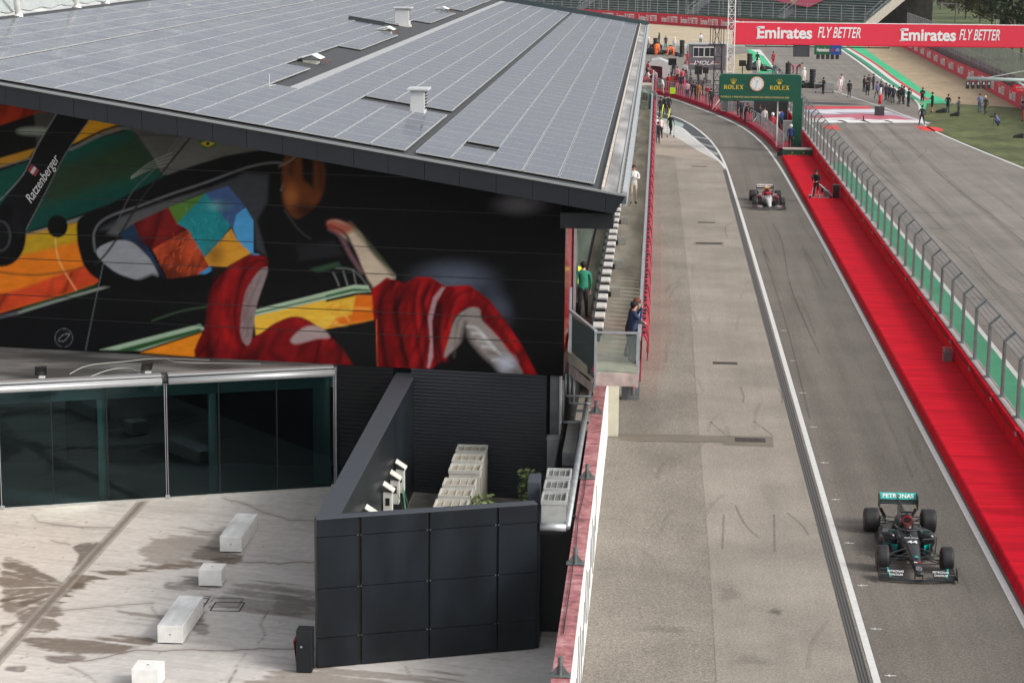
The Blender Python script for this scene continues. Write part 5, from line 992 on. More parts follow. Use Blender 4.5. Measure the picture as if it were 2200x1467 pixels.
# glass balustrade at the far bend of the terrace
# ================================================================== people
def seg_d(P, a, b):
    a, b = np.array(a), np.array(b); e = b-a; t = np.clip(((P-a)@e)/(e@e+1e-9), 0, 1); return np.linalg.norm(P-a-t[:, None]*e, axis=1)
def body_mesh(name, lean=0., armL=None, armR=None, legL=None, legR=None, drop=0., headturn=0., shorts=False, sleeves=True):
    """one continuous skinned figure, facing +Y; arm = (elbow, wrist), leg = (knee, ankle) in metres"""
    hip = Vector((0, 0, .95-drop)); cl, sl_ = math.cos(lean), math.sin(lean)
    T = lambda x, y, z: Vector((x, y*cl+(z-.95)*sl_, (z-.95)*cl-y*sl_))+hip
    V, E, RD, ME = [], [], [], []
    def v(p, r, r2=None):
        q = 1.16 if r > .036 and V else 1.0
        if abs(r-.082) < 1e-6 or abs(r-.07) < 1e-6 or abs(r-.055) < 1e-6: q = 1.0
        V.append(tuple(p)); RD.append((r*q, (r2 or r)*q)); return len(V)-1
    def e(a, b, m): E.append((a, b)); ME.append(m)
    pel = v(hip, .145, .11); wa = v(T(0, 0, 1.10), .13, .10); ch = v(T(0, .0, 1.30), .165, .115); nb = v(T(0, -.01, 1.46), .085, .075); nk = v(T(0, .01, 1.54), .055)
    hc = Vector((math.sin(headturn)*.02, .02, 0))
    h1 = v(T(0, .03, 1.61)+hc*.5, .07, .075); h2 = v(T(0, .02, 1.69)+hc*.5, .082, .098); h3 = v(T(0, .01, 1.765), .055, .06)
    e(pel, wa, 1); e(wa, ch, 1); e(ch, nb, 1); e(nb, nk, 0); e(nk, h1, 0); e(h1, h2, 0); e(h2, h3, 0)
    fd = Vector((math.sin(headturn), math.cos(headturn), 0)); ns = v(T(0, .02, 1.655)+fd*.115, .014); e(h2, ns, 0)
    for s, arm, leg in ((-1, armL, legL), (1, armR, legR)):
        sh = v(T(s*.185, 0, 1.42), .062); e(nb, sh, 1)
        el, wr = arm or ((s*.25, .0, 1.13), (s*.24, .10, .88))
        el, wr = T(*el), T(*wr)
        a = v(T(s*.20, 0, 1.40)*.5+el*.5, .052); b = v(el, .042); c = v(wr, .028); e(sh, a, 1); e(a, b, 1); e(b, c, 1 if sleeves else 0)
        d = (wr-el).normalized(); pm = v(wr+d*.055, .032, .018); e(c, pm, 0)
        side = d.cross(Vector((0, 0, 1)) if abs(d.z) < .8 else Vector((0, 1, 0))).normalized(); up = d.cross(side)
        for k, L in ((-1.5, .065), (-.5, .078), (.5, .072), (1.5, .056)):
            f0 = v(wr+d*.095+side*k*.017, .010); f1 = v(wr+d*(.095+L)+side*k*.019+up*.02, .008); e(pm, f0, 0); e(f0, f1, 0)
        t0 = v(wr+d*.06-side*.045+up*.01, .011); t1 = v(wr+d*.10-side*.06+up*.015, .009); e(pm, t0, 0); e(t0, t1, 0)
        kn, an = leg or ((s*.10, .02, .50), (s*.11, -.02, .09)); kn, an = Vector(kn), Vector(an)
        hj = v(hip+Vector((s*.09, 0, -.06)), .10); e(pel, hj, 2); th = v((hip+Vector((s*.09, 0, -.08)))*.45+kn*.55, .078); k_ = v(kn, .056); m_ = v(kn*.55+an*.45+Vector((0, -.015, 0)), .052); a_ = v(an, .042)
        e(hj, th, 2); e(th, k_, 2); e(k_, m_, 0 if shorts else 2); e(m_, a_, 0 if shorts else 2)
        fdir = Vector((s*.03, .15, -.045)) if an.z < .2 else Vector((0, .1, -.1)); to = v(an+fdir, .036, .03); he = v(an+Vector((0, -.03, -.05)), .035); e(a_, to, 3); e(a_, he, 3)
    me = bpy.data.meshes.new(name); me.from_pydata(V, E, []); o = bpy.data.objects.new(name, me); COL.objects.link(o)
    sk_ = o.modifiers.new('s', 'SKIN'); sk_.use_smooth_shade = True
    for i, r in enumerate(RD): me.skin_vertices[0].data[i].radius = r
    me.skin_vertices[0].data[pel].use_root = True
    su = o.modifiers.new('u', 'SUBSURF'); su.levels = 1; su.render_levels = 1
    dg = bpy.context.evaluated_depsgraph_get(); m2 = bpy.data.meshes.new_from_object(o.evaluated_get(dg)); bpy.data.objects.remove(o)
    c = np.array([p.center[:] for p in m2.polygons]); D = np.stack([seg_d(c, V[a], V[b])/(.6+4*(RD[a][0]+RD[b][0])) for a, b in E], 1); mi = np.array(ME)[D.argmin(1)]
    m2.materials.clear()
    for _ in range(4): m2.materials.append(M_blk)
    m2.polygons.foreach_set('material_index', mi.astype(np.int32)); m2.polygons.foreach_set('use_smooth', [True]*len(m2.polygons)); m2.name = name
    hd = (Vector(V[h2]), T(0, 0, 1.9)-T(0, 0, 1.7)); return m2, hd
def headgear(kind, hd, name):
    c, up = hd; up = up.normalized(); mb = MB()
    Mx = Vector((0, 0, 1)).rotation_difference(up).to_matrix()
    def shell(r, zlo, back=0.): # open cap: rings from brow to crown
        rings = []
        for j in range(6):
            t = zlo+(1-zlo)*j/5; rr = math.sqrt(max(1-t*t, .004)); rings.append([c+Mx @ Vector((r*.9*rr*math.cos(a), r*1.08*rr*math.sin(a)-back, r*t)) for a in (2*math.pi*k/12 for k in range(12))])
        mb.loft(rings)
    if kind == 'hair': shell(.118, -.05, .012); mb.ball(c+Mx @ Vector((0, -.045, -.02)), .088, 8, 5)
    elif kind == 'long': shell(.12, -.1, .012); mb.ball(c+Mx @ Vector((0, -.055, -.08)), .095, 8, 6, sc=(1, .8, 1.7))
    elif kind == 'cap': shell(.12, .1); mb.loft([[c+Mx @ Vector((x, .10, .02)) for x in (-.07, .07)]+[c+Mx @ Vector((x, .10, .03)) for x in (.07, -.07)], [c+Mx @ Vector((x, .19, .0)) for x in (-.05, .05)]+[c+Mx @ Vector((x, .19, .01)) for x in (.05, -.05)]])
    elif kind == 'helmet': mb.ball(c+Vector((0, 0, .01)), .145, 12, 8, sc=(.95, 1.1, 1.05))
    o = mb.build('helmet' if kind == 'helmet' else ('cap' if kind == 'cap' else 'hair'), None, None, smooth=True); me = o.data; bpy.data.objects.remove(o); me.name = 'headgear_'+name; return me
HIPS = dict(armL=((-.32, -.04, 1.18), (-.17, .05, 1.02)), armR=((.32, -.04, 1.18), (.17, .05, 1.02)))
FRONT = dict(armL=((-.24, .08, 1.18), (-.08, .30, 1.26)), armR=((.24, .08, 1.18), (.08, .30, 1.26)))
UPCAM = dict(armL=((-.24, .16, 1.30), (-.06, .24, 1.58)), armR=((.26, .12, 1.28), (.09, .22, 1.60)))
WALK = dict(legL=((-.10, .20, .52), (-.11, .26, .10)), legR=((.10, .04, .50), (.11, -.30, .16)), armL=((-.25, -.08, 1.14), (-.24, -.06, .88)), armR=((.25, .10, 1.15), (.22, .28, .98)))
POSES = {
 'stand': body_mesh('body_stand'), 'walk': body_mesh('body_walk', .05, **WALK), 'hips': body_mesh('body_hips', **HIPS), 'front': body_mesh('body_front', .04, **FRONT),
 'upcam': body_mesh('body_upcam', .02, **UPCAM), 'apart': body_mesh('body_apart', legL=((-.17, .02, .5), (-.24, 0, .09)), legR=((.17, .02, .5), (.24, 0, .09)), armL=((-.27, -.03, 1.15), (-.27, .04, .9)), armR=((.27, -.03, 1.15), (.27, .04, .9))),
 'bend': body_mesh('body_bend', .95, armL=((-.24, .16, 1.22), (-.18, .40, 1.18)), armR=((.24, .16, 1.22), (.18, .40, 1.18)), drop=.06),
 'lean': body_mesh('body_lean', .28, armL=((-.24, .12, 1.16), (-.12, .36, 1.16)), armR=((.24, .12, 1.16), (.12, .36, 1.16)), legL=((-.13, .05, .5), (-.2, -.05, .09)), legR=((.13, .05, .5), (.16, 0, .09))),
 'crouch': body_mesh('body_crouch', .55, drop=.55, legL=((-.20, .36, .46), (-.15, .02, .09)), legR=((.20, .36, .44), (.15, .0, .09)), armL=((-.25, .2, 1.2), (-.05, .36, 1.42)), armR=((.25, .2, 1.2), (.08, .34, 1.42))),
 'shorts': body_mesh('body_shorts', .0, shorts=True, **FRONT), 'hold': body_mesh('body_hold', .0, sleeves=True, armL=((-.26, .05, 1.16), (-.12, .27, 1.14)), armR=((.26, .05, 1.16), (.12, .27, 1.14))),
}
GEAR = {}
def cmat(c, rough=.75):
    return mat('cloth_%d_%d_%d' % c, sr(*c), rough, noise=.12, nscale=9)
BLACK, DARK, NAVY, WHITE, GREY, REDC, ORANGE, SKINC = (22, 22, 25), (36, 38, 42), (28, 36, 66), (205, 203, 200), (96, 98, 102), (170, 22, 34), (236, 110, 40), (196, 142, 118)
M_skin = mat('skin', sr(*SKINC), .6)
def person(px_, py_, z, pose, face, top, legs, gear, gcol, label, group=None, s=1.0, shoes=BLACK, pos=None):
    me, hd = POSES[pose]; o = bpy.data.objects.new('person', me); COL.objects.link(o)
    o.location = pos or on_z(px_, py_, z); o.rotation_euler = (0, 0, math.radians(face)); o.scale = (s, s, s)
    for i, m in enumerate((M_skin, cmat(top), cmat(legs), cmat(shoes))): o.material_slots[i].link = 'OBJECT'; o.material_slots[i].material = m
    tag(o, label, 'person', group)
    if gear:
        k = (pose, gear)
        if k not in GEAR: GEAR[k] = headgear(gear, hd, pose+gear)
        h = bpy.data.objects.new('helmet' if gear == 'helmet' else ('cap' if gear == 'cap' else 'hair'), GEAR[k]); COL.objects.link(h); h.parent = o
        if not h.data.materials or h.data.materials[0] is None:
            h.data.materials.clear(); h.data.materials.append(M_blk)
        h.material_slots[0].link = 'OBJECT'; h.material_slots[0].material = cmat(gcol, .4 if gear == 'helmet' else .8)
    return o
HB, HBR, HBL = (24, 20, 18), (70, 46, 32), (150, 120, 80)
G_ = 'people standing on the grid'; CR = 'crew crowding the raised pit platform'; OR = 'marshals in orange overalls'
# terrace
person(1360, 439, 4.5, 'front', 190, WHITE, (196, 184, 168), 'hair', HBR, 'person in a pale top and beige trousers looking at a phone on the terrace')
person(1350, 771, 4.5, 'lean', -75, (26, 34, 52), (30, 34, 38), 'hair', (96, 44, 24), 'auburn haired person in dark jacket leaning on the terrace rail behind another')
p_ = person(1358, 781, 4.5, 'upcam', -70, (26, 40, 76), (52, 56, 60), 'hair', HB, 'person in navy hooded top and grey trousers at the terrace corner rail')
person(1252, 682, 4.5, 'stand', 10, (20, 118, 92), (28, 32, 36), 'hair', HB, 'person in a green jacket and dark trousers behind the glass screen')
person(1236, 672, 4.5, 'stand', 0, (200, 220, 40), DARK, 'hair', HBR, 'person in a yellow vest half hidden by the green jacket')
# apron by the terrace
for x, y, ps, f, t, l, gr, gc, L in ((1399, 303, 'stand', 20, WHITE, BLACK, 'hair', HBR, 'person in white shirt nearest the terrace rail in the apron group'), (1409, 296, 'stand', 200, (214, 206, 208), BLACK, 'cap', (210, 210, 210), 'person in white cap and shirt in the apron group'),
    (1419, 298, 'stand', 10, (226, 196, 200), BLACK, 'hair', HBL, 'person with pink print on the back of a white shirt in the apron group'), (1404, 306, 'stand', -10, BLACK, BLACK, 'hair', HB, 'person in black beside the terrace drop'), (1413, 310, 'stand', 5, BLACK, (34, 38, 56), 'hair', HB, 'person in black jacket and jeans standing nearest in the apron group'),
    (1440, 291, 'walk', -30, BLACK, BLACK, 'cap', BLACK, 'person in black holding a two wheeled trolley upright on the apron'), (1428, 247, 'stand', 0, BLACK, BLACK, 'hair', HB, 'person in black behind the yellow hoses'), (1436, 246, 'stand', 190, BLACK, BLACK, 'cap', BLACK, 'person in black cap behind the yellow hoses'), (1419, 250, 'stand', 30, BLACK, BLACK, 'hair', HB, 'person in black by the green frame at the terrace bend')):
    person(x, y, 0, ps, f, t, l, gr, gc, L, 'crew on the apron beside the terrace')
# crowd along the raised platform
cw = [(1389, 165, 'lean', -60, (150, 20, 40), DARK), (1399, 179, 'stand', 40, (120, 14, 34), BLACK), (1392, 186, 'front', -100, WHITE, (150, 40, 50)), (1425, 203, 'lean', 90, WHITE, (190, 150, 140)), (1436, 196, 'stand', 180, REDC, REDC), (1449, 194, 'hips', 170, REDC, (140, 16, 28)),
      (1440, 172, 'stand', 30, GREY, DARK), (1455, 178, 'stand', -40, (210, 150, 160), DARK), (1466, 183, 'stand', 10, (190, 80, 96), BLACK), (1476, 213, 'stand', 0, (214, 170, 180), (60, 72, 96)), (1489, 214, 'apart', 10, BLACK, BLACK), (1496, 217, 'stand', -20, (40, 34, 34), DARK), (1501, 218, 'stand', 180, (150, 96, 40), (120, 84, 40)), (1483, 196, 'stand', 60, BLACK, DARK), (1462, 196, 'stand', 20, (30, 40, 66), DARK),
      (1412, 160, 'stand', -30, (140, 20, 36), BLACK), (1471, 168, 'stand', 180, WHITE, DARK), (1448, 160, 'stand', 0, (52, 56, 60), DARK), (1512, 205, 'stand', 10, (70, 66, 60), DARK), (1527, 230, 'stand', 0, DARK, DARK), (1600, 265, 'lean', -80, BLACK, BLACK), (1585, 250, 'stand', 70, BLACK, DARK), (1620, 262, 'bend', 60, DARK, BLACK)]
cw += [(1553, 232, 'stand', 20, BLACK, DARK), (1566, 238, 'lean', -60, (60, 62, 66), BLACK), (1578, 243, 'front', 170, (150, 30, 44), BLACK), (1592, 256, 'stand', 40, (34, 40, 60), BLACK), (1632, 270, 'hips', 0, DARK, BLACK), (1642, 276, 'stand', 190, (190, 188, 186), BLACK), (1519, 222, 'stand', 160, (150, 24, 40), (120, 20, 36)), (1407, 186, 'stand', 150, (190, 186, 184), (120, 20, 36))]
cl = ['crew member in dark red leaning at the far left of the platform', 'crew member in crimson jacket by the grey machine', 'crouched looking crew member in white by the terrace bend', 'crew member in white leaning over near the lane edge', 'crew member in red overalls facing the camera', 'crew member in red overalls with hands on hips',
      'crew member in grey behind the red overalls', 'crew member in pale pink shirt left of the stairs', 'crew member with red back print by the stair foot', 'crew member in pink print shirt and jeans at the railing', 'crew member in black with feet apart at the railing', 'crew member in dark brown beside the orange stand', 'crew member in tan right of the railing group', 'crew member in black behind the railing group', 'crew member in navy beside the lime board',
      'crew member in dark red under the grey machine roof', 'crew member in white at the stair foot', 'crew member in slate by the flight cases', 'crew member in brown beside the stairs', 'crew member in dark clothes under the black tower', 'crew member in black bending over the railing below the clock sign', 'crew member in black under the left end of the clock sign', 'crew member bending beside the monitors below the clock sign', 'crew member in black just left of the clock sign behind the railing', 'crew member in mid grey leaning under the left of the clock sign', 'crew member in red top facing the camera under the clock sign', 'crew member in navy under the round clock', 'crew member in dark clothes, hands on hips, left of the white pole', 'crew member in pale top beside the tall black panel box', 'crew member in dark red overalls right of the lime board group', 'crew member in grey and dark red by the grey machine']
for (x, y, ps, f, t, l), L in zip(cw, cl): person(x, y, .3, ps, f, t, l, 'hair', random.choice((HB, HBR, HB)), L, CR)
person(1659, 290, .3, 'stand', -10, (190, 60, 76), BLACK, 'helmet', (222, 222, 222), 'marshal with white helmet and pink print on the back by the white pole', CR)
person(1672, 288, .3, 'stand', 20, BLACK, BLACK, 'helmet', (150, 150, 150), 'marshal in black with grey helmet right of the white pole', CR)
person(1678, 280, .3, 'front', 30, (30, 66, 140), BLACK, 'hair', HB, 'marshal in bright blue jacket beside the grey cabinet', CR)
person(1698, 318, .3, 'stand', 0, (28, 50, 110), BLACK, 'helmet', (205, 208, 212), 'marshal in blue with white helmet partly behind the green column', CR)
# cameraman on the red carpet
person(1753, 424, .3, 'lean', 165, BLACK, BLACK, 'cap', BLACK, 'camera operator in black leaning over a tripod camera on the red carpet')
# grid people
gl = [(1768, 203, 'front', -60, BLACK, BLACK, HB, 'hair', 'person in black standing at the silver pit trolley', 1), (1807, 195, 'walk', 160, WHITE, BLACK, HB, 'hair', 'person in white shirt and black trousers walking away', 1), (1804, 202, 'stand', 180, (226, 214, 214), (224, 200, 200), (190, 60, 60), 'cap', 'person in white racing overalls in front of the white shirt', 1),
      (1824, 210, 'stand', 0, BLACK, BLACK, HB, 'hair', 'lone person in long black coat on the grid', 1), (1856, 199, 'apart', -70, BLACK, BLACK, HB, 'hair', 'person in black waistcoat with white sleeves spread', 1), (1863, 207, 'front', 175, (30, 32, 34), BLACK, HB, 'hair', 'person in dark jacket with grey bag and white shoes', 1), (1866, 196, 'stand', 190, (44, 34, 38), BLACK, HB, 'hair', 'person in dark top at the back of the left cluster', 1),
      (1876, 194, 'stand', 60, (26, 30, 52), (24, 26, 44), HB, 'hair', 'person in midnight blue coat by the kerb end', 1), (1884, 213, 'walk', 30, (100, 92, 132), (96, 104, 104), HB, 'hair', 'person in lilac and grey just left of the flag', 1), (1892, 212, 'stand', -20, DARK, BLACK, HB, 'hair', 'person in dark clothes behind the flag', 1),
      (1903, 216, 'stand', 40, (36, 44, 62), (30, 34, 40), HB, 'hair', 'person in slate blue right of the flag', 1), (1910, 220, 'hold', -30, (52, 56, 70), (28, 32, 44), HB, 'hair', 'person with white printed shirt under a jacket', 1), (1918, 223, 'stand', 20, (26, 30, 42), (24, 28, 40), HB, 'hair', 'tall person in dark navy with hat shape hair', 1.03),
      (1930, 226, 'walk', -50, BLACK, (50, 54, 40), HB, 'hair', 'person in black blazer over white shirt, white shoes', 1), (1936, 221, 'stand', 0, (36, 24, 28), (32, 20, 24), HB, 'hair', 'person in maroon black at the back of the right cluster', 1), (1941, 225, 'hold', 70, (24, 28, 40), (24, 30, 44), HB, 'hair', 'person in navy suit with white shirt front', 1.03),
      (1951, 230, 'upcam', -60, (26, 32, 42), (22, 26, 34), HB, 'hair', 'camera operator in black aiming a shoulder camera', 1.02), (1981, 227, 'shorts', 170, BLACK, BLACK, HBR, 'long', 'person with long brown hair in a black dress by the run-off', 1), (2002, 242, 'shorts', 100, (22, 24, 28), BLACK, HB, 'hair', 'heavily built person in black shorts carrying a boom', 1.08),
      (1980, 270, 'apart', 0, (22, 26, 38), (20, 22, 32), HB, 'hair', 'person in a dark suit standing alone beside the red marking', 1.0), (2036, 243, 'hips', -40, (22, 26, 40), (40, 56, 84), HB, 'hair', 'person in black top and blue jeans with hands on hips on the grass', 1), (2059, 250, 'hold', 60, (70, 72, 84), (44, 46, 52), HB, 'hair', 'person in grey shirt beside the black bag on the grass', 1),
      (2104, 242, 'front', 175, (110, 124, 160), (72, 96, 130), HB, 'hair', 'photographer in pale blue vest and jeans on the grass', 1), (2117, 247, 'walk', 130, (70, 72, 62), (60, 60, 62), (214, 200, 180), 'cap', 'person in olive jacket and pale cap walking on the grass', 1), (2146, 271, 'crouch', 95, (110, 122, 168), (34, 42, 76), HB, 'hair', 'photographer in blue and white vest crouched behind a long lens', 1),
      (2197, 262, 'upcam', 80, (60, 56, 58), (176, 60, 60), HB, 'helmet', 'camera operator in red shorts at the right edge of the photo', 1.05)]
for x, y, ps, f, t, l, gc, gr, L, s_ in gl: person(x, y, 0, ps, f, t, l, gr, gc, L, G_, s_)
GF = 'crew working around the cars on the far grid'
for x, y, ps, f, t, l, gc, gr, L in ((1393, 107, 'stand', -60, WHITE, (150, 140, 134), (225, 225, 225), 'helmet', 'crew in white with white helmet at the far left of the grid'), (1409, 119, 'stand', 0, ORANGE, ORANGE, HB, 'hair', 'marshal in orange overalls, back turned, left of the pair'), (1414, 118, 'lean', 20, ORANGE, ORANGE, HB, 'hair', 'marshal in orange overalls leaning over a car at left'), (1434, 120, 'bend', -60, ORANGE, ORANGE, HB, 'hair', 'marshal in orange overalls bending at the right hand car'),
      (1447, 120, 'bend', 60, ORANGE, ORANGE, HB, 'hair', 'marshal in orange overalls bending beside a white helmeted one'), (1430, 103, 'stand', 170, (60, 44, 80), (44, 36, 66), HB, 'cap', 'crew in purple standing behind the orange overalls'), (1421, 112, 'bend', 100, (30, 60, 76), (30, 40, 60), HB, 'hair', 'crew in teal bending between the orange overalls'), (1449, 108, 'stand', 0, WHITE, (170, 170, 170), (232, 226, 214), 'helmet', 'crew in white helmet behind the orange overalls'),
      (1416, 96, 'stand', 60, (34, 52, 56), DARK, HB, 'long', 'person in dark green high beside the tyre stack at left'), (1470, 118, 'stand', 170, (190, 188, 186), (190, 186, 184), HB, 'hair', 'crew in pale overalls right of the tall tyre stack'), (1477, 141, 'hold', 10, REDC, REDC, HB, 'hair', 'crew in bright red overalls at the left side of the grey cabin'),
      (1505, 97, 'hold', 180, (214, 212, 222), (40, 50, 70), HB, 'hair', 'person in white top with papers seen above the grey cabin'), (1556, 139, 'stand', -60, (226, 206, 200), (226, 210, 204), (232, 226, 218), 'helmet', 'crew in white overalls between the black and white towers'), (1629, 157, 'stand', -10, (216, 216, 212), (206, 206, 204), (232, 228, 220), 'cap', 'crew in white overalls on the green run-off'),
      (1627, 142, 'walk', 140, BLACK, BLACK, HB, 'hair', 'crew in black walking on the green run-off'), (1661, 141, 'stand', 30, (150, 24, 40), (150, 24, 40), HB, 'hair', 'crew in dark red overalls standing alone at the green edge'), (1727, 180, 'stand', 20, (222, 214, 208), (220, 206, 200), (232, 232, 230), 'helmet', 'crew in white overalls and helmet near the short tyre stack'), (1712, 160, 'bend', -80, (130, 24, 48), (110, 20, 40), HB, 'hair', 'crew in crimson bending beside the short tyre stack'), (1704, 158, 'bend', 80, (170, 60, 76), (120, 26, 44), HB, 'hair', 'second crimson crew bending at the short tyre stack')):
    person(x, y, 0, ps, f, t, l, gr, gc, L, GF)
# ================================================================== racing cars
def tyre_mesh(name, r, w, mats):
    mb = MB(); prof = [(-w/2+.01, r*.62), (-w/2, r*.72), (-w/2+.01, r*.92), (-w/2+.04, r*.985), (-w/4, r), (w/4, r), (w/2-.04, r*.985), (w/2-.01, r*.92), (w/2, r*.72), (w/2-.01, r*.62)]
    n = 36; vs = [(x, q*math.cos(2*math.pi*k/n), q*math.sin(2*math.pi*k/n)) for k in range(n) for x, q in prof]; m = len(prof)
    fs = []; mi = []
    for k in range(n):
        for j in range(m-1): fs.append((k*m+j, k*m+j+1, ((k+1) % n)*m+j+1, ((k+1) % n)*m+j))
    mb.add(vs, fs); return mb
def race_car(loc, label, P, nose_txt, wing_txt, lod=False):
    """single seater with its nose towards -Y; origin on the ground at the front axle"""
    t = thing('race_car', (0, 0, 0), label, 'racing car')
    body, accent, cover = P['body'], P['accent'], P['cover']
    def ell_ring(y, hw, zb, zt, n=14, pw=2.6, cx=0.):
        out = []; cz, hz = (zb+zt)/2, (zt-zb)/2
        for k in range(n):
            a = 2*math.pi*(k+.5)/n; ca, sa = math.cos(a), math.sin(a)
            out.append((cx+hw*math.copysign(abs(ca)**(2/pw), ca), y, cz+hz*math.copysign(abs(sa)**(2/pw), sa)))
        return out
    mb = MB(); mb.loft([ell_ring(*q) for q in ((-1.17, .075, .20, .27), (-1.12, .10, .17, .31), (-.9, .11, .17, .37), (-.5, .135, .2, .46), (0., .17, .2, .54), (.5, .21, .17, .60), (.85, .25, .13, .635), (1.15, .29, .1, .62), (1.25, .30, .1, .56))]); mb.build('nose', body, t, smooth=True)
    mb = MB(); mb.loft([ell_ring(*q) for q in ((1.2, .30, .08, .56), (1.5, .34, .06, .52), (1.95, .36, .06, .52), (2.1, .34, .06, .60))]); mb.build('monocoque', body, t, smooth=True)
    mb = MB(); mb.loft([ell_ring(*q) for q in ((1.23, .20, .5, .57), (1.4, .22, .47, .565), (1.9, .21, .46, .57))]); mb.build('cockpit_opening', M_blk, t)
    mb = MB(); mb.loft([ell_ring(*q, n=16, pw=2.2) for q in ((1.98, .17, .5, .93), (2.03, .19, .45, .97), (2.3, .22, .35, .95), (2.7, .26, .15, .86), (3.2, .22, .12, .72), (3.7, .15, .12, .55), (4.15, .08, .18, .38))]); mb.build('engine_cover', cover, t, smooth=True)
    mb = MB(); mb.loft([ell_ring(*q) for q in ((1.965, .10, .74, .92), (2.02, .10, .74, .92))]); mb.build('air_intake', M_blk, t); mb = MB()
    for k in range(14):
        a, b2 = 2*math.pi*k/14, 2*math.pi*(k+1)/14; mb.tube((.125*math.cos(a), 1.97, .83+.11*math.sin(a)), (.125*math.cos(b2), 1.97, .83+.11*math.sin(b2)), .018, 5)
    mb.build('intake_rim', P['rim_in'], t)
    MB().prism([(0, 2.5, .92), (0, 3.95, .84), (0, 4.0, .5), (0, 3.3, .6), (0, 2.7, .8)], (.012, 0, 0)).build('engine_fin', P['fin'], t)
    MB().cb((0, 2.06, 1.03), (.34, .06, .05)).tube((0, 2.08, .93), (0, 2.08, 1.02), .015, 5).build('camera_pod', P['pod'], t)
    for s in (-1, 1):
        mb = MB(); mb.loft([ell_ring(y, hw, zb, zt, 12, 3, cx=s*cx) for y, cx, hw, zb, zt in ((1.55, .52, .19, .22, .56), (1.75, .54, .21, .12, .57), (2.2, .52, .22, .09, .52), (2.8, .42, .22, .09, .42), (3.4, .25, .18, .08, .32))]); mb.build('sidepod', cover if P.get('pods') else body, t, smooth=True)
        mb = MB(); mb.loft([ell_ring(1.54, .155, .28, .52, 12, 3, cx=s*.52), ell_ring(1.58, .15, .28, .52, 12, 3, cx=s*.52)]); mb.build('sidepod_intake', M_blk, t)
        mb = MB(); mb.prism([(s*.62, .95, .06), (s*.70, 1.4, .06), (s*.70, 1.4, .5), (s*.66, 1.1, .4)], (.012, 0, 0)); mb.prism([(s*.44, .75, .08), (s*.56, 1.15, .08), (s*.56, 1.15, .46), (s*.46, .8, .36)], (.012, 0, 0)); mb.tube((s*.34, 1.05, .56), (s*.69, 1.15, .56), .013, 5); mb.tube((s*.7, 1.2, .12), (s*.72, 1.25, .57), .012, 5); mb.build('barge_board', M_blk, t)
        mb = MB(); mb.prism([(s*.36, .9, .2), (s*.62, 1.3, .2), (s*.62, 1.34, .36), (s*.36, .95, .42)], (0, .012, 0)); mb.build('deflector', accent, t)
        mb = MB(); mb.cb((s*.47, 1.42, .68), (.2, .05, .055)); mb.tube((s*.32, 1.45, .56), (s*.42, 1.44, .66), .01, 5); mb.build('mirror', P['mirror'], t)
        # suspension
        mb = MB()
        for a, b2, q in (((s*.16, -.28, .46), (s*.70, 0, .42), .014), ((s*.2, .35, .50), (s*.70, 0.02, .42), .014), ((s*.14, -.3, .26), (s*.70, 0, .2), .014), ((s*.18, .4, .24), (s*.70, .02, .2), .014), ((s*.18, .0, .5), (s*.68, 0, .24), .012), ((s*.15, -.1, .36), (s*.7, -.12, .34), .012)): mb.bar(a, b2, .05, .016)
        mb.build('suspension', M_blk, t); mb = MB()
        for a, b2 in (((s*.16, 3.2, .36), (s*.62, 3.7, .44)), ((s*.1, 3.95, .36), (s*.62, 3.76, .44)), ((s*.18, 3.15, .2), (s*.62, 3.7, .2)), ((s*.1, 3.95, .22), (s*.62, 3.76, .2)), ((s*.12, 3.73, .3), (s*.66, 3.73, .33))): mb.bar(a, b2, .045, .018)
        mb.build('suspension', M_blk, t)
        for y, r, w_, x in ((0, .335, .32, .84), (3.73, .335, .41, .795)):
            c = Vector((s*x, y, r)); tm = tyre_mesh('tyre', r, w_, None); tm.v = [(v[0]+c.x, v[1]+c.y, v[2]+c.z) for v in tm.v]
            wh = tm.build('wheel', mat('tyre_rubber', (.012, .012, .013), .62, noise=.25, nscale=6), t, smooth=True)
            mb = MB(); mb.tube((c.x-s*w_*.40, c.y, c.z), (c.x+s*w_*.43, c.y, c.z), r*.60, 20); mb.build('rim', mat('rim_black', (.02, .02, .022), .35), wh); mb = MB()
            for k in range(10): a = 2*math.pi*k/10; mb.bar((c.x+s*w_*.45, c.y, c.z), (c.x+s*w_*.45, c.y+r*.56*math.cos(a), c.z+r*.56*math.sin(a)), .03, .02)
            mb.build('spokes', mat('spoke_grey', (.08, .08, .085), .4), wh); mb = MB()
            for ss in (-1, 1):
                for k in range(24):
                    a, b2 = 2*math.pi*k/24, 2*math.pi*(k+1)/24
                    if k % 12 in (5, 11): continue
                    xx = c.x+ss*(w_/2+.001); mb.add([(xx, c.y+q*math.cos(g_), c.z+q*math.sin(g_)) for q, g_ in ((r*.70, a), (r*.70, b2), (r*.79, b2), (r*.79, a))], [(0, 1, 2, 3)])
            mb.build('sidewall_band', P['band'], wh)
            mb = MB(); mb.bar((c.x-s*w_*.55, c.y-.12, c.z-.14), (c.x-s*w_*.55, c.y-.12, c.z+.14), .03, .2); mb.build('brake_duct', M_blk, t)
    MB().prism([(-.34, .9, .05), (-.72, 1.7, .05), (-.74, 3.2, .05), (-.45, 3.5, .05), (-.45, 4.0, .05), (.45, 4.0, .05), (.45, 3.5, .05), (.74, 3.2, .05), (.72, 1.7, .05), (.34, .9, .05)], (0, 0, .025)).build('floor_plate', M_blk, t)
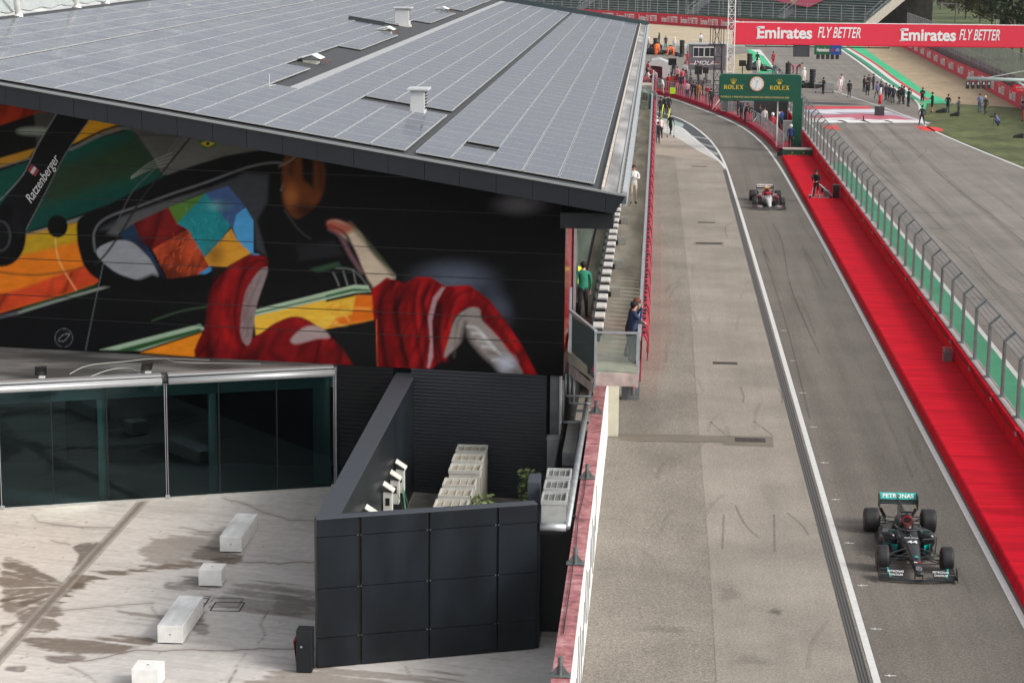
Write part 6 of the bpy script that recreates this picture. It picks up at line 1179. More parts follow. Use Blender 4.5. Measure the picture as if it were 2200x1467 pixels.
    # halo
    mb = MB(); H = smooth([(-.30, 2.02, .70), (-.33, 1.75, .72), (-.27, 1.42, .74), (-.1, 1.2, .75), (.1, 1.2, .75), (.27, 1.42, .74), (.33, 1.75, .72), (.30, 2.02, .70)], 4); mb.path(H, .026, 8); mb.tube((0, 1.19, .75), (0, 1.0, .60), .02, 6); mb.build('halo', P['halo'], t, smooth=True)
    mb = MB(); mb.ball((0, 1.72, .66), .125, 12, 8, sc=(1, 1.12, 1)); hm = mb.build('helmet', P['helmet'], t, smooth=True); MB().loft([[(x*.128, 1.72-.142*math.cos(x), z) for x in (-.9, -.45, 0, .45, .9)] for z in (.635, .70)], caps=False).build('visor', M_boxd, hm)
    # front wing
    mb = MB()
    for k, (y0, dz, tip, sp) in enumerate(((-1.22, .0, 1.0, 0.), (-1.05, .05, .97, .30), (-.93, .10, .96, .36), (-.83, .15, .95, .42))):
        xs = np.linspace(-tip, tip, 21); R1_ = []
        for x in xs:
            ax = abs(x); yy = y0+(.20 if k == 0 else .10)*(ax/1.0)**2; zz_ = .085+dz*(0 if ax < sp*.8 else min(1, (ax-sp*.8)/.25)) - (.02 if ax < .25 and k == 0 else 0)
            ch_ = .10 if k == 0 else .085; R1_.append([(x, yy, zz_), (x, yy+ch_, zz_+.03), (x, yy+ch_, zz_+.018), (x, yy, zz_-.012)])
        if k: 
            lo = [r for r, x in zip(R1_, xs) if x < -sp]; hi = [r for r, x in zip(R1_, xs) if x > sp]; mb.loft(lo); mb.loft(hi)
        else: mb.loft(R1_)
    mb.build('front_wing', P['fwing'], t)
    for s in (-1, 1):
        MB().prism([(s*.985, -1.2, .04), (s*1.0, -.62, .04), (s*1.0, -.62, .33), (s*.985, -.95, .30), (s*.985, -1.15, .16)], (s*.012, 0, 0)).build('wing_endplate', P['fwing'], t)
        MB().bar((s*.1, -1.05, .22), (s*.1, -1.08, .10), .015, .12).build('wing_pylon', M_blk, t)
        mb = MB(); mb.prism([(s*.70, -1.06, .135), (s*.74, -1.06, .135), (s*.80, -.72, .285), (s*.76, -.72, .285)], (0, 0, .004)); mb.build('wing_stripe', accent, t)
        text(P['sp'][0], .085, P['txt'], t, (s*.58, -.885, .235), (1, 0, 0), (0, .5, .5), sx=1., bold=.01, depth=.002); text(P['sp'][1], .085, P['txt'], t, (s*.58, -.985, .175), (1, 0, 0), (0, .5, .5), sx=1., bold=.01, depth=.002)
    # rear wing
    for s in (-1, 1):
        MB().prism([(s*.525, 4.02, .55), (s*.525, 4.5, .55), (s*.525, 4.5, .95), (s*.525, 4.08, .95), (s*.525, 3.98, .85)], (s*.015, 0, 0)).build('wing_endplate', M_blk, t)
        MB().bar((s*.5, 4.2, .55), (s*.36, 4.1, .3), .02, .1).bar((s*.36, 4.1, .3), (s*.36, 4.1, .12), .02, .1).build('wing_strut', M_blk, t)
    mb = MB(); mb.loft([[(x, 4.03, .74), (x, 4.2, .735), (x, 4.31, .78), (x, 4.2, .715), (x, 4.03, .72)] for x in (-.52, .52)]); mb.build('rear_wing_plane', M_blk, t)
    mb = MB(); mb.loft([[(x, 4.30, .79), (x, 4.42, .955), (x, 4.44, .95), (x, 4.32, .78)] for x in (-.515, .515)]); fl = mb.build('rear_wing_flap', P['flap'], t)
    MB().tube((0, 4.15, .3), (0, 4.28, .82), .014, 6).tube((0, 4.28, .82), (0, 4.36, .93), .014, 6).build('wing_pillar', M_blk, t)
    dv = Vector((0, .12, .165)).normalized(); text(wing_txt, P.get('wts', .17), P['wtxt'], fl, (0, 4.345, .872), (1, 0, 0), dv, sx=P.get('wsx', 1.05), bold=.02, depth=.003)
    text(nose_txt, .24, P['ntxt'], t, (0, .55, .622), (1, 0, 0), (0, 1, .12), sx=1.1, bold=.03, depth=.004)
    text(P['sp'][0], .075, P['txt'], t, (0, .86, .648), (1, 0, 0), (0, 1, .1), bold=.01, depth=.003)
    return t
M_carblk = mat('car_black', (.014, .015, .017), .28, noise=.1); M_teal = mat('car_teal', sr(0, 150, 140), .35); M_tealb = mat('car_teal_wing', sr(20, 172, 160), .45)
M_txtw = mat('decal_white', (.75, .75, .75), .5); M_txtg = mat('decal_grey', (.4, .42, .43), .5); M_redband = mat('tyre_band_red', sr(150, 30, 36), .6)
PM = dict(body=M_carblk, accent=M_teal, cover=M_carblk, rim_in=mat('car_red', sr(150, 14, 30), .35), fin=mat('fin_bronze', (.05, .047, .045), .4), pod=M_blk, mirror=mat('mirror_dark', (.02, .05, .05), .3), band=M_redband, halo=mat('halo_dark', (.03, .032, .035), .25), helmet=mat('helmet_bronze', sr(70, 34, 30), .3),
          fwing=M_carblk, flap=M_tealb, wtxt=M_txtw, ntxt=M_txtw, txt=M_txtw, sp=('PETRONAS', 'SYNTIUM'))
c1 = race_car(None, 'black racing car with teal rear wing and number 44, nearest on the pit lane', PM, '44', 'PETRONAS')
# nose marks
text('6', .17, M_tealb, c1, (0, -.42, .505), (1, 0, 0), (0, 1, .17), sx=1.3, bold=.03, depth=.003)
MB().box((-.09, -.70, .422), (0, -.62, .426)).build('decal', M_txtw, c1); MB().box((0, -.70, .422), (.09, -.62, .426)).build('decal', M_red, c1)
mb = MB(); n = 20
for k in range(n):
    a, b2 = 2*math.pi*k/n, 2*math.pi*(k+1)/n; y0 = -1.0; z0 = .355; mb.tube((.075*math.cos(a), y0+.07*math.sin(a), z0+.03*math.sin(a)+.002), (.075*math.cos(b2), y0+.07*math.sin(b2), z0+.03*math.sin(b2)+.002), .006, 4)
for k in range(3): a = math.pi/2+k*2*math.pi/3; mb.tube((0, -1.0, .36), (.07*math.cos(a), -1.0+.065*math.sin(a), .36+.028*math.sin(a)), .007, 4)
mb.build('star_emblem', M_txtg, c1)
c1.location = (7.03, 54.45, 0); c1.rotation_euler = (0, 0, -.004)
PA = dict(PM); M_cw = mat('car_white', (.50, .50, .50), .3); M_cr = mat('car_crimson', sr(150, 18, 36), .3)
PA.update(pods=True, body=M_cw, accent=M_cr, cover=M_cr, fin=M_cr, pod=mat('pod_yellow', sr(220, 210, 60), .4), mirror=M_cw, band=mat('tyre_band_faint', (.1, .1, .1), .6), halo=M_cr, helmet=mat('helmet_red', sr(170, 40, 40), .3), fwing=mat('wing_charcoal', (.05, .05, .052), .35), flap=M_cw, wtxt=M_cr, ntxt=M_blk, txt=M_txtg, sp=('ORLEN', 'ORLEN'), wts=.12, wsx=.9)
c2 = race_car(None, 'white and crimson racing car farther back on the pit lane', PA, '99', 'Alfa Romeo   ORLEN'); c2.location = (6.98, 130.6, 0); c2.rotation_euler = (0, 0, .01)
for x, y, L in ((1652, 153, 'dark racing car under crew on the far grid, beyond the clock sign'), (1400, 104, 'racing car at the far left of the grid'), (1440, 118, 'racing car between the orange overalls'), (1758, 190, 'black racing car parts on stands beside the pit trolley')):
    c = copy_tree(c1); c.location = on_z(x, y); c.rotation_euler = (0, 0, {1652: .5, 1400: 1.2, 1440: 1.4, 1758: 1.3}[x]); tag(c, L, 'racing car', 'cars waiting on the far grid')
# ================================================================== raised red platform, pit wall, fence
M_carpet = mat('red_carpet', (.58, .007, .022), .85, spec=.08, noise=.17, nscale=1.1, vec=(.5, 4, 1), detail=10, bump=.15, bscale=14)
M_carp2 = mat('red_carpet_far', (.36, .008, .03), .85, spec=.1, noise=.12, nscale=1.2)
pl = thing('red_platform', (10.5, 100, 0), 'raised walkway covered with bright red carpet between lane and wall', 'platform')
mb = MB(); sec = [30]+list(range(36, 161, 6))
for a, b2 in zip(sec, sec[1:]+[160.6]):
    mb.add([(9.40, a, 0), (9.47, a, .27), (9.52, a, .30), (11.7, a, .30), (9.40, b2, 0), (9.47, b2, .27), (9.52, b2, .30), (11.7, b2, .30)], [(0, 1, 5, 4), (1, 2, 6, 5), (2, 3, 7, 6)])
mb.add([(9.40, 30, 0), (9.52, 30, .3), (11.7, 30, .3), (11.7, 30, 0)], [(0, 1, 2, 3)]); mb.build('carpet', M_carpet, pl)
e_ = offset(laneR, .55); e_ = [p for p in e_ if p.y > 162.5]; P = [(p.x, p.y) for p in e_]
mb = MB(); n = len(P); mb.add([(x, y, 0) for x, y in P]+[(x+.1, y+.05, .36) for x, y in P], [(i, i+1, n+i+1, n+i) for i in range(n-1)])
me = MB(); kerb = mb.build('platform_edge', M_carp2, pl)
pp_ = sheet('deck', [(x+.1, y+.05) for x, y in P]+[(-9, 262), (5, 240), (11.7, 205), (11.7, 162.5)], .36, mat('deck_red', sr(150, 30, 52), .85, noise=.25, nscale=.8), kind=None); pp_.parent = pl; pp_.data.transform(Matrix.Translation(-Vector(pl.location)))
MB().box((9.2, 162.3, .0), (11.7, 162.5, .36)).build('deck_end', M_blk, pl)
wl = thing('pit_wall', (11.9, 110, 0), 'long low pit wall, red on the platform side with a pale concrete top', 'wall')
MB().box((11.72, 30, 0), (12.05, 226, 1.06)).build('wall_body', M_carpet, wl); MB().box((11.78, 30, 1.062), (12.07, 226, 1.10)).build('wall_top', mat('wall_top_concrete', (.34, .31, .30), .8, noise=.15, nscale=2), wl)
MB().box((12.052, 30, 0), (12.07, 226, 1.05)).build('outer_face', mat('wall_top_concrete', (0, 0, 0)), wl)
MB().tube((11.70, 30, 1.03), (11.70, 200, 1.03), .045, 8).build('red_pipe', M_carpet, wl)
cb_ = thing('wall_cable', (11.66, 100, .9), 'black cables sagging along the red side of the pit wall', 'cables')
for k in range(24):
    y0 = 46+k*5.2; MB().path(smooth([(11.67, y0, .93), (11.655, y0+1.6, .86-.03*(k % 3)), (11.655, y0+3.6, .84), (11.67, y0+5.2, .93)], 3), .014, 4).path([(11.68, y0, .90), (11.665, y0+2.6, .78+.04*(k % 2)), (11.68, y0+5.2, .90)], .01, 4).build('cable', M_blk, cb_)
    MB().cb((11.66, y0+.1, .88), (.06, .24, .1)).build('cable_clip', mat('clip_pink', (.45, .33, .30), .6), cb_)
    MB().cb((11.68, y0, 1.06), (.12, .5, .05)).build('red_cover', M_carpet, cb_)
fe = thing('debris_fence', (11.95, 110, 1.1), 'galvanised debris fence with forward bent top standing on the pit wall', 'fence')
M_mesh = mesh_mat('fence_mesh', (.17, .18, .18), .16); M_fst = mat('fence_steel', (.17, .185, .19), .5, .3, noise=.15)
yf = [39.2+3.24*k for k in range(57)]
for k, y in enumerate(yf):
    x = 11.93; b_ = y+3.12; mb = MB()
    for yy in (y, b_): mb.bar((x, yy, 1.1), (x, yy, 3.02), .10, .07); mb.bar((x, yy, 3.02), (x+.34, yy, 3.34), .085, .06)
    mb.tube((x, y, 3.0), (x, b_, 3.0), .022, 5); mb.tube((x+.34, y, 3.34), (x+.34, b_, 3.34), .025, 5); mb.tube((x, y, 1.2), (x, b_, 1.2), .018, 5)
    mb.box((x-.12, y-.22, 1.10), (x+.1, y+.14, 1.125))
    fr = mb.build('panel_frame', M_fst, fe)
    MB().add([(x, y, 1.2), (x, b_, 1.2), (x, b_, 3.0), (x, y, 3.0), (x+.34, b_, 3.34), (x+.34, y, 3.34)], [(0, 1, 2, 3), (3, 2, 4, 5)]).build('wire_mesh', M_mesh, fr)
# small grey unit on the carpet
c = on_z(2035, 775, .3); t = thing('floor_heater', (c.x, c.y, .3), 'small grey metal unit with an open black top on the red carpet', 'device')
MB().box((c.x-.16, c.y-.15, .3), (c.x+.16, c.y+.25, .68)).build('casing', mat('casing_mauve', (.16, .15, .15), .5, noise=.1), t, bevel=.01)
mb = MB()
for a, b2 in (((-.15, -.1), (.15, -.1)), ((.15, -.1), (.15, .24)), ((.15, .24), (-.15, .24)), ((-.15, .24), (-.15, -.1))):
    mb.bar((c.x+a[0], c.y+a[1], .8), (c.x+b2[0], c.y+b2[1], .8), .02, .02); mb.bar((c.x+a[0], c.y+a[1], .68), (c.x+a[0], c.y+a[1], .8), .02, .02)
mb.build('top_frame', M_steel, t); MB().box((c.x-.1, c.y-.05, .681), (c.x+.1, c.y+.2, .70)).build('opening', M_boxd, t)
# camera crane trolley on the carpet
c = on_z(1752, 424, .3); t = thing('camera_dolly', (c.x, c.y, .3), 'light tubular camera dolly with tripod on the red carpet', 'camera dolly')
mb = MB()
for a, b2 in (((-.35, -.3, .33), (.9, -.3, .33)), ((-.35, .9, .33), (.9, .9, .33)), ((-.35, -.3, .33), (-.35, .9, .33)), ((.9, -.3, .33), (.9, .9, .33))): mb.tube((c.x+a[0], c.y+a[1], a[2]), (c.x+b2[0], c.y+b2[1], b2[2]), .03, 6)
mb.build('base_frame', M_alu, t); mb = MB()
for a in ((-.3, -.2), (.25, -.2), (0, .5)): mb.tube((c.x-.05, c.y+.1, 1.35), (c.x+a[0], c.y+a[1], .34), .025, 6)
mb.build('tripod', M_alu, t); MB().tube((c.x-.05, c.y, 1.35), (c.x+1.1, c.y-.2, .4), .03, 6).build('arm', M_alu, t)
for dx in (-.35, .9): MB().tube((c.x+dx, c.y-.35, .36), (c.x+dx, c.y-.28, .36), .07, 10).build('wheel', M_blk, t)
t = thing('video_camera', (c.x-.25, c.y-.2, 1.6), 'black shoulder video camera held over the dolly on the carpet', 'video camera')
MB().cb((c.x-.25, c.y-.25, 1.62), (.16, .42, .2)).build('camera_body', M_blk, t, bevel=.01); MB().tube((c.x-.25, c.y-.45, 1.62), (c.x-.25, c.y-.68, 1.6), .06, 10).build('lens', M_boxd, t)
for i, (x, y, w_, h_, L) in enumerate(((1776, 424, .38, .42, 'small grey flight case beside the camera dolly'), (1796, 426, .4, .85, 'tall black bag standing against the pit wall by the dolly'), (1770, 414, .35, .35, 'dark bag lying behind the grey flight case'))):
    q = on_z(x, y, .3); t = thing('equipment_case', (q.x, q.y, .3), L, 'case', 'camera crew cases on the red carpet'); MB().box((q.x-w_/2, q.y-.02, .3), (q.x+w_/2, q.y+.4, .3+h_)).build('case_body', M_boxd if i else mat('case_grey', (.16, .15, .15), .5, noise=.1), t, bevel=.03); MB().tube((q.x-.08, q.y+.19, .3+h_+.03), (q.x+.08, q.y+.19, .3+h_+.03), .015, 6).build('handle', M_blk, t)
# ================================================================== clock gantry
M_rg = mat('gantry_green', sr(0, 74, 56), .4, noise=.04); M_gold = mat('gold_letter', sr(226, 190, 40), .5); M_gold2 = mat('pale_gold', sr(190, 170, 110), .6)
YG = 166.0
def at(x, y, Y=YG): return on_y(x, y, Y)
gt = thing('clock_gantry', (10.9, YG, .3), 'green cantilever sign with a round clock over the pit lane', 'sign')
l, r_, zt_, zb_ = at(1545, 187).x, at(1722, 190).x, at(1633, 160).z, at(1633, 218).z
def rrect(x0, x1, z0, z1, r, y, n=6):
    out = []
    for cx, cz, a0 in ((x1-r, z1-r, 0), (x0+r, z1-r, 90), (x0+r, z0+r, 180), (x1-r, z0+r, 270)):
        for k in range(n+1): a = math.radians(a0+90*k/n); out.append((cx+r*math.cos(a), y, cz+r*math.sin(a)))
    return out
MB().prism(rrect(l, r_, zb_, zt_, .28, YG), (0, .5, 0)).build('header', M_rg, gt, bevel=.04); cl_, cr_ = at(1701, 300).x, at(1721, 300).x
MB().box((cl_, YG+.003, .3), (cr_+.02, YG+.497, zb_+.3)).build('column', M_rg, gt)
zm = (zb_+zt_)/2
def crown(cx, cz, s, y, parent, m):
    mb = MB(); base = [(-.34, -.5), (.34, -.5), (.3, -.28), (-.3, -.28)]; mb.poly([(cx+a*s, y, cz+b_*s) for a, b_ in base])
    for a, h in ((-.62, .28), (-.32, .48), (0, .55), (.32, .48), (.62, .28)):
        mb.poly([(cx+(a*.42-.07)*s, y, cz-.3*s), (cx+(a*.42+.07)*s, y, cz-.3*s), (cx+a*s, y, cz+h*s)]); mb.poly([(cx+a*s+.075*s*math.cos(t), y, cz+h*s+.075*s*math.sin(t)) for t in (2*math.pi*k/8 for k in range(8))])
    mb.poly([(cx+.3*s*a, y, cz-.3*s+.3*s*b_) for a, b_ in ((-1, 0), (1, 0), (.6, .9), (-.6, .9))]); mb.build('crown_emblem', m, parent)
def serif(word, cx, cz, H, W, y, parent, m):
    """roman capitals drawn as strokes with serifs"""
    mb = MB(); th, tn = .20, .09
    def bx(x0, z0, x1, z1): mb.add([(x0, y, z0), (x1, y, z0), (x1, y, z1), (x0, y, z1)], [(0, 1, 2, 3)])
    G = {'R': .95, 'O': 1.0, 'L': .85, 'E': .85, 'X': 1.0}; tot = sum(G[c] for c in word)+.14*(len(word)-1); sc = W/tot; x = cx-W/2; h = H
    def P(u, v_): return (x+u*sc, y, cz-h/2+v_*h)
    def q(*pts): mb.poly([P(*p) for p in pts])
    for c in word:
        w = G[c]
        def stem(u, a=0, b=1): q((u-th/2, a), (u+th/2, a), (u+th/2, b), (u-th/2, b)); q((u-th, a), (u+th, a), (u+th, a+.07), (u-th, a+.07)); q((u-th, b-.07), (u+th, b-.07), (u+th, b), (u-th, b))
        def arc(cu, cv, ru, rv, a0, a1, t=th, n=14):
            for k in range(n):
                A1, A2 = math.radians(a0+(a1-a0)*k/n), math.radians(a0+(a1-a0)*(k+1)/n); f = lambda a, o: (cu+(ru-o*(.35+.65*abs(math.cos(a))))*math.cos(a), cv+(rv-o*(.35+.65*abs(math.cos(a)))*sc/h)*math.sin(a))
                q(f(A1, 0), f(A2, 0), f(A2, t), f(A1, t))
        if c == 'O': arc(w/2, .5, w/2, .52, 0, 360, th*1.1, 22)
        if c in 'LRE': stem(.22)
        if c == 'L': q((.2, 0), (w, 0), (w, .26), (w-.08, .1), (.2, .08))
        if c == 'E': q((.2, 0), (w, 0), (w, .26), (w-.08, .1), (.2, .08)); q((.2, 1), (w-.03, 1), (w-.03, .76), (w-.1, .91), (.2, .92)); q((.2, .46), (.62, .46), (.62, .55), (.2, .55)); q((.58, .36), (.66, .36), (.66, .65), (.58, .65))
        if c == 'R': q((.2, .92), (.5, .92), (.5, 1), (.2, 1)); q((.2, .46), (.5, .46), (.5, .54), (.2, .54)); arc(.48, .73, .32, .27, -90, 90, th); q((.42, .48), (.60, .48), (1.0, 0), (.76, 0)); q((.72, 0), (1.04, 0), (1.04, .07), (.72, .07))
        if c == 'X': q((.06, 1), (.34, 1), (.96, 0), (.68, 0)); q((.78, 1), (.88, 1), (.24, 0), (.12, 0)); [q((a, b_), (a+.36, b_), (a+.36, b_+.07), (a, b_+.07)) for a, b_ in ((0, .93), (.64, .93), (0, 0), (.62, 0))]
        x += (w+.14)*sc
    return mb.build('lettering', m, parent)
yf_ = YG-.012
for xc, yc in ((1576, 187.5), (1675, 189)):
    q = at(xc, yc); crown(at(xc, 174+(yc-187)*.9).x, at(xc, 174+(yc-187)*.9).z-.02, .36, yf_, gt, M_gold); serif('ROLEX', q.x, q.z, .32, 1.52, yf_, gt, M_gold)
q = at(1622, 209.5); text("FORMULA 1 EMIRATES GRAN PREMIO DELL'EMILIA ROMAGNA 2020", .185, M_gold2, gt, (q.x, yf_, q.z), (1, 0, -.004), (0, 0, 1), sx=.95, bold=.012, depth=.005)
q = at(1626, 180.5); ck = MB().tube((q.x, YG-.06, q.z), (q.x, YG, q.z), .56, 40).build('clock', mat('clock_bezel', sr(214, 150, 120), .35, .3), gt, smooth=False)
MB().tube((q.x, YG-.075, q.z), (q.x, YG-.061, q.z), .49, 40).build('clock_face', mat('clock_face', (.66, .67, .66), .5), ck)
mb = MB()
for k in range(12): a = math.pi*k/6; mb.bar((q.x+.36*math.sin(a), YG-.08, q.z+.36*math.cos(a)), (q.x+.46*math.sin(a), YG-.08, q.z+.46*math.cos(a)), .01, .035)
mb.build('hour_mark', mat('mark_grey', (.12, .12, .12), .5), ck); mb = MB()
for a, L in ((math.radians(198), .38), (math.radians(17), .28)): mb.bar((q.x, YG-.085, q.z), (q.x+L*math.sin(a), YG-.085, q.z+L*math.cos(a)), .01, .03)
mb.build('clock_hand', M_blk, ck); text('ROLEX', .085, mat('mark_grey', (0, 0, 0)), ck, (q.x, YG-.08, q.z+.2), (1, 0, 0), (0, 0, 1), depth=.003)
b0, b1 = on_z(1683, 342, 0), on_z(1744, 342, 0); t = thing('sign_plinth', ((b0.x+b1.x)/2, b0.y, 0), 'low green box with gold lettering at the foot of the clock gantry', 'plinth')
hz = on_y(1700, 322, b0.y).z; MB().box((b0.x, b0.y, .0), (b1.x, b0.y+1.3, hz)).build('box_body', M_rg, t, bevel=.02); MB().box((b0.x-.02, b0.y-.02, hz+.002), (b1.x+.02, b0.y+1.3, hz+.05)).build('lid', mat('lid_pale', (.42, .38, .33), .6), t)
for f in (.3, .7): xx = b0.x+(b1.x-b0.x)*f; serif('ROLEX', xx, .28, .15, .68, b0.y-.01, t, M_gold2); crown(xx, .50, .13, b0.y-.01, t, M_gold)
t = thing('white_pole', tuple(on_z(1668, 316, .3)), 'tall thin white pole standing on the platform under the clock sign', 'pole'); q = on_z(1668, 316, .3); MB().tube(q, q+Vector((0, 0, 4.2)), .05, 8).build('shaft', M_white, t)
# ================================================================== lattice towers and overhead banner
def lattice(name, X, Y, z0, z1, w, m, r, label, step=None, cat='tower'):
    t = thing(name, (X, Y, z0), label, cat); mb = MB(); cs = [(X-w/2, Y-w/2), (X+w/2, Y-w/2), (X+w/2, Y+w/2), (X-w/2, Y+w/2)]
    for c in cs: mb.tube((*c, z0), (*c, z1), r, 6)
    mb.build('upright', m, t); step = step or w; mb = MB(); z = z0; k = 0
    while z < z1-.1:
        zz_ = min(z+step, z1)
        for i in range(4):
            a, b_ = cs[i], cs[(i+1) % 4]; mb.tube((*a, z), (*b_, z), r*.55, 4); mb.tube((*(a if (k+i) % 2 else b_), z), (*(b_ if (k+i) % 2 else a), zz_), r*.55, 4)
        z = zz_; k += 1
    mb.build('bracing', m, t); return t
q = on_y(1570, 100, 213.6); lattice('lattice_mast', q.x, 213.6, 0, 15, .68, M_white, .05, 'white lattice mast at the left end of the red overhead banner', .8)
YB = 208.; q0, q1 = on_y(1533, 190, YB), on_y(1549, 190, YB); zt_ = on_y(1540, 97, YB).z
tw = lattice('speaker_tower', (q0.x+q1.x)/2, YB+.4, .3, zt_, q1.x-q0.x, M_blk, .05, 'black lattice tower carrying a cross braced frame by the grey cabin', 1.15)
xl, xr, zl, zh = on_y(1526, 80, YB).x, on_y(1555, 80, YB).x, on_y(1540, 96, YB).z, on_y(1540, 58, YB).z; mb = MB()
for f in (0, .2, .36, .64, .8, 1): mb.bar((xl+(xr-xl)*f, YB, zl), (xl+(xr-xl)*f, YB, zh), .07, .07)
for z in (zl, zh): mb.bar((xl-.15, YB, z), (xr+.15, YB, z), .12, .09)
mb.bar((xl+.3, YB, zl), (xr-.3, YB, zh), .07, .05); mb.bar((xl+.3, YB, zh), (xr-.3, YB, zl), .07, .05); mb.build('cross_frame', M_blk, tw)
ba = thing('overhead_banner', (22, 215, 6), 'long red overhead banner gantry spanning the straight', 'banner')
M_ban = mat('banner_red', sr(214, 40, 66), .6, noise=.03)
B0, B1, Yb = on_y(1575, 70, 215).x, 44., 215.
zbm, ztp = 5.84, 7.97
MB().box((B0, Yb, zbm), (B1, Yb+.6, ztp)).build('banner_panel', M_ban, ba)
for z in (zbm-.03, ztp+.03): MB().tube((B0, Yb+.05, z), (B1, Yb+.05, z), .05, 6).build('edge_tube', M_white if z > 7 else M_red, ba)
for a, b_, word, bold in ((1627, 1745, 'Emirates', .03), (1936, 2054, 'Emirates', .03), (1757, 1849, 'FLY BETTER', .012), (2061, 2148, 'FLY BETTER', .012)):
    yy = 72 if a < 1900 else 77
    X0, X1, z = on_y(a, yy, Yb).x, on_y(b_, yy, Yb).x, on_y((a+b_)/2, yy, Yb).z
    o = text(word, 1.62 if bold > .02 else 1.5, M_txtw, ba, (0, Yb-.02, z), (1, 0, 0), (0, 0, 1), bold=bold, shear=0 if bold > .02 else .25, depth=.02)
    xs = [v.co.x for v in o.data.vertices]; w_ = max(xs)-min(xs); f = (X1-X0)/w_; mid = (max(xs)+min(xs))/2; L = origin(ba)[0]
    for v in o.data.vertices: v.co.x = (v.co.x-mid)*f+(X0+X1)/2-L
    if bold > .02: # slab serifs on the first letter
        h = 1.1; mb = MB(); mb.box((X0-.12, Yb-.03, z-.58), (X0+.3, Yb-.01, z-.48)); mb.box((X0-.12, Yb-.03, z+.46), (X0+.3, Yb-.01, z+.56)); mb.build('lettering', M_txtw, ba)
# frame and signals hanging under the banner
fr = thing('hanging_gantry', (14, 215, 5), 'black hanging frame below the red banner', 'frame')
x0, x1 = on_y(1602, 100, 215).x, on_y(1911, 100, 215).x; zf = on_y(1700, 101, 215).z
mb = MB(); mb.bar((x0, 215.2, zf), (x1, 215.2, zf-.02), .08, .1)
for k in range(8): xx = x0+(x1-x0)*k/7; mb.bar((xx, 215.2, zf), (xx, 215.2, 5.85), .06, .06)
mb.build('hanging_bar', M_blk, fr)
sg = thing('signal_board', (17, 214.8, 5), 'green and blue sign board with start lights hanging under the red banner', 'sign board')
x0, x1, z1, z0 = on_y(1750, 98, 214.8).x, on_y(1808, 98, 214.8).x, on_y(1778, 98, 214.8).z, on_y(1778, 118, 214.8).z
MB().box((x0, 214.8, z0), (x0+(x1-x0)*.6, 215.0, z1)).build('green_panel', mat('board_green', sr(6, 84, 52), .5), sg); MB().box((x0+(x1-x0)*.6, 214.801, z0), (x1, 215.0, z1)).build('blue_panel', mat('board_blue', sr(20, 60, 130), .5), sg)
text('Heineken', .52, M_txtw, sg, (x0+(x1-x0)*.32, 214.78, (z0+z1)/2), (1, 0, 0), (0, 0, 1), sx=.62, bold=.02); text('-00-', .45, M_txtg, sg, (x0+(x1-x0)*.86, 214.78, (z0+z1)/2), (1, 0, 0), (0, 0, 1), sx=.7)
cx, cz = x0+(x1-x0)*.66, (z0+z1)/2; MB().poly([(cx+(.17 if k % 2 == 0 else .07)*math.sin(math.pi*k/5), 214.78, cz+(.17 if k % 2 == 0 else .07)*math.cos(math.pi*k/5)) for k in range(10)]).build('red_star', M_red, sg)
for k in range(5):
    xx = x0+.15+(x1-x0-.3)*(k+.5)/5; MB().box((xx-.17, 214.85, z0-.45), (xx+.17, 214.95, z0-.01)).build('light_unit', M_boxd, sg)
x0, x1, z1, z0 = on_y(1705, 98, 214.8).x, on_y(1739, 98, 214.8).x, on_y(1722, 98, 214.8).z, on_y(1722, 122, 214.8).z
MB_ = thing('score_screen', (x0, 214.8, z0), 'blank dark screen hanging left of the green and blue board', 'screen'); MB().box((x0, 214.8, z0), (x1, 215, z1)).build('screen_face', mat('screen_dark', (.045, .048, .055), .4, noise=.1), MB_); mb = MB()
for a, b_ in (((x0, z0), (x1, z0)), ((x1, z0), (x1, z1)), ((x1, z1), (x0, z1)), ((x0, z1), (x0, z0))): mb.bar((a[0], 214.79, a[1]), (b_[0], 214.79, b_[1]), .05, .05)
mb.build('screen_frame', M_blk, MB_)
# start lights arm coming in from the right
YA = 150.; t = thing('start_light_arm', (on_y(2190, 172, YA).x, YA, 6), 'pale green tubular arm with a row of start lights entering from the right', 'start lights')
a, b_ = on_y(2077, 169, YA), on_y(2300, 176, YA); M_arm = mat('arm_green', (.42, .50, .48), .5)
MB().tube(a, b_, .13, 12).build('arm_tube', M_arm, t, smooth=True); MB().tube(on_y(2118, 168, YA), on_y(2300, 135, YA), .03, 6).build('stay', M_arm, t); MB().tube(on_y(2180, 172, YA), on_y(2300, 250, YA), .07, 6).build('brace', M_arm, t)
for k in range(5):
    q = on_y(2078.5+11.5*k, 183, YA); MB().box((q.x-.12, YA-.1, q.z-.26), (q.x+.12, YA+.05, q.z+.26)).build('light_box', M_boxd, t); MB().box((q.x-.05, YA-.12, q.z+.02), (q.x+.05, YA-.1, q.z+.2)).build('light_lens', M_txtg, t)
q0, q1 = on_y(2073, 182.5, YA), on_y(2128, 182.5, YA); MB().tube(q0, q1, .02, 6).build('light_rail', M_arm, t)
q0, q1 = on_y(2177, 183, 160), on_y(2215, 199, 160); t = thing('advert_board', (q0.x, 160, q1.z), 'small red advertising board under the start light arm', 'sign'); MB().box((q0.x, 160, q1.z), (q1.x+2, 160.1, q0.z)).build('board', M_red, t)
text('EMIRATES', .22, M_txtg, t, ((q0.x+q1.x)/2, 159.98, (q0.z+q1.z)/2+.08), (1, 0, 0), (0, 0, 1)); text('FLY BETTER', .15, M_txtg, t, ((q0.x+q1.x)/2, 159.98, (q0.z+q1.z)/2-.12), (1, 0, 0), (0, 0, 1))
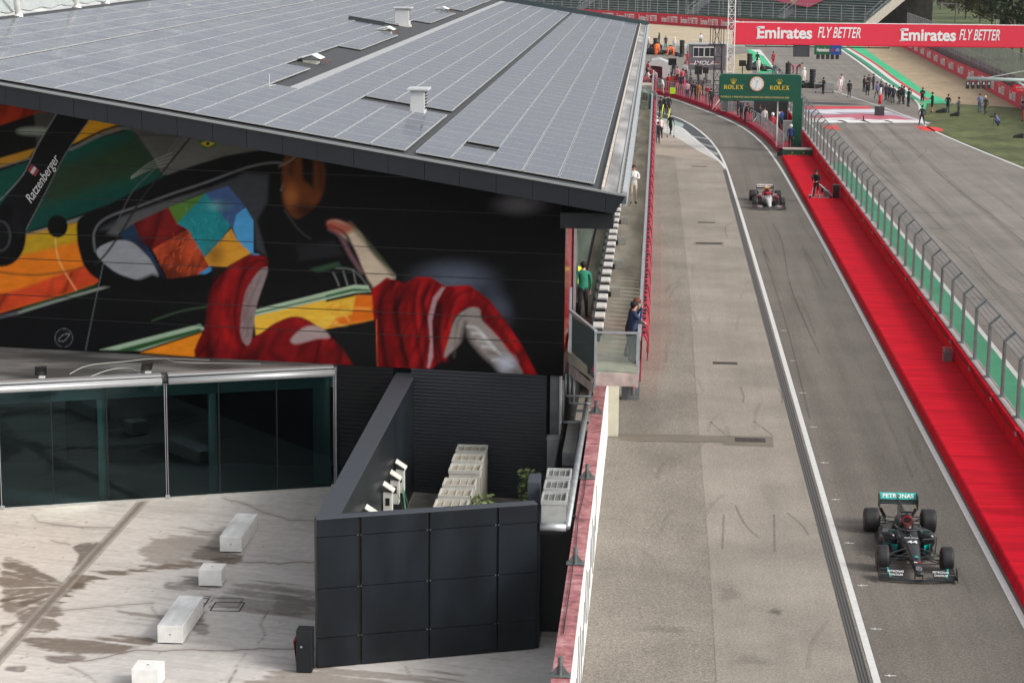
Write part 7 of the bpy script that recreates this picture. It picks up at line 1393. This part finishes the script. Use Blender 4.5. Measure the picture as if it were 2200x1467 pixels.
# flag on its block
q = on_z(1890, 249); t = thing('flag_stand', tuple(q), 'black ballast block holding a furled flag in the middle of the grid', 'flag')
MB().box((q.x-.42, q.y, 0), (q.x+.42, q.y+.8, .85)).build('block', mat('block_black', (.03, .03, .033), .6), t, bevel=.02); MB().tube((q.x+.02, q.y+.4, .8), (q.x+.06, q.y+.4, 3.6), .025, 6).build('pole', M_white, t)
for k, (c_, z0, z1, r0, r1) in enumerate((((.02, .045, .035), 2.6, 3.5, .08, .03), ((.6, .6, .6), 1.9, 2.62, .14, .08), (sr(190, 20, 40), 1.05, 1.95, .15, .14))): MB().tube((q.x, q.y+.4, z0), (q.x+.05, q.y+.4, z1), r0, 8, r1).build('flag_band', mat('flag_cloth_%d' % k, c_, .8), t, smooth=True)
q = on_z(1855, 259); tag(MB().tube(q, q+Vector((0, 0, .42)), .05, 8).tube(q, q+Vector((0, 0, .03)), .25, 10).build('marker_post', M_blk), 'short black marker post with round base on the track artwork', 'post')
for i, (x, y, s_, L) in enumerate(((2023, 243, 1, 'black camera bag lying on the grass beside the blue jeans'), (2051, 250, .8, 'small black bag at the feet of the grey shirt'), (2190, 297, .9, 'dark bag lying at the right edge of the grass'))):
    q = on_z(x, y); t = thing('camera_bag', tuple(q), L, 'bag', 'camera bags on the grass'); MB().loft([[(q.x-.55*s_, q.y+a, b_) for a, b_ in ((0, 0), (.3, 0), (.3, .18), (0, .2))], [(q.x+.1*s_, q.y+a, b_) for a, b_ in ((0, 0), (.4, 0), (.4, .42*s_), (0, .4*s_))], [(q.x+.4*s_, q.y+a, b_) for a, b_ in ((0, 0), (.35, 0), (.35, .5*s_), (0, .45*s_))]]).build('bag_body', M_blk, t, bevel=.04)
    MB().path([(q.x, q.y+.1, .4*s_), (q.x+.1, q.y+.1, .5*s_), (q.x+.25, q.y+.1, .45*s_)], .02).build('strap', M_blk, t)
q = on_z(2134, 270); t = thing('telephoto_lens', tuple(q), 'long black telephoto lens on a monopod beside the crouched photographer', 'camera'); MB().tube((q.x, q.y, .0), (q.x, q.y, .78), .02, 6).build('monopod', M_blk, t); MB().tube((q.x-.35, q.y-.1, .82), (q.x+.45, q.y+.1, .85), .09, 10, .06).build('lens', M_blk, t)
# tyres stacked on the grid
tmb = tyre_mesh('tyre', .34, .34, None); tt = tmb.build('stacked_tyre', MT['tyre_rubber'], None, smooth=True); tt.data.transform(Euler((0, math.pi/2, 0)).to_matrix().to_4x4()); first_t = True
for x, y, n, L in ((1465, 119, 6, 'in the tall stack left of the grey cabin'), (1408, 108, 5, 'in the stack at the far left of the grid'), (1610, 152, 6, 'in the stack beyond the clock sign'), (1693, 160, 4, 'in the short stack beside the crimson crew'), (1745, 190, 6, 'in the tall stack by the silver trolley'), (1455, 121, 1, 'lying flat before the tall stack'), (1463, 123, 1, 'lying on the asphalt beside the flat one')):
    q = on_z(x, y)
    for k in range(n):
        c = tt if first_t else tt.copy()
        if not first_t: COL.objects.link(c)
        first_t = False; c.location = (q.x, q.y, .17+.35*k); tag(c, 'black racing tyre '+L, 'tyre', 'racing tyres '+L)
# cabin, machines, screens and cases on the pit platform
YI = 226.; x0, x1, z1, z0 = on_y(1481, 97, YI).x, on_y(1560, 97, YI).x, on_y(1515, 97, YI).z, on_y(1515, 151, YI).z
t = thing('control_cabin', ((x0+x1)/2, YI, z0), 'grey raised cabin with two white framed windows and red stripes', 'cabin')
M_cab = mat('cabin_grey', (.13, .125, .14), .5, noise=.05); MB().box((x0, YI, z0), (x1, YI+3, z1)).build('cabin_body', M_cab, t); MB().box((x0-.1, YI-.1, z1), (x1+.1, YI+3.1, z1+.1)).build('cabin_roof', mat('cabin_roof', (.33, .34, .35), .5, noise=.1), t)
for a, b_ in ((1490, 1512), (1514, 1536)):
    p0, p1 = on_y(a, 102, YI), on_y(b_, 123, YI); w = MB().box((p0.x, YI-.02, p1.z), (p1.x, YI, p0.z)).build('window', mat('cabin_window', (.03, .035, .04), .1), t); mb = MB()
    for q, r2 in (((p0.x, p0.z), (p1.x, p0.z)), ((p1.x, p0.z), (p1.x, p1.z)), ((p1.x, p1.z), (p0.x, p1.z)), ((p0.x, p1.z), (p0.x, p0.z)), (((p0.x+p1.x)/2, p0.z), ((p0.x+p1.x)/2, p1.z))): mb.bar((q[0], YI-.03, q[1]), (r2[0], YI-.03, r2[1]), .04, .1)
    mb.build('window_frame', M_white, w)
for y, c_ in ((134, M_red), (137.5, M_txtw)):
    for a, b_ in ((1482, 1499), (1527, 1545)): p0, p1 = on_y(a, y, YI), on_y(b_, y+1.4, YI); MB().box((p0.x, YI-.015, p1.z), (p1.x, YI, p0.z)).build('stripe', c_, t)
q = on_y(1512, 136, YI); text('IMOLA', .62, M_txtw, t, (q.x, YI-.02, q.z), (1, 0, 0), (0, 0, 1), sx=1.15, shear=.3, bold=.01)
mb = MB()
for a in (x0+.2, (x0+x1)/2, x1-.3): mb.bar((a, YI+.2, .3), (a, YI+.2, z0), .1, .1)
mb.build('support_leg', M_blk, t)
st = thing('access_stair', (4, 219, .3), 'grey metal stair climbing to the grey cabin', 'stair')
p0, p1 = on_z(1492, 205, .36), on_y(1484, 148, YI-.3); mb = MB()
for k in range(14): f = k/13; c = Vector((p0.x+(p1.x-p0.x)*f, p0.y+(YI-.4-p0.y)*f, .36+(z0-.36)*f)); mb.box((c.x-.55, c.y-.14, c.z), (c.x+.55, c.y+.14, c.z+.04))
mb.build('tread', M_steel, st); mb = MB()
for s in (-.6, .6):
    mb.bar((p0.x+s, p0.y, .36), (p1.x+s, YI-.4, z0), .05, .2); mb.tube((p0.x+s, p0.y, 1.4), (p1.x+s, YI-.4, z0+1.05), .03, 6)
    for k in range(6): f = k/5; mb.tube((p0.x+(p1.x-p0.x)*f+s, p0.y+(YI-.4-p0.y)*f, .36+(z0-.36)*f), (p0.x+(p1.x-p0.x)*f+s, p0.y+(YI-.4-p0.y)*f, 1.4+(z0-.36)*f), .02, 5)
mb.build('handrail', M_dk, st)
q = on_z(1415, 178, .36); t = thing('generator_tent', tuple(q), 'pale grey machine housing with an open front at the left of the platform', 'machine')
xa, xb = on_y(1394, 150, q.y+1).x, on_y(1440, 150, q.y+1).x; MB().loft([[(xa, y, 2.3), (xa+.3, y, 2.8), ((xa+xb)/2, y, 2.95), (xb, y, 2.5), (xb, y, .9), (xb-.8, y, .9), (xb-.9, y, 2.1)] for y in (q.y, q.y+4)]).build('housing', mat('housing_grey', (.42, .45, .44), .5, noise=.06), t); MB().box((xa+.2, q.y+.5, .36), (xb-.9, q.y+3.5, 2.0)).build('engine_block', mat('maroon_dark', (.09, .02, .03), .6, noise=.5, nscale=3), t)
for i, (xa_, ya_, xb_, yb_, base, L) in enumerate(((1436, 126, 1453, 141, 190, 'black square screen on a post left of the cabin stair'), (1493, 142, 1508, 161, 200, 'black square screen hanging below the cabin'), (1510, 145, 1522, 158, 200, 'small black loudspeaker below the cabin'), (1588, 130, 1603, 143, 200, 'dark rack of equipment left of the tyre stack beyond the sign'))):
    Y = on_z(xa_, base, .36).y; p0, p1 = on_y(xa_, ya_, Y), on_y(xb_, yb_, Y); t = thing('monitor_screen', ((p0.x+p1.x)/2, Y, .36), L, 'screen', 'dark screens around the cabin'); MB().box((p0.x, Y, p1.z), (p1.x, Y+.25, p0.z)).build('screen_body', M_boxd, t); MB().tube(((p0.x+p1.x)/2, Y+.12, .36), ((p0.x+p1.x)/2, Y+.12, p1.z), .05, 6).build('post', M_blk, t)
for i, (x, y, w_, h_, c_, L) in enumerate(((1505, 195, 2.2, 1.1, (.16, .17, .175), 'long grey flight case beside the black tower'), (1532, 205, 2.0, 1.1, (.30, .31, .31), 'pale topped flight case in front of the black tower'), (1655, 262, 3.0, 2.6, (.02, .022, .022), 'tall black panel box under the clock sign'), (1697, 304, 1.1, 1.6, (.22, .23, .235), 'grey cabinet with pale frame beside the green column'), (1608, 240, 1.9, .9, (.2, .2, .2), 'silver bench with equipment under the clock sign'), (1565, 240, 1.4, 1.4, (.12, .125, .13), 'grey crate behind the railing'), (1425, 190, 2.5, 1.0, (.25, .26, .26), 'row of pale cases behind the red crew'))):
    q = on_z(x, y, .36); t = thing('flight_case', tuple(q), L, 'case', 'equipment cases on the pit platform'); m_ = mat('case_%d' % i, c_, .5, noise=.25, nscale=3)
    MB().box((q.x-w_/2, q.y, .42), (q.x+w_/2, q.y+1, .36+h_)).build('case_body', m_, t, bevel=.02); mb = MB()
    for a, b_ in (((-w_/2, .42), (w_/2, .42)), ((w_/2, .42), (w_/2, .36+h_)), ((w_/2, .36+h_), (-w_/2, .36+h_)), ((-w_/2, .36+h_), (-w_/2, .42))): mb.bar((q.x+a[0], q.y-.01, a[1]), (q.x+b_[0], q.y-.01, b_[1]), .03, .05)
    mb.build('edge_trim', M_steel, t)
    mb = MB()
    for dx in (-w_/2+.1, w_/2-.1): mb.tube((q.x+dx, q.y+.1, .40), (q.x+dx, q.y+.16, .40), .04, 8)
    mb.build('caster', M_blk, t)
q = on_z(1445, 203, .36); t = thing('lime_board', tuple(q), 'lime green square board propped by the platform railing', 'board'); MB().box((q.x-.28, q.y, .4), (q.x+.28, q.y+.05, 1.05)).build('board_face', mat('lime', sr(190, 230, 40), .5), t); MB().box((q.x-.3, q.y+.06, .36), (q.x+.3, q.y+.1, .45)).build('foot', M_blk, t)
# pit trolley
q = on_z(1776, 200); t = thing('pit_trolley', tuple(q), 'silver wheeled pit trolley with shelves on the grid', 'trolley'); MB().box((q.x-.2, q.y, .15), (q.x+.75, q.y+.8, 1.1)).build('cabinet', mat('trolley_silver', (.30, .31, .31), .45, .3, noise=.2), t, bevel=.01); MB().box((q.x-1.3, q.y, .9), (q.x-.2, q.y+.8, 1.0)).box((q.x-1.3, q.y, .3), (q.x-.2, q.y+.8, .36)).build('shelf', M_steel, t); mb = MB()
for dx in (-1.28, -.22): mb.tube((q.x+dx, q.y+.03, .1), (q.x+dx, q.y+.03, 1.6), .025, 6)
mb.tube((q.x-1.28, q.y+.03, 1.6), (q.x-.22, q.y+.03, 1.5), .025, 6); mb.build('frame', M_steel, t); mb = MB()
for dx in (-1.2, .65): mb.tube((q.x+dx, q.y, .08), (q.x+dx, q.y+.06, .08), .08, 10)
mb.build('caster', M_blk, t)
# railing along the platform edge
rl = thing('platform_railing', (5, 200, .36), 'grey upright railing along the curved red platform edge', 'railing')
E2 = [p for p in offset(laneR, 1.0) if 164 < p.y < 232]; E3 = [];
for a, b_ in zip(E2, E2[1:]):
    n = max(1, int((b_-a).length/1.05)); E3 += [a+(b_-a)*k/n for k in range(n)]
for i in range(0, len(E3)-1):
    a, b_ = E3[i], E3[i+1]; mb = MB()
    for f in (0., .5): p = a+(b_-a)*f; mb.tube((p.x, p.y, .36), (p.x, p.y, 1.45), .024, 5)
    mb.tube((a.x, a.y, 1.45), (b_.x, b_.y, 1.45), .028, 5); mb.build('railing_section', M_steel, rl)
mb = MB()
for x, y in ((1530, 235), (1536, 238), (1618, 262)): q = on_z(x, y, .36); mb.tube(q, q+Vector((1.3, 1, 1.6)), .03, 6)
mb.build('diagonal_stay', M_white, rl)
# hoses, trolley, glass bend and frame at the terrace end
t = thing('sack_trolley', tuple(on_z(1440, 295)), 'two wheeled trolley held upright by the person on the apron', 'trolley'); q = on_z(1440, 295); mb = MB()
for dx in (-.26, .3): mb.tube((q.x+dx, q.y-.2, .08), (q.x+dx, q.y-.15, 1.35), .02, 6)
mb.build('frame', M_steel, t); mb = MB()
for dx in (-.26, .3): mb.tube((q.x+dx-.04, q.y-.2, .1), (q.x+dx+.04, q.y-.2, .1), .1, 12)
mb.build('wheel', M_blk, t)
for i, pts in enumerate((((1423, 262, 0), (1421, 240, 1), (1425, 214, 2)), ((1424, 264, 0), (1432, 252, 1), (1439, 222, 2)))):
    P = [on_y(x, y, 190.) for x, y, z in pts]; P = [on_z(pts[0][0], pts[0][1], .1)]+[Vector((p.x, 184, p.z)) for p in P[1:]]; tag(MB().path(smooth(P, 5), .05, 6).build('air_hose', mat('hose_yellow', sr(200, 214, 70), .5)), ('left yellow air hose hanging by the terrace bend', 'right yellow air hose curving to the apron')[i], 'hose', 'yellow hoses by the terrace bend')
gb = thing('glass_barrier', (-.5, 172, 4.5), 'dark glass barrier and frame where the terrace bends', 'glass barrier')
Yt = 172.; P = [on_y(1377, 186, Yt), on_y(1411, 202, Yt), on_y(1411, 248, Yt), on_y(1377, 235, Yt)]
P = [on_z(1376, 186, 5.6), on_z(1411, 201, 5.6)]; 
for k in range(6):
    a = P[0]+(P[1]-P[0])*(k/6); b_ = P[0]+(P[1]-P[0])*((k+.9)/6); MB().poly([(a.x, a.y, 4.4), (b_.x, b_.y, 4.4), (b_.x, b_.y, 5.55), (a.x, a.y, 5.55)]).build('pane', glass('barrier_glass', (.35, .45, .42), 1, .9), gb)
MB().tube(P[0], P[1], .04, 6).build('handrail', M_rail, gb); q = P[1]
MB().box((q.x-.55, q.y-.1, 2.6), (q.x-.05, q.y+.05, 5.5)).build('side_panel', mat('panel_teal', (.12, .17, .155), .3), gb); mb = MB()
for dx in (-.6, -.3, 0): mb.bar((q.x+dx, q.y-.12, .1), (q.x+dx, q.y-.12, 5.6), .06, .06)
mb.build('frame_post', M_rail, gb)
# ================================================================== far barriers, grandstand, catch fence, trees
M_bar = mat('barrier_red', sr(206, 36, 60), .65, noise=.05)
def barrier(pts, h, label, word=True, sp=6.0, tsz=1.0, off0=2.):
    t = thing('advert_wall', (pts[len(pts)//2][0], pts[len(pts)//2][1], 0), label, 'barrier'); P = smooth(pts, 8); n = len(P)
    mb = MB(); mb.add([(p.x, p.y, -.03) for p in P]+[(p.x, p.y, h) for p in P]+[(p.x+.0, p.y+.35, h) for p in P]+[(p.x, p.y+.35, -.03) for p in P], [(i, i+1, n+i+1, n+i) for i in range(n-1)]+[(n+i, n+i+1, 2*n+i+1, 2*n+i) for i in range(n-1)]+[(2*n+i, 2*n+i+1, 3*n+i+1, 3*n+i) for i in range(n-1)]); mb.build('wall_face', M_bar, t)
    d = off0; acc = 0
    for a, b_ in zip(P, P[1:]):
        L = (b_-a).length
        while acc+L > d:
            f = (d-acc)/L; c = a+(b_-a)*f; u = (b_-a).normalized()
            if u.x < 0: u = -u
            if abs(u.x) < .35 and u.y > 0: u = -u
            nrm = Vector((u.y, -u.x, 0)); 
            if (Vector((c.x, c.y))).dot(Vector((nrm.x, nrm.y))) > 0: nrm = -nrm
            text('Emirates FLY BETTER', tsz, M_txtw, t, (c.x+nrm.x*.04, c.y+nrm.y*.04, h*.5), (u.x, u.y, 0), (0, 0, 1), sx=.42, bold=.02, depth=.01); d += sp
        acc += L
    return t
barrier([(-60, 476), (-30, 440), (-3.2, 410), (12.1, 388), (24, 370), (33, 352), (37.3, 332)], 2.0, 'red lettered barrier curving in front of the far grandstand', sp=6.6, tsz=1.5, off0=3)
barrier([(37.3, 332), (36.9, 300), (36.4, 270), (36.4, 243), (35.6, 209), (35.9, 185), (38, 150)], 1.65, 'red lettered barrier beside the gravel trap on the right', sp=8.5, tsz=1.2, off0=4)
# grandstand
gs = thing('grandstand', (10, 430, 0), 'large open grandstand with green seat rows behind the red barrier', 'grandstand')
g0, g1 = Vector((-70, 493, 0)), Vector((37.5, 395, 0)); gd = (g1-g0).normalized(); gb_ = Vector((-gd.y, gd.x, 0))
M_gs = mat('stand_green', (.055, .15, .115), .7, noise=.25, nscale=.5, vec=(1, 1, 1)); M_gst = mat('stand_step', (.10, .105, .105), .8, noise=.2, nscale=1); M_edge = mat('stand_edge', (.30, .40, .37), .7, noise=.2, nscale=.3)
LN = (g1-g0).length
for k in range(22):
    z = 1.4+.46*k; d = 2+.85*k; a = g0+gb_*d; b_ = g1+gb_*d
    for s0, s1 in ((0, .24), (.245, .49), (.495, .70), (.705, .86), (.865, 1.)):
        p0, p1 = a+(b_-a)*s0, a+(b_-a)*(s1-.012)
        MB().prism([p0+ez*z, p1+ez*z, p1+gb_*.5+ez*z, p0+gb_*.5+ez*z], (0, 0, .12)).build('seat_row', M_gs, gs); MB().bar(p0+ez*(z+.14)-gb_*.02, p1+ez*(z+.14)-gb_*.02, .06, .07).build('seat_edge', M_edge, gs)
MB().add([g0+ez*.3, g1+ez*.3, g1+gb_*21+ez*11.2, g0+gb_*21+ez*11.2, g0+gb_*21, g1+gb_*21], [(0, 1, 2, 3), (3, 2, 5, 4)]).build('stepped_base', M_gst, gs)
MB().prism([g1, g1+gb_*1.5, g1+gb_*21+ez*9.6, g1+gb_*21+ez*11.6, g1+ez*1.2], gd*.3).build('end_wall', mat('stand_concrete', (.33, .31, .27), .8, noise=.2), gs); MB().prism([g0, g1, g1+ez*1.3, g0+ez*1.3], gb_*.2).build('front_wall', mat('front_green', (.04, .09, .065), .7), gs)
mb = MB()
for k in range(54): p = g0+gd*(2.4+k*2.7); mb.tube(p+ez*1.2, p+ez*4.2, .06, 4)
mb.tube(g0+ez*4.2, g1+ez*4.2, .05, 4); mb.build('front_railing', M_steel, gs)
for f in (.24, .49, .70, .86, 1.0):
    p = g0+(g1-g0)*f; mb = MB()
    for s in (-1.2, 0):
        mb.tube(p+gd*s+gb_*2+ez*2.6, p+gd*s+gb_*20+ez*12.2, .05, 4)
        for k in range(9): q = p+gd*s+gb_*(2+2.2*k)+ez*(1.4+1.19*k); mb.tube(q, q+ez*1.15, .04, 4)
    mb.build('stair_railing', M_steel, gs)
mb = MB()
for s0 in (.52, .60, .68, .76):
    p = g0+(g1-g0)*s0+gb_*1.0
    for k in range(3): mb.tube(p+gd*k*2+ez*1, p+gd*k*2+ez*4.8, .07, 4)
mb.build('signal_post', M_steel, gs)
t = thing('flag_banner', (18, 425, 8), 'slanted pink red banner hung over the grandstand seats', 'banner')
P = [on_pl(x, y, g0+gb_*2+ez*2.0, (gb_*-.476+ez*.88).normalized()) for x, y in ((1660, 0), (1771, 0), (1738, 16), (1692, 8))]
MB().poly(P).build('cloth', mat('banner_pink', sr(150, 54, 78), .8, noise=.1), t); q = (P[1]+P[2]+P[3])/3; MB().poly([P[0].lerp(P[1], .35), P[0].lerp(P[1], .5), P[3].lerp(P[2], .35), P[3].lerp(P[2], .15)]).build('cloth_stripe', mat('banner_sand', sr(190, 160, 120), .8), t)
# right catch fence
cf = thing('catch_fence', (40, 240, 0), 'tall grey catch fence behind the red barrier on the right', 'fence'); P = smooth([(39.5, 345), (38.9, 300), (38.2, 262), (37.9, 235), (37.4, 208), (38, 180), (40, 150)], 8)
M_cmesh = mesh_mat('catch_mesh', (.22, .24, .24), .36); acc = 0; last = P[0]
for a, b_ in zip(P, P[1:]):
    MB().add([(a.x, a.y, 0), (b_.x, b_.y, 0), (b_.x, b_.y, 4.7), (a.x, a.y, 4.7)], [(0, 1, 2, 3)]).build('wire_mesh', M_cmesh, cf)
    n = max(1, int((b_-a).length/2.2))
    for k in range(n): p = a+(b_-a)*k/n; MB().bar((p.x, p.y, 0), (p.x, p.y, 4.7), .09, .09).build('fence_post', M_steel, cf)
    mb = MB()
    for z in (1.7, 2.9, 4.7): mb.tube((a.x, a.y, z), (b_.x, b_.y, z), .04, 4)
    mb.build('cable_rail', M_steel, cf)
n = len(P); mb = MB(); mb.add([(p.x+.6, p.y, 0) for p in P]+[(p.x+.6, p.y, 1.9) for p in P], [(i, i+1, n+i+1, n+i) for i in range(n-1)]); mb.build('green_skirt', mat('skirt_green', (.035, .085, .06), .7, noise=.3, nscale=.5), cf)
# spectator bank poles
for i, (x, yb, yt, L) in enumerate(((1915, 52, -20, 'first thin grey pole right of the grandstand'), (1934, 50, -20, 'second thin grey pole right of the grandstand'), (1951, 50, -20, 'third thin grey pole right of the grandstand'), (2052, 52, 5, 'wooden telegraph pole with wires'), (2140, 56, -10, 'lamp pole with a white lamp near the dark trees'), (1474, 38, -10, 'thin grey pole in front of the grandstand at left'))):
    q = on_z(x, yb, 0); zt_ = on_y(x, yt, q.y).z; t = thing('pole', tuple(q), L, 'pole'); MB().tube(q, (q.x, q.y, zt_), .16, 8, .1).build('shaft', M_steel if i != 3 else mat('pole_wood', (.18, .16, .13), .8), t)
    if i == 4: MB().ball((q.x+.6, q.y, on_y(x, 2, q.y).z), .45, 10, 6).build('lamp', M_white, t)
    if i == 3: MB().bar((q.x-1, q.y, zt_-.4), (q.x+1, q.y, zt_-.4), .12, .12).build('cross_arm', mat('pole_wood', (0, 0, 0)), t); wp = (q.x, q.y, zt_-.3)
for i, (x, y, dy) in enumerate(((1955, 2, 3), (1985, -5, 4), (2115, 48, 12))):
    e1 = on_y(x, y, wp[1]+(2 if i < 2 else 5)); m = (Vector(wp)+e1)/2-ez*(dy/10); tag(MB().path(smooth([wp, m, e1], 6), .05, 3).build('overhead_wire', M_steel), ('upper left wire from the telegraph pole', 'second left wire from the telegraph pole', 'slack wire falling right from the telegraph pole')[i], 'wire')
# trees
def tree_kind(seed, h, r, nleaf, lsz, cols, squash=1.):
    rr = random.Random(seed); t = bpy.data.objects.new('tree', None); COL.objects.link(t); tk = MB(); limbs = []
    tk.tube((0, 0, 0), (rr.uniform(-.3, .3), rr.uniform(-.3, .3), h*.45), h*.028, 7, h*.018)
    for k in range(9):
        a = rr.uniform(0, 6.28); z0 = h*rr.uniform(.2, .5); e1 = Vector((math.cos(a)*r*rr.uniform(.4, .8), math.sin(a)*r*rr.uniform(.4, .8), h*rr.uniform(.45, .92))); tk.tube((0, 0, z0), e1, h*.012, 5, h*.004); limbs.append(e1)
    limbs += [Vector((rr.uniform(-.3, .3)*r, rr.uniform(-.3, .3)*r, h*.9)), Vector((0, 0, h*.7))]
    tk.build('trunk', mat('bark', (.10, .08, .06), .9, noise=.3, nscale=4), t); lv_ = [MB(), MB()]
    cl_ = []
    for q in limbs:
        for _ in range(4): cl_.append((q+Vector((rr.gauss(0, .25)*r, rr.gauss(0, .25)*r, rr.gauss(0, .11)*h)), rr.uniform(.16, .34)*r))
    for k in range(nleaf):
        c, q = rr.choice(cl_); dv = Vector((rr.gauss(0, 1), rr.gauss(0, 1), rr.gauss(0, 1)*squash)).normalized()*q*rr.random()**.35; p = c+dv; s = lsz*rr.uniform(.5, 1.2)
        u = Vector((rr.gauss(0, 1), rr.gauss(0, 1), rr.gauss(0, .7))).normalized(); w = u.orthogonal().normalized()*s*.6; u = u*s
        lv_[0].add([p-u, p+w, p+u, p-w], [(0, 1, 2, 3)], rr.choice((0, 0, 1)))
    lv_[0].build('crown', cols, t); return t
M_l = [mat('leaf_dark', (.028, .042, .018), .7, noise=.4, nscale=1.5), mat('leaf_mid', (.055, .075, .028), .7, noise=.4, nscale=1.5), mat('leaf_olive', (.10, .11, .045), .7, noise=.4, nscale=1.5), mat('leaf_rust', (.13, .085, .035), .7, noise=.3, nscale=1.5)]
kinds = [tree_kind(1, 13, 5.5, 2600, .55, [M_l[0], M_l[1]]), tree_kind(2, 11, 6, 2600, .5, [M_l[1], M_l[0]]), tree_kind(3, 8, 4.2, 1800, .42, [M_l[2], M_l[3]])]
TD = ['dark broad tree', 'mid green rounded tree', 'olive and rust coloured shrubby tree']
tl = [(0, 2165, 22, 1.25), (0, 2110, 6, 1.3), (1, 2185, 40, 1.1), (0, 2200, 75, 1.3), (0, 2175, 110, .8), (2, 2075, 42, 1.0), (2, 2105, 50, .9), (2, 2060, 30, .9), (1, 2045, -8, 1.5), (0, 2000, -14, 1.7), (1, 1965, -14, 1.6), (0, 1930, -12, 1.6), (1, 1900, -16, 1.5), (0, 2085, -10, 1.7), (2, 2130, 60, .8), (0, 1985, -22, 1.9), (0, 2040, -24, 2.), (0, 2140, -12, 1.9), (1, 2180, 0, 1.6), (1, 2215, 20, 1.6), (2, 2020, 22, .6), (0, 2150, 72, .7), (1, 2195, 130, .7), (0, 2225, 60, 1.5)]
where = ['behind the catch fence top right', 'rising over the telegraph pole', 'at the top right corner of the lawn', 'over the right end of the red banner', 'low behind the catch fence end', 'left of the lamp pole', 'between lamp pole and telegraph pole', 'beside the telegraph pole', 'in the far tree line above the lawn', 'left of centre in the far tree line', 'behind the second grey pole', 'behind the first grey pole', 'right next to the grandstand end', 'behind the telegraph pole wires', 'under the lamp pole', 'far back above the lawn', 'far back behind the wires', 'far back above the lamp pole', 'above the dark trees at right', 'at the right frame edge', 'low on the lawn edge', 'low beside the catch fence posts', 'by the start light arm', 'beyond the right frame edge']
used = set()
for (k, x, y, s_), wh in zip(tl, where):
    q = on_z(x, y, 0); c = kinds[k] if k not in used else copy_tree(kinds[k]); used.add(k); c.location = (q.x, q.y, 0); c.rotation_euler = (0, 0, random.uniform(0, 6)); c.scale = (s_, s_, s_*random.uniform(.85, 1.1)); tag(c, TD[k]+' '+wh, 'tree', 'trees beyond the circuit')
tag(MB().box((40, 640, 0), (160, 660, 12)).build('hill', mat('hill_wood', (.05, .07, .04), .9, noise=.4, nscale=.1)), kind='structure')
# ================================================================== the air of the valley
hz = bpy.data.materials.new('haze_air'); hz.use_nodes = True; nt = hz.node_tree; nt.nodes.clear(); o_ = nt.nodes.new('ShaderNodeOutputMaterial'); pv_ = nt.nodes.new('ShaderNodeVolumePrincipled')
pv_.inputs['Color'].default_value = (.90, .93, .97, 1); pv_.inputs['Density'].default_value = .00005; nt.links.new(pv_.outputs[0], o_.inputs['Volume'])
tag(MB().box((-420, -60, -1.1), (420, 1020, 42)).build('haze', hz), kind='stuff')
